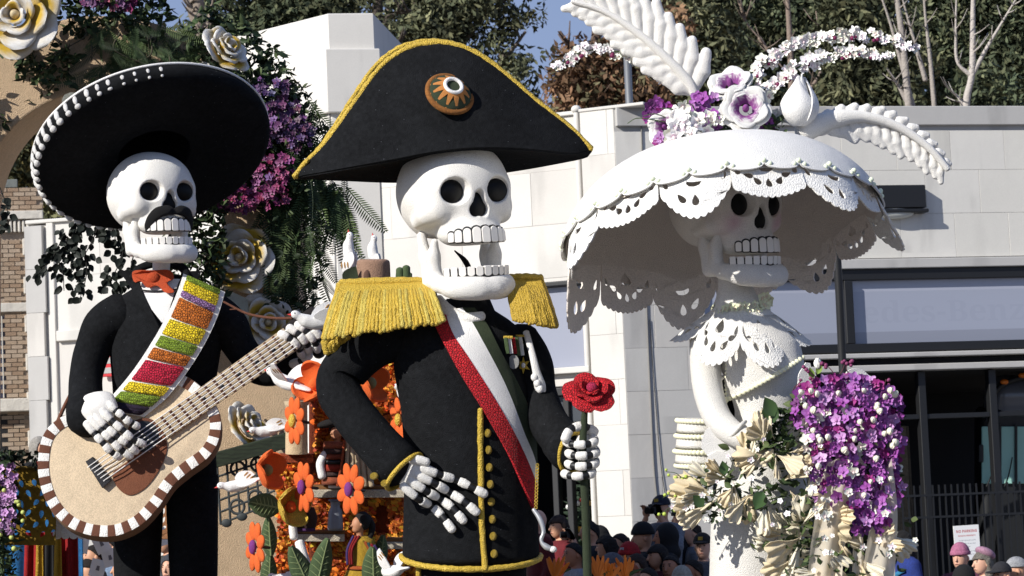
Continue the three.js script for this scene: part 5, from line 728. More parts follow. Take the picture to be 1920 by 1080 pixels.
// plumes: one carved body with swept ridges
function plume(label, spine, n, Ls, w, ang, sides, rr0) {
  const T = new Thing('white_plume', label, 'plume', D3, spine[0][0], spine[0][1]), c = new THREE.CatmullRomCurve3(line(spine)), caps = [];
  for (const s of sides) for (let i = 0; i < n; i++) { const t = clamp(0.05 + 0.93 * (i + 0.5) / n), p = c.getPointAt(t), tg = c.getTangentAt(t), nr = V3(-tg.y, tg.x, 0).normalize().multiplyScalar(s), an = ang * (1 - 0.42 * t * t) * rr(0.94, 1.06), L = Ls(t, s) * rr(0.93, 1.06), dir = tg.clone().multiplyScalar(Math.cos(an)).addScaledVector(nr, Math.sin(an)), m = p.clone().addScaledVector(dir, L * 0.55).addScaledVector(tg, -L * 0.03), e = p.clone().addScaledVector(dir, L * 0.92).addScaledVector(tg, L * 0.1), k = w * (1 - 0.4 * t); caps.push([p, m, k * 0.72, k], [m, e, k, k * 0.7]); }
  const lo = [1e9, 1e9, 1e9], hi = [-1e9, -1e9, -1e9]; for (const [a, b] of caps) for (const q of [a, b]) q.toArray().forEach((v, i) => { lo[i] = Math.min(lo[i], v - 22); hi[i] = Math.max(hi[i], v + 22); });
  const bb = caps.map(([a, b, r1, r2]) => [Math.min(a.x, b.x) - 30, Math.max(a.x, b.x) + 30, Math.min(a.y, b.y) - 30, Math.max(a.y, b.y) + 30, a, b, r1, r2]);
  const f = (x, y, z) => { let d = 30; for (const [x0, x1, y0, y1, a, b, r1, r2] of bb) if (x > x0 && x < x1 && y > y0 && y < y1) d = smin(d, cap(x, y, a.z + (z - a.z) * 1.25, a.x, a.y, a.z, b.x, b.y, b.z + (b.z - a.z) * 0.25, r1, r2), 3.5); return d + 1.6 * (fbm(x / 90, y / 90, 9, 4, 3) - 0.5); };
  const v = T.add('vane', nets(f, lo, hi, 2.6), M.bone); T.add('rib', tubeR(line(spine).map(p => p.add(V3(0, 0, 9))), rr0, 50, 12), M.bone);
}
plume('tall white feather plume curving up from the lace hat', [[1308, 196, 20], [1290, 158, 24], [1246, 110, 26], [1190, 62, 26], [1130, 24, 26], [1072, 6, 26]], 12, (t, s) => (s > 0 ? 62 : 88) * Math.sin(Math.PI * (0.24 + 0.62 * t)), 16, 0.9, [1, -1], [9, 9, 8, 7, 5, 4]);
plume('long white feather plume stretching right from the lace hat', [[1500, 248, 40], [1560, 226, 36], [1620, 222, 30], [1680, 240, 26], [1736, 278, 24], [1772, 318, 22]], 13, (t, s) => (s > 0 ? 24 : 58) * Math.sin(Math.PI * (0.2 + 0.6 * t)) * sst(-0.05, 0.25, t), 13.5, 1.15, [1, -1], [22, 17, 10, 8, 7, 6]);
// roses on the hat
const purp = (r, h, a) => mix3([0.87, 0.86, 0.82], [0.30, 0.07, 0.30], sst(0.6, 0.34, r + 0.05 * Math.sin(a * 9) + (hash(a * 60 | 0, r * 40 | 0, 5) - 0.5) * 0.2));
const openRings = [[5, 0.5, 1.0, 0.0, 0.2, 0.86], [5, 0.4, 0.86, 0.06, 0.36, 0.8], [4, 0.26, 0.66, 0.0, 0.34, 1.0]];
foamRose('white_rose', 'open white rose with purple centre at the front of the lace hat', 'rose', D3, 1390, 212, 96, 50, V3(-0.05, 0.28, 1), purp, 'roses on the lace hat', 0.3, openRings);
foamRose('white_rose', 'white rose with purple throat seen from the side, behind the open rose', 'rose', D3, 1366, 168, 66, 46, V3(-0.25, 0.72, 0.62), purp, 'roses on the lace hat', 1.0, openRings);
foamRose('white_rose', 'pink centred white rose low among the orchids on the hat', 'rose', D3, 1243, 246, 108, 36, V3(-0.4, 0.2, 0.9), purp, 'roses on the lace hat', 0.8, openRings);
{ const T = new Thing('white_rose_bud', 'closed white rose bud standing right of the hat roses', 'rose bud', D3, 1492, 244), c = V(1490, 240, 70);
  for (const [a0, w, k, h] of [[-0.2, 1.25, 1, 90], [1.9, 1.3, 0.94, 92], [3.9, 1.3, 0.9, 86], [0.9, 1.5, 0.62, 96]]) T.add('petal', sheet((u, v) => { const x = (u - 0.5) * 2, r = 30 * k * (0.35 + 0.95 * Math.sin(Math.PI * Math.pow(v, 0.75) * 0.92)) * (1 - 0.5 * v * v) + 3 * x * v, a = a0 + x * w * (1 - 0.72 * v * v * v); return V3(c.x + r * Math.cos(a) + 2 * v, c.y + h * v - 8 * x * x * v, c.z + r * Math.sin(a)); }, 14, 14, 3), M.white);
}
{ const T = new Thing('green_stem', 'short green stem below the white rose bud on the hat', 'stem', D3, 1432, 248); T.add('stem', tubeR(line([[1430, 250, 70], [1450, 232, 76], [1470, 216, 78]]), [4, 5, 5], 12, 8), M.green); T.add('bract', xf(G.leaf, qLook(V3(-0.4, 0.4, 1)).multiply(quat(0, 0, 0.4)), V(1446, 236, 78), 22), M.leafg); }
function spray(label, curves, ms, sz, dots) { const T = new Thing('orchid_spray', label, 'flower spray', D3, curves[0][0][0], curves[0][0][1]); for (const pts of curves) { const c = new THREE.CatmullRomCurve3(line(pts)); T.add('stem', tubeR(line(pts), [2.2, 1], 30, 6), M.leafg); const L = c.getLength(), n = L / 3.8; for (let i = 0; i < n; i++) { const t = i / n, p = c.getPointAt(t), sc = lerp(1, 0.62, t * t), o = 11 * sc; blossom(T, p.x + rr(-o, o), -p.y + rr(-o, o), p.z + rr(-6, 8), rr(0.85, 1.2) * sz * sc, rnd() < dots * 0.4 ? ORCH[4] : pick(OWH), V3(rr(-0.8, 0.8), rr(-0.5, 0.9), 1)); } for (let i = 0; i < 9; i++) { const p = c.getPointAt(0.1 + 0.8 * rnd()); T.inst('bud', G.ball, OM(110, 20, 70), V(p.x + rr(-5, 5), -p.y + rr(4, 12), p.z + 6), null, rr(3, 4.6)); } } }
spray('white orchid spray arching left behind the tall plume', [[[1240, 150, 0], [1200, 112, 0], [1150, 96, 4], [1090, 98, 6], [1040, 132, 8]]], null, 10, 0);
spray('double white orchid spray arching right above the lace hat', [[[1405, 172, 30], [1425, 128, 30], [1480, 92, 30], [1560, 68, 30], [1640, 72, 30], [1712, 94, 30]], [[1430, 190, 34], [1468, 146, 34], [1530, 112, 34], [1600, 100, 34], [1668, 110, 34]]], null, 10.5, 0);
{ // orchid cluster on the hat
  const T = new Thing('orchid_cluster', 'purple and white orchid cluster at the left of the hat roses', 'orchids', D3, 1280, 270);
  for (let i = 0; i < 20; i++) blossom(T, rr(1212, 1250), rr(196, 240), 90 + rr(-10, 14), rr(12, 17), pick([ORCH[4], ORCH[2], ORCH[0]]));
  for (let i = 0; i < 26; i++) blossom(T, rr(1250, 1300), rr(205, 268), 124 + rr(-10, 12), rr(13, 18), pick(OWH)); for (let i = 0; i < 20; i++) blossom(T, rr(1290, 1340), rr(190, 246), 100 + rr(-10, 12), rr(10, 14), pick([ORCH[1], ORCH[3], ORCH[0]]));
  for (let i = 0; i < 10; i++) blossom(T, rr(1308, 1342), rr(222, 262), 112, rr(11, 15), pick(OWH)); for (let i = 0; i < 12; i++) blossom(T, rr(1222, 1272), rr(262, 282), 124, rr(8, 12), pick([ORCH[4], ORCH[1], ORCH[3]]));
  for (let i = 0; i < 8; i++) blossom(T, rr(1400, 1450), rr(228, 252), 86, rr(9, 13), pick([ORCH[2], ORCH[0]])); for (let i = 0; i < 10; i++) blossom(T, rr(1436, 1470), rr(214, 246), 60, rr(7, 11), pick(OWH));
  T.cloud('leaves', G.leaf, leafM, Array.from({ length: 260 }, () => ({ p: V(rr(1225, 1460), rr(224, 272), 84 + rr(-20, 16)), q: qRand(), s: rr(9, 20), c: pick(GRN) })));
  for (let i = 0; i < 4; i++) T.add('stem', tubeR(line([[1300 - i * 20, 235, 110], [1290 - i * 34, 205 + i * 8, 118], [1262 - i * 30, 196 + i * 14, 112]]), [1.2, 0.8], 12, 5), M.leafg);
}
{ // orchid bouquet
  const T = new Thing('orchid_bouquet', 'cascading purple orchid bouquet with small white roses held by the skeleton lady', 'bouquet', D3, 1590, 990);
  const botL = x => x < 1560 ? lerp(800, 962, sst(1500, 1545, x)) : lerp(962, 900, sst(1560, 1584, x)) + 90 * sst(1584, 1600, x) - 60 * sst(1640, 1690, x), topY = x => 712 + 46 * Math.pow(Math.abs(x - 1585) / 105, 2.4);
  for (let x = 1497; x <= 1688; x += 9.4) { const y0 = topY(x), y1 = botL(x), bulge = 1 - Math.pow((x - 1590) / 110, 2); let xx = x; for (let y = y0; y < y1; y += rr(13, 18)) { xx = x + rr(-5, 5); if (xx > 1546 && xx < 1576 && y > 905) { if (rnd() < 0.6) continue; } const rg = rnd(); blossom(T, xx, y, 140 + 40 * bulge + rr(-14, 14), rr(9, 13.5), rg < 0.07 ? OWH[1] : xx < 1540 && y > 850 ? pick([ORCH[3], ORCH[1], ORCH[5]]) : pick([ORCH[0], ORCH[1], ORCH[1], ORCH[3], ORCH[2], ORCH[4], ORCH[0]]), V3(rr(-0.9, 0.8), rr(-0.6, 0.8), 1)); } }
  for (let i = 0; i < 36; i++) { const x = rr(1505, 1675), y = rr(730, 930), q = qLook(V3(rr(-0.5, 0.5), rr(0.1, 0.8), 1)); T.inst('small_rose', G.bud, OM(238, 234, 216), V(x, y + 6, 186 + rr(-6, 8)), q.multiply(quat(1.2, 0, 0)), rr(12, 16)); }
  T.inst('white_tulip', G.bud, OM(244, 242, 234), V(1537, 696, 150), null, V3(18, 21, 18)); for (const [x, y] of [[1528, 714], [1536, 706]]) T.inst('sepal', G.leaf, mat(132, 158, 74, null, 0), V(x, y, 150), quat(0, 0, x < 1530 ? 0.3 : -0.3), 22);
  T.cloud('leaves', G.leaf, leafM, Array.from({ length: 900 }, () => { const x = rr(1496, 1686); return { p: V(x, rr(topY(x) + 14, Math.min(botL(x) + 10, 975)), 118 + rr(-20, 14)), q: qRand(), s: rr(12, 26), c: pick(GRN) }; }));
  for (let i = 0; i < 12; i++) { const x = rr(1490, 1640), y = rr(690, 760), a = [x + rr(-26, 26), y - rr(14, 40)]; const st = T.add('tendril', tubeR(line([[x, y, 150], [(x + a[0]) / 2 + rr(-8, 8), (y + a[1]) / 2, 158], [a[0], a[1], 156]]), [1.1, 0.7], 10, 5), mat(86, 50, 58, null, 0)); for (let k = 0; k < 3; k++) T.inst('bud', G.ball, OM(124, 50, 92), V(a[0] + rr(-6, 6), a[1] + rr(0, 10), 157), null, rr(2.6, 4)); }
  T.shift(T.o, -20, -9);
}
{ // corn husk bows
  const T = new Thing('corn_husk_garland', 'garland of pale corn husk fans and green leaves around the white waist', 'garland', D3, 1440, 1100);
  const tan = [mat(236, 222, 190, 'grain', 0.3, { rough: 0.7, bump: 0.002 }), mat(230, 212, 174, 'grain', 0.3, { rough: 0.7, bump: 0.002 }), mat(242, 234, 210, 'grain', 0.3, { rough: 0.7, bump: 0.002 })], SB = [[1345, 920, 180, 78, 120], [1340, 902, 202, 66, 118], [1352, 932, 164, 92, 126], [1368, 900, 222, 58, 124], [1378, 908, 96, 62, 136], [1396, 884, -62, 62, 130], [1402, 866, -92, 50, 124], [1432, 838, -98, 62, 140], [1452, 826, -142, 56, 138], [1430, 852, 148, 54, 144], [1452, 852, 62, 52, 146], [1472, 852, 20, 52, 142], [1502, 842, -34, 44, 140], [1402, 930, 122, 60, 138], [1432, 934, 78, 66, 142], [1442, 956, 104, 50, 138], [1480, 920, 62, 64, 142], [1300, 938, 190, 46, 110], [1320, 950, 160, 56, 116], [1368, 940, 40, 60, 132],
    [1500, 1002, 112, 70, 146], [1500, 982, -62, 64, 144], [1522, 992, -20, 70, 150], [1542, 962, 0, 52, 150], [1532, 1012, 58, 70, 152], [1490, 1042, 122, 66, 146], [1562, 1040, 92, 66, 152], [1562, 1002, 32, 60, 154], [1602, 1040, 62, 70, 150], [1470, 1002, 182, 46, 132], [1452, 1016, 168, 46, 130], [1642, 1040, 98, 60, 140], [1620, 1010, -30, 60, 146], [1540, 1070, 150, 60, 150], [1470, 900, -20, 60, 138], [1500, 930, -45, 60, 146], [1580, 1075, 20, 70, 150], [1660, 1000, 60, 60, 130]];
  for (const [x, y, a, L, z] of SB) for (let k = 0; k < 2; k++) { const an = (a + rr(-22, 22) + k * 34 - 17) * Math.PI / 180, sp = rr(0.16, 0.5), tilt = rr(-0.5, 0.6), cu = rr(-22, 24), ph = rr(0, 6), l = L * rr(0.7, 1.1), g = sheet((u, v) => { const f = (u - 0.5) * 2, t = an + f * sp * (0.25 + 0.75 * Math.min(1, v * 1.4)), r = l * v * (1 - 0.14 * f * f + 0.05 * Math.sin(9 * f + ph)); return V(x + r * Math.cos(t), y + r * Math.sin(t), z + 18 * Math.sin(v * 1.9) + tilt * f * l * 0.4 * v + cu * v * v * v + 12 * (vn(f * 2 + ph * 3 + 9, v * 3 + ph, 64, 3) - 0.5) + (1.4 + 2 * v) * Math.sin(f * 10 + ph + 2 * v) * v + k * 5 - 8 * f * f * v); }, 22, 7, 1); T.add('husk_fan', g, pick(tan)); }
  for (let i = 0; i < 30; i++) { const [x, y, , , z] = pick(SB); blossom(T, x + rr(-46, 46), y + rr(-30, 40), z + 34, rr(4.5, 7), pick(OWH)); }
  const lv = []; for (let i = 0; i < 620; i++) { const [x, y, a, L, z] = pick(SB); lv.push({ p: V(x + rr(-40, 40), y + rr(-30, 34), z + rr(-14, 22)), q: qRand(), s: rr(8, 26), c: pick(GRN) }); } T.cloud('leaves', G.leaf, leafM, lv);
  for (let i = 0; i < 10; i++) { const p0 = i < 6 ? [rr(1290, 1330), rr(910, 950)] : [rr(1500, 1640), rr(960, 1010)], e = [p0[0] + (i < 6 ? rr(-70, -20) : rr(-40, 60)), p0[1] + rr(-40, 60)]; T.add('tendril', tubeR(line([[p0[0], p0[1], 130], [(p0[0] + e[0]) / 2, (p0[1] + e[1]) / 2 - 12, 138], [e[0], e[1], 134]]), [1, 0.6], 12, 5), M.leafg); for (let k = 0; k < 4; k++) T.inst('bud', G.ball, OM(178, 196, 84), V(lerp(p0[0], e[0], 0.4 + k * 0.2) + rr(-4, 4), lerp(p0[1], e[1], 0.4 + k * 0.2) + rr(-8, 4), 136), null, rr(2.4, 3.8)); }
  T.cloud('fern', G.leaf, leafM, Array.from({ length: 420 }, () => ({ p: V(rr(1430, 1478), rr(770, 850), 128 + rr(-10, 16)), q: qRand(), s: rr(7, 14), c: [0.03, 0.055, 0.015] })));
  for (const [x, y, r, l] of [[1438, 800, -0.2, 46], [1450, 784, 0.5, 40], [1520, 930, -0.9, 60], [1505, 960, -0.6, 56], [1360, 890, 0.2, 26], [1322, 948, 0.8, 30], [1580, 990, 0.6, 40], [1655, 960, 0.2, 44], [1430, 920, 2.6, 40]]) T.inst('large_leaf', G.leaf, mat(66, 92, 50, null, 0, { rough: 0.5 }), V(x, y, 156), quat(-0.2, 0.2, r), V3(l * 1.4, l, l));
  T.shift(T.o, -13, -10);
}
{ // sheer ribbons
  const T = new Thing('sheer_ribbon', 'sheer golden brown ribbons hanging below the purple bouquet', 'ribbon', D3, 1600, 1300), rm = mat(250, 240, 220, null, 0, { rough: 0.9, transmission: 0.6, bump: 0.003 });
  const rb = (L, Rr, z, f) => T.add('ribbon_tail', sheet((u, v) => { const p = smoothCurve(L).getPoint(v).lerp(smoothCurve(Rr).getPoint(v), u); p.z += z + 7 * Math.sin(u * f + v * 5); return p; }, 16, 44, 0), rm);
  rb([[1552, 868], [1540, 900], [1530, 960], [1516, 1080], [1514, 1300]], [[1600, 850], [1596, 900], [1592, 960], [1578, 1080], [1580, 1300]], 172, 9); rb([[1640, 940], [1626, 1000], [1616, 1080], [1610, 1300]], [[1668, 860], [1680, 960], [1676, 1080], [1680, 1300]], 166, 8); rb([[1590, 880], [1600, 960], [1598, 1080], [1596, 1300]], [[1618, 880], [1616, 960], [1622, 1080], [1624, 1300]], 158, 7);
  for (let i = 0; i < 12; i++) blossom(T, pick([rr(1520, 1560), rr(1625, 1670)]), rr(880, 1040), 190, rr(6, 11), pick(OWH));
  T.shift(T.o, -20, -12);
}
// ---------------------------------------------------------------- the float: arch, vines, flowers
const D4 = 25.5;
const AC = [190, 400], RI = 230, RO = 370;
{
  const T = new Thing('float_arch', 'sand coated arch behind the guitar player under vines and roses', 'arch', D4, 490, 1330);
  const p = []; for (let i = 0; i <= 40; i++) { const a = Math.PI * (1 - i / 40); p.push(V(AC[0] + RO * Math.cos(a), AC[1] - RO * Math.sin(a))); } p.push(V(545, 1330), V(384, 1330), V(384, 640)); for (let i = 0; i <= 40; i++) { const a = Math.PI * i / 40; p.push(V(AC[0] + RI * Math.cos(a), AC[1] - RI * Math.sin(a))); } p.push(V(-45, 1330), V(-185, 1330));
  const st = mat(212, 184, 150, 'sand', 0.45, { bump: 0.01 }); T.add('arch_body', prism(p, 230, 4).translate(0, 0, -230), st);
  for (let i = 0; i < 5; i++) T.add('pier_seam', rbox(126 - i, 2.5, 4, 1, 1).rotateZ(0.02).translate(478, -(690 + i * 84), 1), mat(170, 136, 98, 'sand', 0.4));
}
const leafItem = (x, y, z, s, c) => ({ p: V(x, y, z), q: qRand(), s, c });
const dark = k => pick(GRN).map((v, i) => v * k * [0.9, 0.95, 1][i]);
G.frond = (() => { const l = []; for (let i = 0; i < 22; i++) for (const s of [-1, 1]) { const t = (i + 1) / 23, g = xf(G.leaf, quat(0, 0, s * -1.15), null, V3(0.05, 0.17 * Math.sin(Math.PI * (0.15 + 0.75 * t)), 0.1)); l.push(g.translate(0, t, -0.25 * t * t)); } l.push(tubeR([V3(0, 0, 0), V3(0, 0.5, -0.06), V3(0, 1, -0.25)], [0.012, 0.005], 8, 4)); return merge(l); })();
{
  const T = new Thing('vine', 'thick green vine and pepper fronds covering the top and right of the arch', 'vine', D4, 480, 700), it = [], fr = [];
  for (let i = 0; i < 6200; i++) { const a = rr(0.02, 2.5), w = rnd(), r = RI + 10 + (RO - RI + 70) * Math.pow(w, 0.75), x = AC[0] + r * Math.cos(a), y = AC[1] - r * Math.sin(a); const keep = fbm(x / 400 + 5, y / 400 + 5, 7, 9, 3); if (keep < (a > 1.8 ? 0.55 : 0.46)) continue; it.push(leafItem(x, y, rr(2, 60) * (r > RO ? rr(-1, 0.6) : 1), rr(12, 24), dark(rr(0.4, 1.1)))); }
  for (let i = 0; i < 1000; i++) { const y = rr(130, 600), x = lerp(500, 556, sst(130, 460, y)) + rr(-70, 60) * (1 - 0.4 * sst(460, 600, y)); it.push(leafItem(x, y, rr(0, 70), rr(10, 20), dark(rr(0.3, 0.9)))); }
  for (let i = 0; i < 1300; i++) it.push(leafItem(rr(318, 432), rr(300, 560), 70 + rr(0, 50), rr(12, 22), dark(rr(0.4, 1.1))));  // leaf clump mostly hidden behind the sombrero, added to shade the pier roses
  for (let i = 0; i < 120; i++) { const y = rr(180, 560), x = rr(500, 600); fr.push({ p: V(x, y, rr(0, 60)), q: quat(rr(-0.5, 0.3), rr(-1, 1), Math.PI + rr(-0.35, 0.55)), s: rr(60, 120), c: dark(rr(0.7, 1.5)) }); }
  for (let i = 0; i < 26; i++) fr.push({ p: V(rr(580, 650), rr(330, 400), rr(0, 30)), q: quat(rr(-0.3, 0.3), rr(-0.7, 0.7), Math.PI + rr(-0.1, 0.6)), s: rr(70, 125), c: dark(rr(0.8, 1.6)) });
  for (let i = 0; i < 110; i++) { const x = rr(180, 440), y = AC[1] - Math.sqrt(Math.max(0, 330 * 330 - (x - AC[0]) ** 2)) + rr(-40, 60); fr.push({ p: V(x, y, rr(20, 60)), q: quat(rr(-0.5, 0.5), rr(-1, 1), rr(1.6, 4.6)), s: rr(50, 90), c: dark(rr(0.6, 1.5)) }); }
  T.cloud('leaves', G.leaf, leafM, it); T.cloud('fronds', G.frond, leafM, fr);
  for (let i = 0; i < 16; i++) { const a = rr(0.3, 2.2), r = rr(250, 380), x = AC[0] + r * Math.cos(a), y = AC[1] - r * Math.sin(a); T.add('stem', tubeR(line([[x, y, 40], [x + rr(-30, 30), y + rr(10, 40), 62], [x + rr(-60, 60), y + rr(30, 90), 50]]), [2, 1], 12, 5), mat(64, 60, 44, null, 0)); }
}
{ // hanging sprigs against the white wall; near-black leaf colour paints in their shade
  const T = new Thing('hanging_vine', 'leafy vine sprigs coloured near black for shade, hanging before the low white wall under the sombrero', 'vine', 24.8, 150, 560), it = [];
  for (const [x0, y0, x1, y1, n, w] of [[150, 408, 100, 490, 46, 26], [190, 410, 128, 520, 58, 30], [200, 405, 215, 470, 26, 18], [120, 440, 66, 520, 26, 16], [160, 470, 150, 560, 26, 16], [236, 452, 196, 540, 34, 14], [250, 480, 215, 560, 26, 12], [100, 470, 120, 545, 14, 10], [0, 352, 12, 430, 16, 10], [240, 410, 245, 450, 10, 10]]) { T.add('stem', tubeR(line([[x0, y0, 0], [(x0 + x1) / 2 + 8, (y0 + y1) / 2, 6], [x1, y1, 0]]), [1.3, 0.8], 12, 5), mat(30, 28, 24, null, 0)); for (let i = 0; i < n; i++) { const t = rnd(); it.push({ p: V(lerp(x0, x1, t) + rr(-w, w), lerp(y0, y1, t) + rr(-8, 8), rr(-8, 8)), q: quat(rr(-0.6, 0.6), rr(-0.9, 0.9), Math.PI + rr(-1.2, 1.2)), s: V3(rr(20, 32), rr(13, 20), 14), c: [0.012, 0.016, 0.012] }); } }
  T.cloud('leaves', G.leaf, leafM, it);
}
function orchidMass(label, spots, n, ms, group) { const T = new Thing('orchid_mass', label, 'orchids', D4, spots[0][0], spots[0][1] + 20, group); const it = [], lv = []; for (let i = 0; i < n; i++) { const [x, y, rx, ry] = spots[i % spots.length], a = rnd() * 6.283, q = Math.sqrt(rnd()), c = pick(ms); const b = { x: x + rx * 1.2 * q * Math.cos(a), y: y + ry * 1.15 * q * Math.sin(a), z: 60 + rr(0, 50) * (1 - q * 0.6) }; if (i < 45) blossom(T, b.x, b.y, b.z, rr(6, 10), c); else it.push({ p: V(b.x, b.y, b.z), q: qLook(V3(rr(-0.8, 0.6), rr(-0.3, 0.8), 1)), s: rr(5, 9), c: c.color.toArray().map(v => v * rr(0.6, 1.2)) }); if (i % 3) lv.push(leafItem(b.x + rr(-14, 14), b.y + rr(-14, 14), b.z - 8, rr(10, 18), dark(rr(0.5, 1.2)))); } T.cloud('blossoms', G.orchid[0], OM(255, 255, 255), it); T.cloud('leaves', G.leaf, leafM, lv); return T; }
const PUR = [OM(84, 48, 88), OM(106, 66, 108), OM(70, 42, 74), OM(120, 92, 126)], MAG = [OM(126, 40, 90), OM(104, 30, 76), OM(138, 84, 122), OM(146, 66, 110)];
orchidMass('dusky purple orchids right of the sombrero top', [[510, 190, 34, 40], [540, 230, 36, 36], [500, 250, 40, 30], [566, 258, 24, 26]], 260, PUR, 'orchid bunches on the arch');
orchidMass('magenta orchids hanging below the sombrero brim at right', [[520, 320, 34, 26], [500, 362, 46, 30], [452, 376, 34, 22], [420, 384, 26, 14]], 220, MAG, 'orchid bunches on the arch');
orchidMass('small magenta orchids at the top edge over the arch', [[196, 4, 36, 12], [240, 10, 22, 16]], 90, [...MAG, ...PUR, OM(200, 206, 120)], 'orchid bunches on the arch');
// yellow dusted roses
const gold1 = [0.62, 0.40, 0.03], dust = (r, h, a, r1) => mix3(WH, gold1, clamp(sst(1.06, 0.72, r / Math.max(0.01, r1)) * (0.7 + 0.6 * Math.sin(a * 2.3 + r1 * 20)) + (hash(a * 90 | 0, r * 60 | 0, 7) - 0.5) * 0.3));
foamRose('foam_rose', 'large white rose dusted with gold, topmost on the arch at left', 'rose', D4, 52, 42, 100, 84, V3(-0.1, 0.12, 1), dust, 'gold dusted roses on the arch', 0.5);
foamRose('foam_rose', 'gold and white rose facing sideways just above the sombrero at right', 'rose', D4, 428, 104, 80, 52, V3(0.62, 0.55, 0.5), dust, 'gold dusted roses on the arch', 1.2);
foamRose('foam_rose', 'white rose peeking over the sombrero top', 'rose', D4, 378, 148, 60, 36, V3(0.1, 0.6, 0.7), dust, 'gold dusted roses on the arch', 0.2);
foamRose('foam_rose', 'shaded white and gold rose on the pier right of the jaw', 'rose', D4, 456, 486, 44, 70, V3(-0.1, 0.15, 1), dust, 'gold dusted roses on the arch', 0.9);
foamRose('foam_rose', 'shaded gold hearted rose just left of the dove with twig', 'rose', D4, 506, 606, 44, 62, V3(0.15, 0.1, 1), dust, 'gold dusted roses on the arch', 0.1);
foamRose('foam_rose', 'sunlit gold striped rose seen edge on above the iron grille', 'rose', D4, 466, 800, 60, 54, V3(0.75, 0.5, 0.4), dust, 'gold dusted roses on the arch', 0.4);
for (const [x, y, a, L, lb] of [[160, 178, 2.6, 56, 'pale leaf below the topmost gold dusted rose'], [470, 560, 2.2, 90, 'white petal leaf between the two shaded roses']]) { const T = new Thing('pale_leaf', lb, 'leaf', D4, x, y); T.add('leaf_blade', xf(G.leaf, quat(0, 0.2, a), V(x, y, 60), V3(L * 1.6, L, L)), mat(206, 206, 186, 'grain', 0.3)); }
// doves
G.dove = nets((x, y, z) => { let d = ell(x - 2, y, z, 34, 17, 16); d = smin(d, cap(x, y, z, -22, 4, 0, -44, 13, 0, 12, 8.5), 12); d = smin(d, ell(x + 46, y - 14, z, 11, 9.5, 9), 4); d = smin(d, ell(x - 44, y - 2, z, 26, 5, 12), 14); return d; }, [-62, -22, -20], [76, 28, 20], 2.4);
function dove(label, d, x, y, z, s, q, wings, twig) {
  const T = new Thing('dove', label, 'dove', d, x, y + 14, 'white doves on the float'), o = V(x, y, z), P = g => { g.scale(s, s, s); g.applyQuaternion(q); return g.translate(o.x, o.y, o.z); };
  const b = T.add('body', P(G.dove.clone()), M.white); T.add('beak', P(new THREE.ConeGeometry(4, 12, 10).rotateZ(Math.PI / 2).translate(-60, 12, 0)), mat(196, 58, 52, null, 0, { rough: 0.5 })); for (const e of [-1, 1]) T.add('eye', P(ball(1.6, 1.6, 1.2, 8).translate(-49, 17, e * 8.6)), M.gloss);
  for (const [e, rx, rz, L] of wings) { const w = T.add('wing', P(sheet((u, v) => { const k = (u - 0.5) * 2, ww = 17 * Math.sin(Math.PI * (0.2 + 0.66 * v)) * (1 + 0.06 * Math.cos(k * 14) * v); return V3(k * ww + 16 * v * v, L * v, 3 * Math.sin(v * 3)); }, 12, 12, 3).applyQuaternion(quat(rx, 0, rz)).translate(2, 8, e * 12)), M.white); for (let k = 0; k < 3; k++) T.add('feather_mark', P(ball(2.4, 9, 1.2, 8).translate(14 + (k - 1) * 9, L * 0.66, 4.5).applyQuaternion(quat(rx, 0, rz)).translate(2, 8, e * 12)), mat(150, 112, 60, null, 0), w); }
}
const fold = [[1, -0.25, -1.7, 52], [-1, 0.25, -1.7, 52]];
dove('white dove holding a brown twig beside the gold epaulette', 21.2, 592, 604, 60, 0.78, quat(0, 0.25, -0.12), [[1, 0.3, -0.9, 62], [-1, -0.2, -0.6, 66]]);
{ const T = new Thing('twig', 'thin brown twig in the beak of the dove by the epaulette', 'twig', 21.2, 490, 590); T.add('stem', tubeR(line([[424, 566, 40], [470, 588, 50], [520, 596, 62], [552, 596, 66]]), [2, 2.6, 3], 24, 7), M.brown); T.add('side_shoot', tubeR(line([[450, 579, 46], [436, 580, 48]]), [1.6, 1], 6, 6), M.brown); }
dove('white dove with raised wings under the guitar neck end', 22.2, 540, 716, 40, 0.8, quat(0.2, -0.5, -0.3), [[1, 0.7, 0.5, 62], [-1, -0.7, -0.5, 70]]);
dove('white dove gliding left before the iron grille', 22, 452, 906, 60, 0.66, quat(0.3, 0.2, 0.28), [[1, 1.5, -1.0, 52], [-1, -0.6, -1.0, 46]]);
dove('white dove with spread wings just above the iron grille', 22.6, 505, 806, 40, 0.6, quat(0.5, 0.3, 0.2), [[1, 1.0, -1.2, 60], [-1, -0.5, -1.2, 58]]);
dove('white dove with beak raised on the stump above the epaulette', 22.6, 656, 474, 30, 0.66, quat(0, -0.5, -1.35), fold);
dove('second pale dove behind the stump, tail up', 22.9, 700, 476, 10, 0.6, quat(0, -0.3, -1.35), fold);
dove('white dove with fanned brown marked wing at the coat hem', 21.4, 738, 1066, 60, 0.7, quat(0, -0.8, 0.2), [[1, 0.3, 0.5, 56], [-1, -0.2, -0.6, 58]]);
dove('small white dove peeping up between the green leaves', 21.8, 541, 1080, 50, 0.62, quat(0, 0.4, 0.1), fold);
dove('white dove wing seen right of the upper orange daisy', 22.4, 764, 744, 30, 0.6, quat(0, 0.5, -0.5), [[1, 0.3, -0.3, 52], [-1, -0.3, -0.3, 50]]);
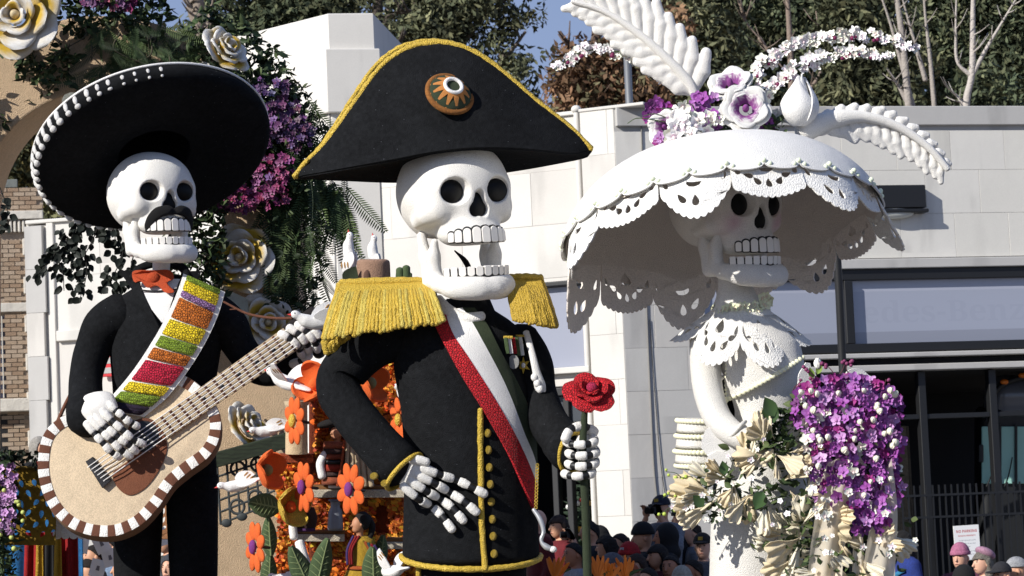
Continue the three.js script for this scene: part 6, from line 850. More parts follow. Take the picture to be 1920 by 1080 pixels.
// marigold town
const D5 = 22.3;
{
  const T = new Thing('marigold_wall', 'orange marigold covered wall with wooden shelves behind the captain', 'wall', D5, 660, 1340);
  T.add('core', rbox(212, 660, 120, 6).translate(684, -1022, -70), mat(150, 62, 22, 'crumb', 0.3, { bump: 0.02 })); T.add('side_column', rbox(72, 500, 90, 6).translate(560, -1120, -80), mat(150, 62, 22, 'crumb', 0.3, { bump: 0.02 })); T.add('upper_column', rbox(70, 320, 80, 6).translate(728, -760, -60), mat(150, 62, 22, 'crumb', 0.3, { bump: 0.02 }));
  const cl = merge(Array.from({ length: 7 }, () => xf(petalSheet(1, 0.5, 0.4, 0.4, 2, 2), qRand(), V3(rr(-0.4, 0.4), rr(-0.4, 0.4), rr(-0.3, 0.5))))); const cs = [[0.42, 0.10, 0.012], [0.5, 0.17, 0.02], [0.3, 0.06, 0.012], [0.55, 0.24, 0.03], [0.2, 0.04, 0.012]], it = [];
  for (let i = 0; i < 6500; i++) { const x = rr(524, 790), y = rr(630, 1100); if (x < 594 && y < 872) continue; if (y < 690 && x < 690) continue; if (x > 700 && x < 738 && y > 940 && y < 1005) continue; it.push({ p: V(x, y, (x < 596 && y > 700 ? -34 : x > 692 && y < 900 ? -18 : -8) + rr(-2, 12)), q: qLook(V3(rr(-1, 1), rr(-0.6, 1), 1)), s: rr(6, 12), c: pick(cs).map(v => v * rr(1.0, 1.9)) }); }
  T.cloud('marigold_petals', cl, leafM, it);
  const wd = mat(160, 112, 62, 'wood', 0.5), ed = mat(226, 214, 190, 'crumb', 0.3);
  for (const [x0, x1, y, h] of [[582, 760, 908, 20], [560, 648, 992, 18], [726, 764, 1006, 18], [524, 590, 850, 14]]) { const s = T.add('shelf', rbox(x1 - x0, h * 0.4, 52, 2).translate((x0 + x1) / 2, -(y + h * 0.2), 14), h < 16 ? M.rust : wd); T.add('shelf_edge', rbox(x1 - x0 + 1, h * 0.75, 8, 2).translate((x0 + x1) / 2, -(y + h * 0.72), 41), h < 16 ? M.rust : ed, s); T.add('bracket', rbox(8, 6, 40, 2).translate(x0 + 20, -(y + h + 2), 12), M.joint, s); }
}
{ const T = new Thing('clay_pillar', 'beige clay pillar on a brown disc behind the orange daisy', 'pillar', D5, 560, 850); T.add('shaft', new THREE.CylinderGeometry(20, 21, 96, 24).translate(560, -800, 50), mat(214, 188, 150, 'sand', 0.4)); T.add('cap', new THREE.CylinderGeometry(24, 22, 8, 24).translate(560, -754, 50), M.tan); }
{ const T = new Thing('tree_stump', 'brown rounded stump standing above the gold epaulette', 'stump', D5, 700, 620); T.add('trunk', loft([[486, 676, 724, 0, 24], [492, 669, 731, 0, 31], [540, 667, 733, 0, 33], [620, 664, 736, 0, 36]], 4, 28), mat(176, 140, 116, 'sand', 0.4, { bump: 0.012 })); T.add('knot', ball(7, 14, 5).translate(690, -520, 30), mat(104, 76, 62, 'sand', 0.3)); T.add('green_leaf', xf(G.leaf, quat(0, 0, -0.5), V(650, 534, 24), V3(60, 40, 30)), M.green); }
{ const T = new Thing('cactus', 'small green ribbed cactus beside the stump', 'cactus', D5, 757, 620); for (const [x, y, r] of [[750, 498, 9], [762, 494, 9], [768, 506, 6]]) T.add('stem', tubeR(line([[x, 620, 4], [x, 560, 4], [x, y + 8, 4]]), [r, r, r * 0.85], 12, 14, 1, 0.05), M.leafg); }
// felt daisies, poppies and leaves
function daisy(label, d, x, y, rx, ry, cm, z = 60) {
  const T = new Thing('felt_daisy', label, 'daisy', d, x, y + ry, 'orange felt daisies'), yaw = -Math.acos(clamp(rx / ry, 0.2, 1)), q = quat(0, yaw, 0), o = V(x, y, z);
  for (let i = 0; i < 8; i++) { const a = i / 8 * 6.2832 + 0.39, g = ball(ry * rr(0.23, 0.27), ry * rr(0.34, 0.38), ry * 0.1, 14).translate(0, ry * 0.62, 0).applyQuaternion(quat(0, 0, a)).applyQuaternion(q).translate(o.x, o.y, o.z); T.add('petal', g, M.orange); }
  T.add('centre', ball(ry * 0.2, ry * 0.27, ry * 0.14, 16).translate(0, 0, ry * 0.1).applyQuaternion(q).translate(o.x, o.y, o.z), cm); T.add('stem', tubeR(line([[x + 4, y, z - 8], [x + 22, y + 6, z - 50]]), [3, 3], 8, 7), M.joint);
}
daisy('orange felt daisy with yellow centre on the clay pillar', 22, 557, 786, 22, 48, M.gold); daisy('orange felt daisy with purple centre above the yellow poppy', 21.8, 574, 909, 23, 51, M.purple); daisy('wide orange felt daisy with purple centre at the shelf edge', 21.6, 663, 911, 29, 51, M.purple, 90);
daisy('orange felt daisy with yellow centre between sleeve and coat', 21.8, 751, 786, 21, 44, M.gold, 20); daisy('orange felt daisy with purple centre, lowest, beside the pier', 21.8, 484, 1020, 22, 50, M.purple);
function poppy(label, d, x, y, r, dir, m, inner, z = 60) { const T = new Thing('felt_poppy', label, 'poppy', d, x, y + r, undefined), q = qLook(dir), o = V(x, y, z); for (let i = 0; i < 4; i++) { const a0 = i * 1.571 + 0.4; T.add('petal', sheet((u, v) => { const t = (u - 0.5) * 2, a = a0 + t * 0.9 * Math.pow(Math.sin(Math.PI * (0.14 + 0.8 * v)), 0.5), rad = r * (0.1 + 0.85 * Math.sin(v * 1.5)); return V3(rad * Math.cos(a), rad * Math.sin(a), r * (0.75 * v * v - 0.1 * t * t)); }, 10, 10, r * 0.12).applyQuaternion(q).translate(o.x, o.y, o.z), m); } T.add('centre', ball(r * 0.26, r * 0.3, r * 0.3, 14).translate(0, 0, r * 0.2).applyQuaternion(q).translate(o.x, o.y, o.z), inner); }
poppy('orange felt poppy with green heart above the gliding dove', 22, 500, 878, 38, V3(0.85, 0.1, 0.5), M.orange, mat(150, 160, 110, 'grain', 0.2)); poppy('orange felt poppy half hidden behind the bent black elbow', 22.2, 600, 720, 40, V3(-0.6, 0.3, 0.7), M.orange, M.orange); poppy('orange felt poppy framed inside the crook of the black sleeve', 22, 690, 718, 38, V3(0.85, 0.1, 0.5), M.orange, mat(150, 160, 110, 'grain', 0.2), 20); poppy('yellow glitter poppy below the orange felt poppy', 21.9, 545, 946, 38, V3(0.7, 0.1, 0.7), M.gold, M.orange);
function bigLeaf(label, d, x, y, ang, L, w, z = 70, dk) { const T = new Thing('felt_leaf', label, 'leaf', d, x, y, 'big green felt leaves'), q = quat(-0.12, 0.35, ang), o = V(x, y, z), P = (u, v) => { const k = (u - 0.5) * 2, ww = w * Math.pow(Math.sin(Math.PI * Math.pow(v, 0.85) * 0.98), 0.8); return V3(k * ww, L * v, -7 * k * k + 6 * v * v).applyQuaternion(q).add(o); }; const b = T.add('leaf_blade', sheet(P, 12, 20, 4), M.leafg); const vm = mat(150, 166, 112, 'grain', 0.2); T.add('vein', tubeR([0.03, 0.35, 0.7, 0.96].map(v => P(0.5, v).add(V3(0, 0, 2))), [2, 1.2], 14, 6), vm, b); for (let i = 0; i < 6; i++) for (const s of [-1, 1]) { const v = 0.14 + i * 0.12; T.add('vein', tubeR([P(0.5, v).add(V3(0, 0, 2)), P(0.5 + s * 0.25, v + 0.06).add(V3(0, 0, 2)), P(0.5 + s * 0.44, v + 0.1).add(V3(0, 0, 1.5))], [1.1, 0.8], 6, 5), vm, b); } }
bigLeaf('green felt leaf rising left of its taller neighbour at the bottom', 21.6, 590, 1100, 0.42, 92, 20, 80); bigLeaf('tall upright green felt leaf under the middle shelf', 21.6, 598, 1100, -0.26, 100, 20, 84); bigLeaf('broad green felt leaf beside the dove at the coat hem', 21.5, 706, 1100, 0.02, 82, 20, 84); bigLeaf('narrow green felt leaf behind the broad one near the hem', 21.8, 716, 1060, -0.12, 62, 12, 60); bigLeaf('dark green felt leaf lying beneath the orange poppy', 22.1, 530, 950, 1.35, 62, 22, 40); bigLeaf('upper leaf of the green stack beside the lowest daisy', 22.1, 512, 1040, 0.05, 74, 14, 40); bigLeaf('lower leaf of the green stack beside the lowest daisy', 22.1, 508, 1104, -0.05, 70, 15, 40);
// folk dolls on the shelves
const skin = mat(176, 124, 92, null, 0, { rough: 0.6 }), hairB = mat(24, 20, 19, 'felt', 0.1, { bump: 0.004 });
const headG = nets((x, y, z) => { let d = ell(x, y, z, 0.78, 1, 0.88); d = smin(d, cap(x, y, z, 0, 0.05, 0.82, 0, -0.18, 1.0, 0.09, 0.14), 0.12); d = smin(d, ell(x, y + 0.62, z - 0.35, 0.45, 0.4, 0.45), 0.2); d = smin(d, cap(x, y, z, 0, -0.7, -0.1, 0, -1.5, -0.15, 0.42), 0.2); return smin(d, ell(Math.abs(x) - 0.8, y, z, 0.1, 0.2, 0.14), 0.06); }, [-1.1, -1.7, -1.2], [1.1, 1.2, 1.3], 0.11);
{ const T = new Thing('folk_doll', 'doll in orange and black striped poncho on the upper shelf', 'doll', D5, 630, 908, 'folk dolls on the shelves'), st = [mat(196, 92, 56, 'felt', 0.1), M.joint, mat(210, 66, 34, 'felt', 0.1), mat(92, 64, 60, 'felt', 0.1), mat(206, 112, 76, 'felt', 0.1)]; let y = 826; for (const [h, m] of [[12, 4], [10, 3], [10, 0], [9, 1], [14, 2], [9, 3], [16, 4]]) { T.add('poncho_stripe', loft([[y, 610 - (y - 826) * 0.05, 648, 40, 20], [y + h, 609 - (y + h - 826) * 0.05, 649, 40, 21]], 2, 24), st[m]); y += h; } T.add('head', xf(headG, quat(0, -0.8, 0), V(634, 808, 40), 14), skin); T.add('hair', ball(15, 14, 15).translate(634, -802, 34), hairB); T.add('hat', ball(24, 8, 20).rotateZ(0.2).translate(620, -792, 40), hairB); T.add('white_sleeve', tubeR(line([[612, 848, 50], [604, 866, 54], [608, 890, 56]]), [7, 8, 8], 10, 10), M.white); T.add('legs', loft([[904, 618, 644, 40, 13], [912, 618, 644, 40, 13]], 2, 16), M.white); }
{ const T = new Thing('sack_cloth_doll', 'doll wrapped in draped beige sackcloth behind the sleeve cuff', 'doll', D5, 672, 908, 'folk dolls on the shelves'); T.add('cloak', loft([[786, 654, 668, 34, 10], [796, 648, 676, 34, 16], [830, 650, 690, 36, 22], [908, 650, 704, 38, 26]], 4, 40), mat(200, 178, 144, 'grain', 0.3)); for (let i = 0; i < 5; i++) T.add('fold', tubeR(line([[656 + i * 5, 800, 48], [655 + i * 9, 850, 58], [652 + i * 12, 906, 64]]), [2, 4, 5], 12, 8), mat(206, 184, 150, 'grain', 0.3)); T.add('staff', tubeR(line([[650, 822, 66], [644, 870, 66], [637, 906, 66]]), [2.5, 2.5], 8, 7), M.rust); T.add('head', xf(headG, quat(0, -0.6, 0), V(661, 782, 34), 11), skin); }
{ const T = new Thing('folk_doll', 'woman doll with black hair and colourful shawl at the bottom', 'doll', 21.7, 684, 1330, 'folk dolls on the shelves'); T.add('head', xf(headG, quat(0, -1.1, 0), V(676, 978, 60), 15), skin); T.add('hair', ball(15, 18, 16).translate(683, -972, 56), hairB); T.add('hair', tubeR(line([[692, 966, 52], [700, 984, 50], [696, 1004, 54]]), [7, 7, 5], 10, 10), hairB); const cs = [mat(92, 64, 140, 'felt', 0.1), mat(190, 34, 40, 'felt', 0.1), mat(232, 186, 50, 'felt', 0.1), mat(226, 110, 40, 'felt', 0.1), mat(60, 110, 110, 'felt', 0.1)];
  T.add('blouse', loft([[1000, 668, 694, 50, 14], [1010, 660, 706, 50, 22], [1040, 664, 710, 50, 24], [1060, 662, 712, 50, 24]], 3, 28), cs[2]); for (let i = 0; i < 3; i++) T.add('shawl_band', tubeR(line([[676 - i * 5, 1000, 66], [664 - i * 4, 1024, 72], [664 - i * 4, 1050, 70]]), [4, 5, 5], 14, 10, 0.6), cs[[1, 1, 0][i]]); for (let i = 0; i < 5; i++) T.add('shawl_band', rbox(7, 34, 5, 2).rotateZ(0.5).translate(690 + i * 5.6, -(1022 + i * 2), 74), cs[[2, 3, 4, 1, 0][i]]); T.add('skirt', loft([[1054, 658, 716, 50, 28], [1072, 650, 722, 50, 34], [1100, 640, 732, 50, 42], [1330, 630, 742, 50, 50]], 4, 32), cs[2]); T.add('skirt_band', loft([[1054, 657, 717, 50, 30], [1062, 653, 720, 50, 32]], 2, 32), cs[3]); T.add('skirt_band', loft([[1080, 645, 727, 50, 38], [1110, 637, 735, 50, 45]], 2, 32), cs[1]); }
{ const T = new Thing('folk_doll', 'doll in white trousers under the left shelf', 'doll', 22, 580, 1072, 'folk dolls on the shelves'); T.add('trousers', tubeR(line([[566, 1012, 60], [574, 1036, 66], [584, 1064, 64]]), [9, 9, 8], 12, 12), M.white); T.add('tunic', loft([[948, 560, 592, 40, 12], [966, 554, 598, 40, 16], [990, 558, 594, 40, 15]], 3, 24), mat(86, 56, 48, 'felt', 0.1)); T.add('sleeve', tubeR(line([[560, 956, 56], [554, 980, 62], [556, 1002, 62]]), [7, 8, 8], 10, 10), M.white); T.add('sash', loft([[986, 558, 594, 42, 17], [992, 558, 594, 42, 17]], 2, 24), mat(110, 60, 130, 'felt', 0.1)); T.add('head', xf(headG, quat(0, -0.5, 0), V(576, 934, 40), 11), skin); }
{ const T = new Thing('grey_churn', 'small grey metal churn below the upper shelf', 'churn', D5, 632, 992); T.add('body', new THREE.LatheGeometry([[0, 0], [14, 0], [15, 6], [13, 34], [9, 44], [9, 52], [12, 56], [0, 56]].map(p => new THREE.Vector2(...p)), 24).translate(632, -990, 50), mat(128, 132, 140, null, 0, { rough: 0.5, metal: 0.3 })); T.add('rim', new THREE.TorusGeometry(12, 1.6, 6, 24).rotateX(Math.PI / 2).translate(632, -934, 50), mat(100, 104, 112, null, 0, { rough: 0.5 })); }
{ // iron grille and beam
  const T = new Thing('iron_grille', 'dark iron lattice with scrolls leaning on the sandy pier', 'grille', 25.2, 460, 975), gm = mat(52, 58, 60, null, 0, { rough: 0.7 }), X = (u, v) => V(lerp(409, 516, u) + v * 8, lerp(850, 818, u) + v * lerp(130, 118, u), 30);
  for (let i = 0; i <= 6; i++) T.add('bar', tubeR([X(i / 6, 0.1), X(i / 6, 1)], [2.4, 2.4], 4, 6), gm); for (let i = 0; i <= 5; i++) T.add('bar', tubeR([X(0, 0.15 + i * 0.17), X(1, 0.15 + i * 0.17)], [2.4, 2.4], 4, 6), gm);
  for (const [u, v] of [[0.35, 0.3], [0.7, 0.34], [0.3, 0.85], [0.62, 0.82]]) T.add('scroll', new THREE.TorusGeometry(13, 2.6, 6, 24).translate(...X(u, v).toArray()), gm); for (let i = 0; i < 4; i++) T.add('finial', ball(10, 8, 4).translate(...X(0.1 + i * 0.27, 1.02).toArray()), gm);
  const B = new Thing('green_beam', 'dark green beam above the iron grille', 'beam', 25.2, 470, 866); B.add('beam', rbox(142, 28, 30, 2).rotateZ(0.27).translate(474, -842, 40), mat(52, 64, 44, 'wood', 0.5)); B.add('end_cap', rbox(5, 30, 32, 1).rotateZ(0.27).translate(542, -823, 40), M.green);
}
// left corner: cut tin sheet, drapes, orchids
function cutSheet(T, name, x0, y0, x1, y1, z, m, holes, parent) { const sh = new THREE.Shape([V(x0, y0), V(x1, y0), V(x1, y1), V(x0, y1)].map(p => new THREE.Vector2(p.x, p.y))); for (const [x, y, a, b, r] of holes) { const p = new THREE.Path(); for (let i = 0; i < 12; i++) { const t = i / 12 * 6.2832, k = Math.pow(Math.sin(t / 2), 0.8), lx = a * Math.sin(t) * k, ly = -b * Math.cos(t), X = x + lx * Math.cos(r) - ly * Math.sin(r), Y = -y + lx * Math.sin(r) + ly * Math.cos(r); i ? p.lineTo(X, Y) : p.moveTo(X, Y); } sh.holes.push(p); } return T.add(name, new THREE.ExtrudeGeometry(sh, { depth: 3, bevelEnabled: false }).translate(0, 0, z), m, parent); }
{
  const T = new Thing('cut_paper_banner', 'mustard gold cut-out banner at the lower left corner', 'banner', 24.0, 50, 1024), h = []; for (let j = 0; j < 6; j++) for (let i = 0; i < 6; i++) { const x = -30 + i * 24 + (j % 2) * 12 + rr(-2, 2), y = 906 + j * 19 + rr(-2, 2); h.push([x, y, rr(4, 6), rr(6.5, 8.5), rr(-0.8, 0.8)]); }
  cutSheet(T, 'sheet', -60, 878, 104, 1022, 0, mat(186, 146, 34, 'felt', 0.6), h); T.add('top_hem', tubeR(line([[-60, 878, 2], [104, 878, 2]]), [4, 4], 6, 8), mat(160, 124, 28, 'felt', 0.6));
  const W = new Thing('white_cut_paper', 'white lace edged paper behind the guitar bottom', 'banner', 24.2, 132, 1000); cutSheet(W, 'sheet', 104, 956, 240, 1002, 0, M.paper, Array.from({ length: 7 }, (_, i) => [116 + i * 18, 972 + (i % 2) * 8, 4, 7, i])); for (let i = 0; i < 9; i++) W.add('scallop', ball(9, 9, 2, 12).translate(108 + i * 15, -1002, 1), M.paper);
  const P = new Thing('peach_cut_paper', 'peach cut-out panel seen between the black trouser legs', 'banner', 24.2, 308, 1010); cutSheet(P, 'sheet', 288, 915, 330, 1008, 0, mat(226, 160, 112, 'felt', 0.4), Array.from({ length: 16 }, (_, i) => [296 + (i % 3) * 11, 926 + Math.floor(i / 3) * 16, 3.4, 6, i * 0.9])); P.add('hem', tubeR(line([[288, 1009, 1], [330, 1009, 1]]), [2.5, 2.5], 4, 6), mat(226, 160, 112, 'felt', 0.4));
}
const drape = (x0, x1, y0, y1, z, n, amp) => sheet((u, v) => V(lerp(x0, x1, u) + (u - 0.5) * 14 * v, lerp(y0, y1, v), z + amp * Math.sin(u * n * 6.28 + v) * (0.4 + 0.6 * v)), 60, 16, 2);
{ const T = new Thing('red_drape', 'bright red draped cloth with gold strips at the lower left', 'drape', 24.5, 90, 1330); T.add('cloth', drape(44, 142, 1000, 1330, -20, 5, 9), mat(204, 26, 28, 'felt', 0.3)); for (const x of [70, 104]) T.add('gold_strip', drape(x, x + 11, 1010, 1330, 6, 1, 6), mat(226, 180, 50, 'glit', 0.4, { rough: 0.35, metal: 0.3 })); T.add('dark_strip', drape(84, 102, 1010, 1330, 2, 1, 4), M.joint);
  const B = new Thing('blue_cloth', 'bright blue cloth glimpsed through the banner cut-outs', 'cloth', 24.9, 80, 1330); B.add('cloth', drape(-40, 150, 900, 1330, -20, 6, 6), mat(40, 128, 196, 'felt', 0.3)); B.add('hem', tubeR(line([[-40, 900, -20], [150, 900, -20]]), [3, 3], 6, 6), mat(40, 128, 196, 'felt', 0.3)); }
{ const T = new Thing('orchid_bush', 'mauve orchids and foliage at the lower left edge', 'orchids', 23.8, 5, 1330), lv = [], it = []; for (let i = 0; i < 900; i++) { const y = rr(850, 1110); lv.push(leafItem(rr(-50, 26) + 14 * fbm(y / 60, 0.3, 5, 2), y, rr(-20, 40), rr(9, 20), dark(rr(0.4, 1.2)))); } T.cloud('leaves', G.leaf, leafM, lv); for (let i = 0; i < 70; i++) blossom(T, rr(-10, 34), rr(870, 1000), rr(36, 52), rr(6, 10), pick([ORCH[3], ORCH[5], OM(120, 84, 124)])); for (let i = 0; i < 14; i++) T.inst('bud', G.ball, OM(190, 200, 110), V(rr(0, 52), rr(900, 1060), 46), null, rr(3, 5)); for (let i = 0; i < 90; i++) it.push(leafItem(rr(0, 70), rr(844, 872), rr(-10, 20), rr(10, 20), [0.015, 0.02, 0.012])); T.cloud('leaves', G.leaf, leafM, it); T.add('stem', tubeR(line([[0, 1330, 0], [4, 1100, 0], [10, 880, 20]]), [6, 3], 14, 7), M.leafg); }
// birds of paradise
{ let n = 0; for (const [x, y, s, lb] of [[1032, 1074, 1, 'orange bird of paradise flower by the coat hem'], [1116, 1082, 1.1, 'orange bird of paradise flower right of the rose stem'], [1134, 1086, 0.9, 'bird of paradise flower, middle of the clump at the bottom'], [1166, 1074, 1, 'pale tipped bird of paradise flower before the crowd']]) { const T = new Thing('bird_of_paradise', lb, 'flower', 20.6, x, 1330); T.add('stem', tubeR(line([[x, 1330, 0], [x + 2, 1200, 2], [x + 6, 1090, 4]]), [5, 4], 14, 8), M.green); T.add('beak_leaf', tubeR(line([[x + 4, 1092, 4], [x + 14, 1076, 6], [x + 38 * s, 1066, 8]]), [5, 5, 1.5], 14, 8), M.leafg); for (let i = 0; i < 6; i++) T.add('petal', petalSheet(rr(34, 52) * s, 4.4, 0.1, 0.004, 4, 8, 1.4).applyQuaternion(quat(0, rr(-0.8, 0.8), 0.5 - i * 0.24 + (n % 2) * 0.3)).translate(x + 8, -1086, 6 + i), mat(232, 128, 36, null, 0, { rough: 0.5 })); n++; } }
{ const T = new Thing('sabre', 'curved silver sabre hilt on a gold chain at the captain hip', 'sabre', 20, 1020, 1060); T.add('hilt', tubeR(line([[1000, 950, 70], [1012, 968, 76], [1018, 990, 80], [1014, 1006, 82], [1024, 1018, 84], [1038, 1022, 86]]), [4, 5, 4, 4, 6, 4], 30, 10), mat(190, 192, 194, null, 0, { rough: 0.35, metal: 0.5 })); T.add('grip', ball(7, 6, 6).translate(1036, -1022, 86), M.white); for (let i = 0; i < 14; i++) T.add('chain_link', new THREE.TorusGeometry(2.6, 0.9, 6, 10).translate(1007 - i * 0.2, -(868 + i * 6), 66), M.gold); }
// ---------------------------------------------------------------- spectators
const PM = { cell: 0.024 };
const arm = (x, y, z, p) => { let d = cap(x, y, z, ...p[0], ...p[1], 0.055, 0.044); return smin(d, cap(x, y, z, ...p[1], ...p[2], 0.044, 0.032), 0.03); };
const POSE = { down: [[0.18, 1.37, 0], [0.24, 1.1, -0.03], [0.2, 0.88, 0.1]], photo: [[0.18, 1.37, 0], [0.25, 1.2, 0.16], [0.085, 1.53, 0.2]], hold: [[0.18, 1.37, 0], [0.22, 1.12, 0.06], [0.1, 1.28, 0.28]] };
const handG = (() => nets((x, y, z) => { let d = ell(x, y - 0.045, z, 0.042, 0.05, 0.02); for (let i = 0; i < 4; i++) { const fx = -0.03 + i * 0.02, L = [0.062, 0.074, 0.07, 0.054][i]; d = smin(d, smin(cap(x, y, z, fx, 0.085, 0.0, fx * 1.1, 0.085 + L * 0.5, 0.014, 0.0095, 0.009), cap(x, y, z, fx * 1.1, 0.085 + L * 0.5, 0.014, fx * 1.05, 0.09 + L * 0.7, 0.045, 0.009, 0.008), 0.006), 0.008); } return smin(d, cap(x, y, z, 0.034, 0.02, 0.006, 0.062, 0.07, 0.03, 0.012, 0.009), 0.012); }, [-0.06, -0.02, -0.04], [0.08, 0.18, 0.07], 0.006))();
const headF = (x, y, z) => { let d = ell(x, y - 1.61, z - 0.015, 0.076, 0.105, 0.098); d = smin(d, ell(x, y - 1.55, z - 0.045, 0.052, 0.058, 0.058), 0.03); d = smin(d, cap(x, y, z, 0, 1.625, 0.108, 0, 1.585, 0.128, 0.009, 0.014), 0.012); d = smin(d, cap(x, y, z, -0.022, 1.548, 0.103, 0.022, 1.548, 0.103, 0.006), 0.008); d = smin(d, ell(Math.abs(x) - 0.08, y - 1.6, z + 0.005, 0.011, 0.03, 0.02), 0.006); d = smax(d, -ell(Math.abs(x) - 0.033, y - 1.627, z - 0.118, 0.017, 0.01, 0.016), 0.008); return smin(d, cap(x, y, z, 0, 1.56, -0.01, 0, 1.42, -0.015, 0.052, 0.056), 0.02); };
const headGeo = nets(headF, [-0.12, 1.4, -0.12], [0.12, 1.74, 0.16], 0.009);
function bodyF(p, fat) { return (x, y, z) => { const a = Math.abs(x); let d = ell(x, y - 1.2, z, 0.19 + fat, 0.26 + fat, 0.115 + fat); d = smin(d, ell(x, y - 1.0, z, 0.16 + fat, 0.2, 0.11 + fat), 0.06); d = smin(d, cap(a, y, z, 0.06, 1.39, -0.01, 0.165, 1.365, 0, 0.06 + fat * 0.7, 0.058 + fat * 0.7), 0.06); return smin(d, arm(a, y, z, p) - fat * 0.7, 0.03); }; }
const legsF = (x, y, z) => { const a = Math.abs(x); let d = ell(x, y - 0.92, z, 0.17, 0.13, 0.12); d = smin(d, smin(cap(a, y, z, 0.09, 0.86, 0, 0.1, 0.48, 0.015, 0.085, 0.06), cap(a, y, z, 0.1, 0.48, 0.015, 0.1, 0.1, -0.01, 0.06, 0.045), 0.03), 0.04); return smin(d, cap(a, y, z, 0.1, 0.045, -0.03, 0.11, 0.04, 0.14, 0.045, 0.04), 0.03); };
const PG = {}; for (const k of Object.keys(POSE)) {
  const p = POSE[k], skinBody = [headGeo, nets((x, y, z) => smin(bodyF(p, 0)(x, y, z), cap(x, y, z, 0, 1.5, -0.012, 0, 1.38, -0.01, 0.054, 0.07), 0.04), [-0.34, 0.78, -0.2], [0.34, 1.62, 0.36], PM.cell)];
  for (const s of [-1, 1]) { const w = V3(p[2][0] * s, p[2][1], p[2][2]), e = V3(p[1][0] * s, p[1][1], p[1][2]), dir = w.clone().sub(e).normalize(); skinBody.push(xf(handG, qTo(Y3, k === 'photo' ? V3(-0.1 * s, 0.9, 0.25) : dir), w, V3(s < 0 ? 1 : -1, 1, 1))); }
  PG[k] = { body: merge(skinBody), coat: nets((x, y, z) => { const a = Math.abs(x); let d = bodyF(p, 0.028)(x, y, z); d = smin(d, ell(x, y - 0.9, z, 0.2, 0.12, 0.15), 0.05); d = smin(d, cap(x, y, z, 0, 1.42, -0.02, 0, 1.4, -0.02, 0.085), 0.05); return smax(smax(d, y - 1.47, 0.02), -(len(a - p[2][0], y - p[2][1], z - p[2][2]) - 0.05), 0.01); }, [-0.38, 0.74, -0.24], [0.38, 1.52, 0.34], 0.021) };
}
const legGeo = nets(legsF, [-0.24, -0.02, -0.18], [0.24, 1.06, 0.22], 0.026);
const shell = (o, f, n = 0) => nets((x, y, z) => f(x, y, z, headF(x, y, z) - o) + (n ? n * (fbm(x * 2.2 + 3, y * 2.2 + z * 1.7, 9, 5, 3) - 0.5) : 0), [-0.16, 1.36, -0.18], [0.16, 1.82, 0.26], 0.0105);
const HAIR = {
  short: shell(0.014, (x, y, z, d) => smax(smax(d, 1.655 - y + 1.1 * (z < 0.02 ? z - 0.02 : 0) + Math.max(0, z - 0.02) * 0.5, 0.01), -d - 0.03, 0.004), 0.03),
  long: shell(0.022, (x, y, z, d) => { let e = smax(d, 1.65 - y + 3 * Math.min(0, z - 0.03), 0.01); return smin(e, smax(ell(x, y - 1.5, z + 0.04, 0.095, 0.16, 0.075), z - 0.03, 0.01), 0.03); }, 0.03),
  beanie: shell(0.02, (x, y, z, d) => { let e = smax(ell(x, y - 1.655, z - 0.012, 0.1, 0.125, 0.12), 1.645 - y, 0.01); return smin(e, smax(ell(x, y - 1.655, z - 0.012, 0.106, 0.1, 0.126), Math.abs(y - 1.66) - 0.02, 0.008), 0.006); }),
  cap: shell(0.016, (x, y, z, d) => { let e = smax(ell(x, y - 1.65, z - 0.01, 0.098, 0.112, 0.118), 1.648 - y, 0.006); return smin(e, smax(ell(x, y - 1.655, z - 0.13, 0.078, 0.016, 0.085), -(z - 0.06), 0.008), 0.01); }),
  hood: shell(0.03, (x, y, z, d) => { const e = smin(ell(x, y - 1.62, z + 0.015, 0.12, 0.145, 0.125), ell(x, y - 1.45, z + 0.03, 0.14, 0.1, 0.12), 0.06); return smax(e, -ell(x, y - 1.6, z - 0.13, 0.075, 0.1, 0.11), 0.01); }),
};
const eyeG = merge([-1, 1].flatMap(s => [ball(0.011, 0.007, 0.006, 8).translate(s * 0.033, 1.627, 0.099), ball(0.018, 0.0045, 0.006, 8).translate(s * 0.034, 1.648, 0.102)]));
const SK = [mat(196, 146, 116, null, 0, { rough: 0.55 }), mat(166, 112, 82, null, 0, { rough: 0.55 }), mat(212, 164, 138, null, 0, { rough: 0.55 })];
const fab = (r, g, b) => mat(r, g, b, 'felt', 0.3, { bump: 0.003 });
for (const g of [legGeo, ...Object.values(PG).flatMap(o => [o.body, o.coat]), ...Object.values(HAIR)]) g.userData.uv = 1;
const UVC = new Map(); const withUV = g => { if (!UVC.has(g)) UVC.set(g, boxUV(g, 1 / 0.3)); return UVC.get(g); };
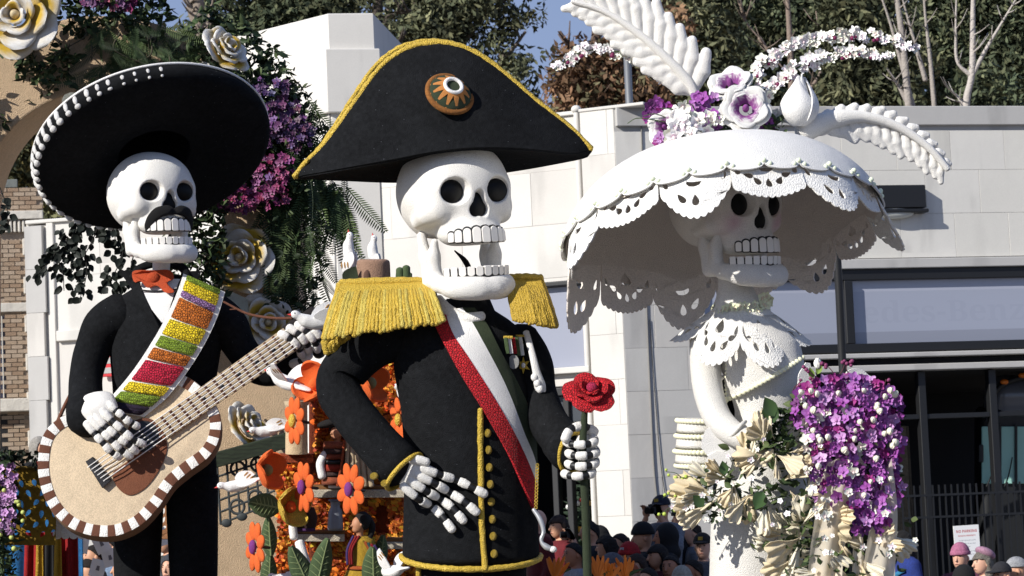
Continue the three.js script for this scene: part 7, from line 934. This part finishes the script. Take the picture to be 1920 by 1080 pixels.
function person(label, px, py, d, yaw, pose, coatM, hat, hatM, o = {}) {
  const s = o.s || 1, h = Q(px, py, d), G0 = new THREE.Group(); G0.name = numbered('person'); tag(G0, label, 'person', o.group); G0.position.set(h.x, h.y - 1.61 * s, h.z); G0.rotation.y = yaw; G0.scale.setScalar(s); scene.add(G0);
  const add = (n, g, m) => { const e = meshOf(n, withUV(g), m); G0.add(e); return e; };
  add('body', PG[pose].body, SK[o.skin ?? 0]); add('jacket', PG[pose].coat, coatM); add('trousers', legGeo, o.leg || fab(46, 50, 62)); add('eyes', eyeG, M.joint); add('lips', PG.lips ||= ball(0.022, 0.0055, 0.006, 10).translate(0, 1.548, 0.107), mat(150, 84, 76, null, 0, { rough: 0.6 }));
  if (o.hair) add('hair', HAIR[o.hair], o.hairM || pickHair()); if (hat) add(hat === 'cap' ? 'cap' : hat === 'hood' ? 'hood' : hat === 'beanie' ? 'knit_hat' : 'hair', HAIR[hat], hatM || pickHair());
  if (o.badge) { const b = meshOf('cap_badge', rbox(0.05, 0.035, 0.01, 0.003, 1).translate(0, 1.70, 0.119), fab(...o.badge)); b.rotation.x = 0; G0.add(b); }
  if (o.scarf) add('scarf', o.scarfG || (PG.scarf ||= new THREE.TorusGeometry(0.085, 0.035, 10, 20).rotateX(Math.PI / 2).translate(0, 1.43, 0)), fab(...o.scarf));
  if (o.stripe) { const sc = PG.stripes ||= [0, 1, 2].map(i => tubeR([V3(-0.16, 1.30 - i * 0.1, 0.125), V3(0, 1.27 - i * 0.1, 0.158), V3(0.17, 1.33 - i * 0.1, 0.11)], [0.022, 0.03, 0.022], 10, 8, 0.5)); sc.forEach((g, i) => add('jacket_patch', g, fab(...o.stripe[i % o.stripe.length]))); }
  return G0;
}
const HB = [hairB, mat(38, 28, 22, 'felt', 0.1, { bump: 0.004 }), mat(58, 42, 32, 'felt', 0.1, { bump: 0.004 })]; let hbi = 0; function pickHair() { return HB[hbi++ % 3]; }
const L = -Math.PI / 2, D6 = 29, bk = fab(30, 30, 34), gy = fab(120, 122, 130);
function camHeld(p, label) { const t = new THREE.Group(); t.name = numbered('camera'); tag(t, label, 'camera'); const w = V3(0, 1.6, 0.24).applyEuler(p.rotation).add(p.position); t.position.copy(w); t.rotation.y = p.rotation.y; scene.add(t); t.add(meshOf('camera_body', rbox(0.13, 0.085, 0.05, 0.01), M.dark), meshOf('lens', new THREE.CylinderGeometry(0.034, 0.036, 0.07, 20).rotateX(Math.PI / 2).translate(0, -0.004, 0.055), M.gloss), meshOf('viewfinder', rbox(0.05, 0.025, 0.04, 0.006).translate(0, 0.05, 0), M.dark)); }
person('bald person in dark red jacket beside the captain coat edge', 1010, 975, 28.6, L * 0.8, 'down', fab(120, 24, 34), null, null, { skin: 2 });
person('brown haired person in red jacket behind the rose stem', 1050, 988, 29.4, L * 0.7, 'down', fab(132, 28, 38), null, null, { hair: 'long', hairM: mat(58, 40, 32, 'felt', 0.1) });
camHeld(person('dark haired person raising a camera right of the rose stem', 1108, 998, 29.2, L * 0.9, 'photo', fab(34, 40, 46), 'short', null), 'small camera raised right of the rose stem');
person('person in black knit hat close behind the rose stem', 1126, 1014, 29.6, L * 0.6, 'down', bk, 'beanie', fab(28, 28, 30));
person('person in dark plaid jacket with long dark hair', 1140, 1026, 28.4, L * 1.2, 'down', fab(56, 58, 66), 'long', null, { stripe: [[92, 94, 102], [30, 30, 34], [92, 94, 102]] });
person('young dark haired person in profile above the red knit hat', 1166, 1022, 28.8, L * 0.9, 'down', fab(44, 70, 84), 'short', null, { skin: 0 });
person('person in bright red knit hat with white badge', 1182, 1046, 27.8, L * 0.5, 'down', fab(28, 30, 40), 'beanie', fab(206, 30, 36), { badge: [220, 220, 224] });
person('person in black knit hat and olive scarf in profile', 1208, 1008, 28.4, L, 'down', fab(32, 34, 36), 'beanie', fab(20, 20, 22), { scarf: [70, 72, 56] });
camHeld(person('person in navy cap lifting a camera high before the pillar', 1241, 954, 29.6, L * 0.35, 'photo', fab(150, 156, 168), 'cap', fab(34, 40, 62), { badge: [214, 180, 60] }), 'black camera held up under the navy cap');
person('person in black knit hat standing behind, near the grey wall', 1282, 972, 30, L * 1.2, 'down', bk, 'beanie', fab(18, 18, 20));
{ const p = person('person in black hood holding a phone up', 1248, 1008, 28.2, L * 0.9, 'hold', fab(26, 28, 34), 'hood', fab(24, 24, 28), { skin: 1 }); const t = new THREE.Group(); t.name = 'phone'; tag(t, 'grey phone held up in front of the black hood', 'phone'); t.position.copy(V3(0, 1.42, 0.36).applyEuler(p.rotation).add(p.position)); t.rotation.y = p.rotation.y; scene.add(t); t.add(meshOf('case', rbox(0.07, 0.14, 0.012, 0.006), M.steel), meshOf('screen', rbox(0.06, 0.12, 0.004, 0.002, 1).translate(0, 0, -0.008), M.gloss)); }
person('young person in black cap and grey hooded top facing the street', 1318, 1026, 28.2, -0.25, 'down', gy, 'cap', fab(24, 24, 28), { badge: [206, 176, 70], skin: 2 });
person('dark haired person low in front of the grey hooded top', 1258, 1064, 27.6, -0.5, 'down', fab(40, 44, 66), 'short', null, { skin: 1 });
person('dark haired person low at the white skirt edge', 1302, 1072, 27.6, L * 0.9, 'down', fab(150, 150, 156), 'short', null, { skin: 1 });
person('person in orange cap at the bottom by the paradise flowers', 1180, 1082, 27.2, L * 0.7, 'down', fab(44, 48, 60), 'cap', fab(214, 104, 56));
person('person in dark coat under the bottom edge', 1218, 1088, 27, L * 0.7, 'down', fab(36, 36, 44), 'short', null);
person('black haired person in blue patchwork jacket beside the parking sign', 1694, 1018, 29, L * 0.75, 'down', fab(44, 70, 160), 'long', null, { stripe: [[60, 150, 200], [190, 180, 60], [44, 70, 160]], skin: 1 });
person('person in pink knit hat below the parking sign', 1802, 1046, 29.4, -0.6, 'down', fab(120, 60, 90), 'beanie', fab(226, 140, 176), { skin: 2 });
person('grey haired person in pale pink beret looking left', 1844, 1056, 29, L * 0.75, 'down', fab(70, 72, 150), null, null, { hair: 'long', hairM: mat(150, 144, 132, 'felt', 0.1), skin: 2 });
{ const o = scene.children[scene.children.length - 1]; const b = meshOf('beret', withUV(xf(ball(0.105, 0.055, 0.115), quat(-0.5, 0, 0), V3(0, 1.715, -0.03))), fab(222, 170, 196)); o.add(b); }
person('person in black hood before the pink hats', 1808, 1086, 28.4, Math.PI * 0.9, 'down', bk, 'hood', fab(22, 22, 24));
person('person in dark grey peaked cap near the right edge', 1880, 1080, 28.6, L * 0.6, 'down', fab(50, 50, 56), 'cap', fab(52, 52, 58));
person('person in white and black cap at the right edge', 1908, 1070, 29.4, L * 1.1, 'down', fab(40, 44, 50), 'cap', fab(196, 198, 202));
person('person in orange cap low between the red drape and the guitar', 146, 1040, 29, -L * 0.5, 'down', fab(60, 60, 72), 'cap', fab(222, 112, 62));
person('black haired person in black jacket under the guitar bottom', 178, 1044, 28.6, L * 0.8, 'down', fab(30, 30, 34), 'short', null);
person('person in dark jacket bending among the white papers', 232, 1068, 28, L * 0.8, 'down', fab(34, 36, 46), 'short', null);
person('person in white cap seen between the black trouser legs', 314, 1016, 29.6, L * 0.6, 'down', fab(84, 86, 80), 'cap', fab(214, 214, 206));
person('person in grey hood low between the black trouser legs', 320, 1066, 28.4, -0.4, 'down', fab(96, 100, 108), 'hood', fab(80, 84, 92), { skin: 2 });
person('person in pale scarf and black coat beside the brick tower', 74, 842, 33, -L * 0.4, 'down', bk, 'hood', fab(196, 190, 180), { scarf: [170, 40, 40] });

for (const [lb, x, y, d, yaw, c, h, hm, o] of [
  ['person in white sweater between the bald person and the stem', 1078, 1040, 28, L * 0.8, [196, 196, 200], 'short', null, { skin: 1 }],
  ['person in blue jacket and striped cap below the plaid jacket', 1150, 1064, 27.4, L * 0.9, [60, 84, 130], 'cap', [120, 120, 128], {}],
  ['long haired person in maroon top under the phone', 1236, 1044, 27.8, L * 0.8, [116, 36, 46], 'long', null, {}],
  ['person in grey jacket behind the young person in black cap', 1300, 1000, 29.8, L, [132, 136, 146], 'short', null, { skin: 2 }],
  ['person in teal jacket low at the bottom under the red hat', 1196, 1062, 27.5, L * 0.7, [52, 104, 112], 'long', [70, 48, 36], { skin: 2 }],
  ['person in cream knit hat at the bottom by the white skirt', 1280, 1092, 27, -0.4, [170, 160, 140], 'beanie', [214, 206, 188], {}],
  ['person in pale blue shirt among the papers', 206, 1028, 29.6, L * 0.6, [140, 164, 196], 'short', null, { skin: 2 }],
  ['person in white jacket by the red drape', 162, 1072, 28, -L * 0.6, [206, 206, 206], 'long', null, {}]]) person(lb, x, y, d, yaw, 'down', fab(...c), h, hm && fab(...hm), o);
[[190, 1020, 0.4, 'white printed sheet raised under the guitar bottom'], [206, 1046, 0.2, 'white printed sheet tilted below the first sheet'], [183, 1066, -0.3, 'white printed sheet held lowest of the papers'], [152, 1020, -0.2, 'white sheet beside the orange cap'], [300, 1008, 0.3, 'blank white sheet between the trouser legs']].forEach(([x, y, a, lb], i) => { const T = new Thing('paper_sheet', lb, 'paper', 27.5, x, y + 16); T.add('sheet', sheet((u, v) => V3((u - 0.5) * 28, (v - 0.5) * 34, 3 * Math.sin(u * 3)).applyQuaternion(quat(-0.3, 0.3, a)).add(V(x, y, 0)), 6, 6, 0.6), mat(226, 228, 230, null, 0)); if (i < 4) T.add('print', sheet((u, v) => V3((u - 0.5) * 7 * (1 - 0.3 * v), (v - 0.5) * 9, 3.6).applyQuaternion(quat(-0.3, 0.3, a)).add(V(x, y, 0)), 4, 4, 0.3), mat(110, 110, 118, null, 0)); });
renderer.render(scene, camera);
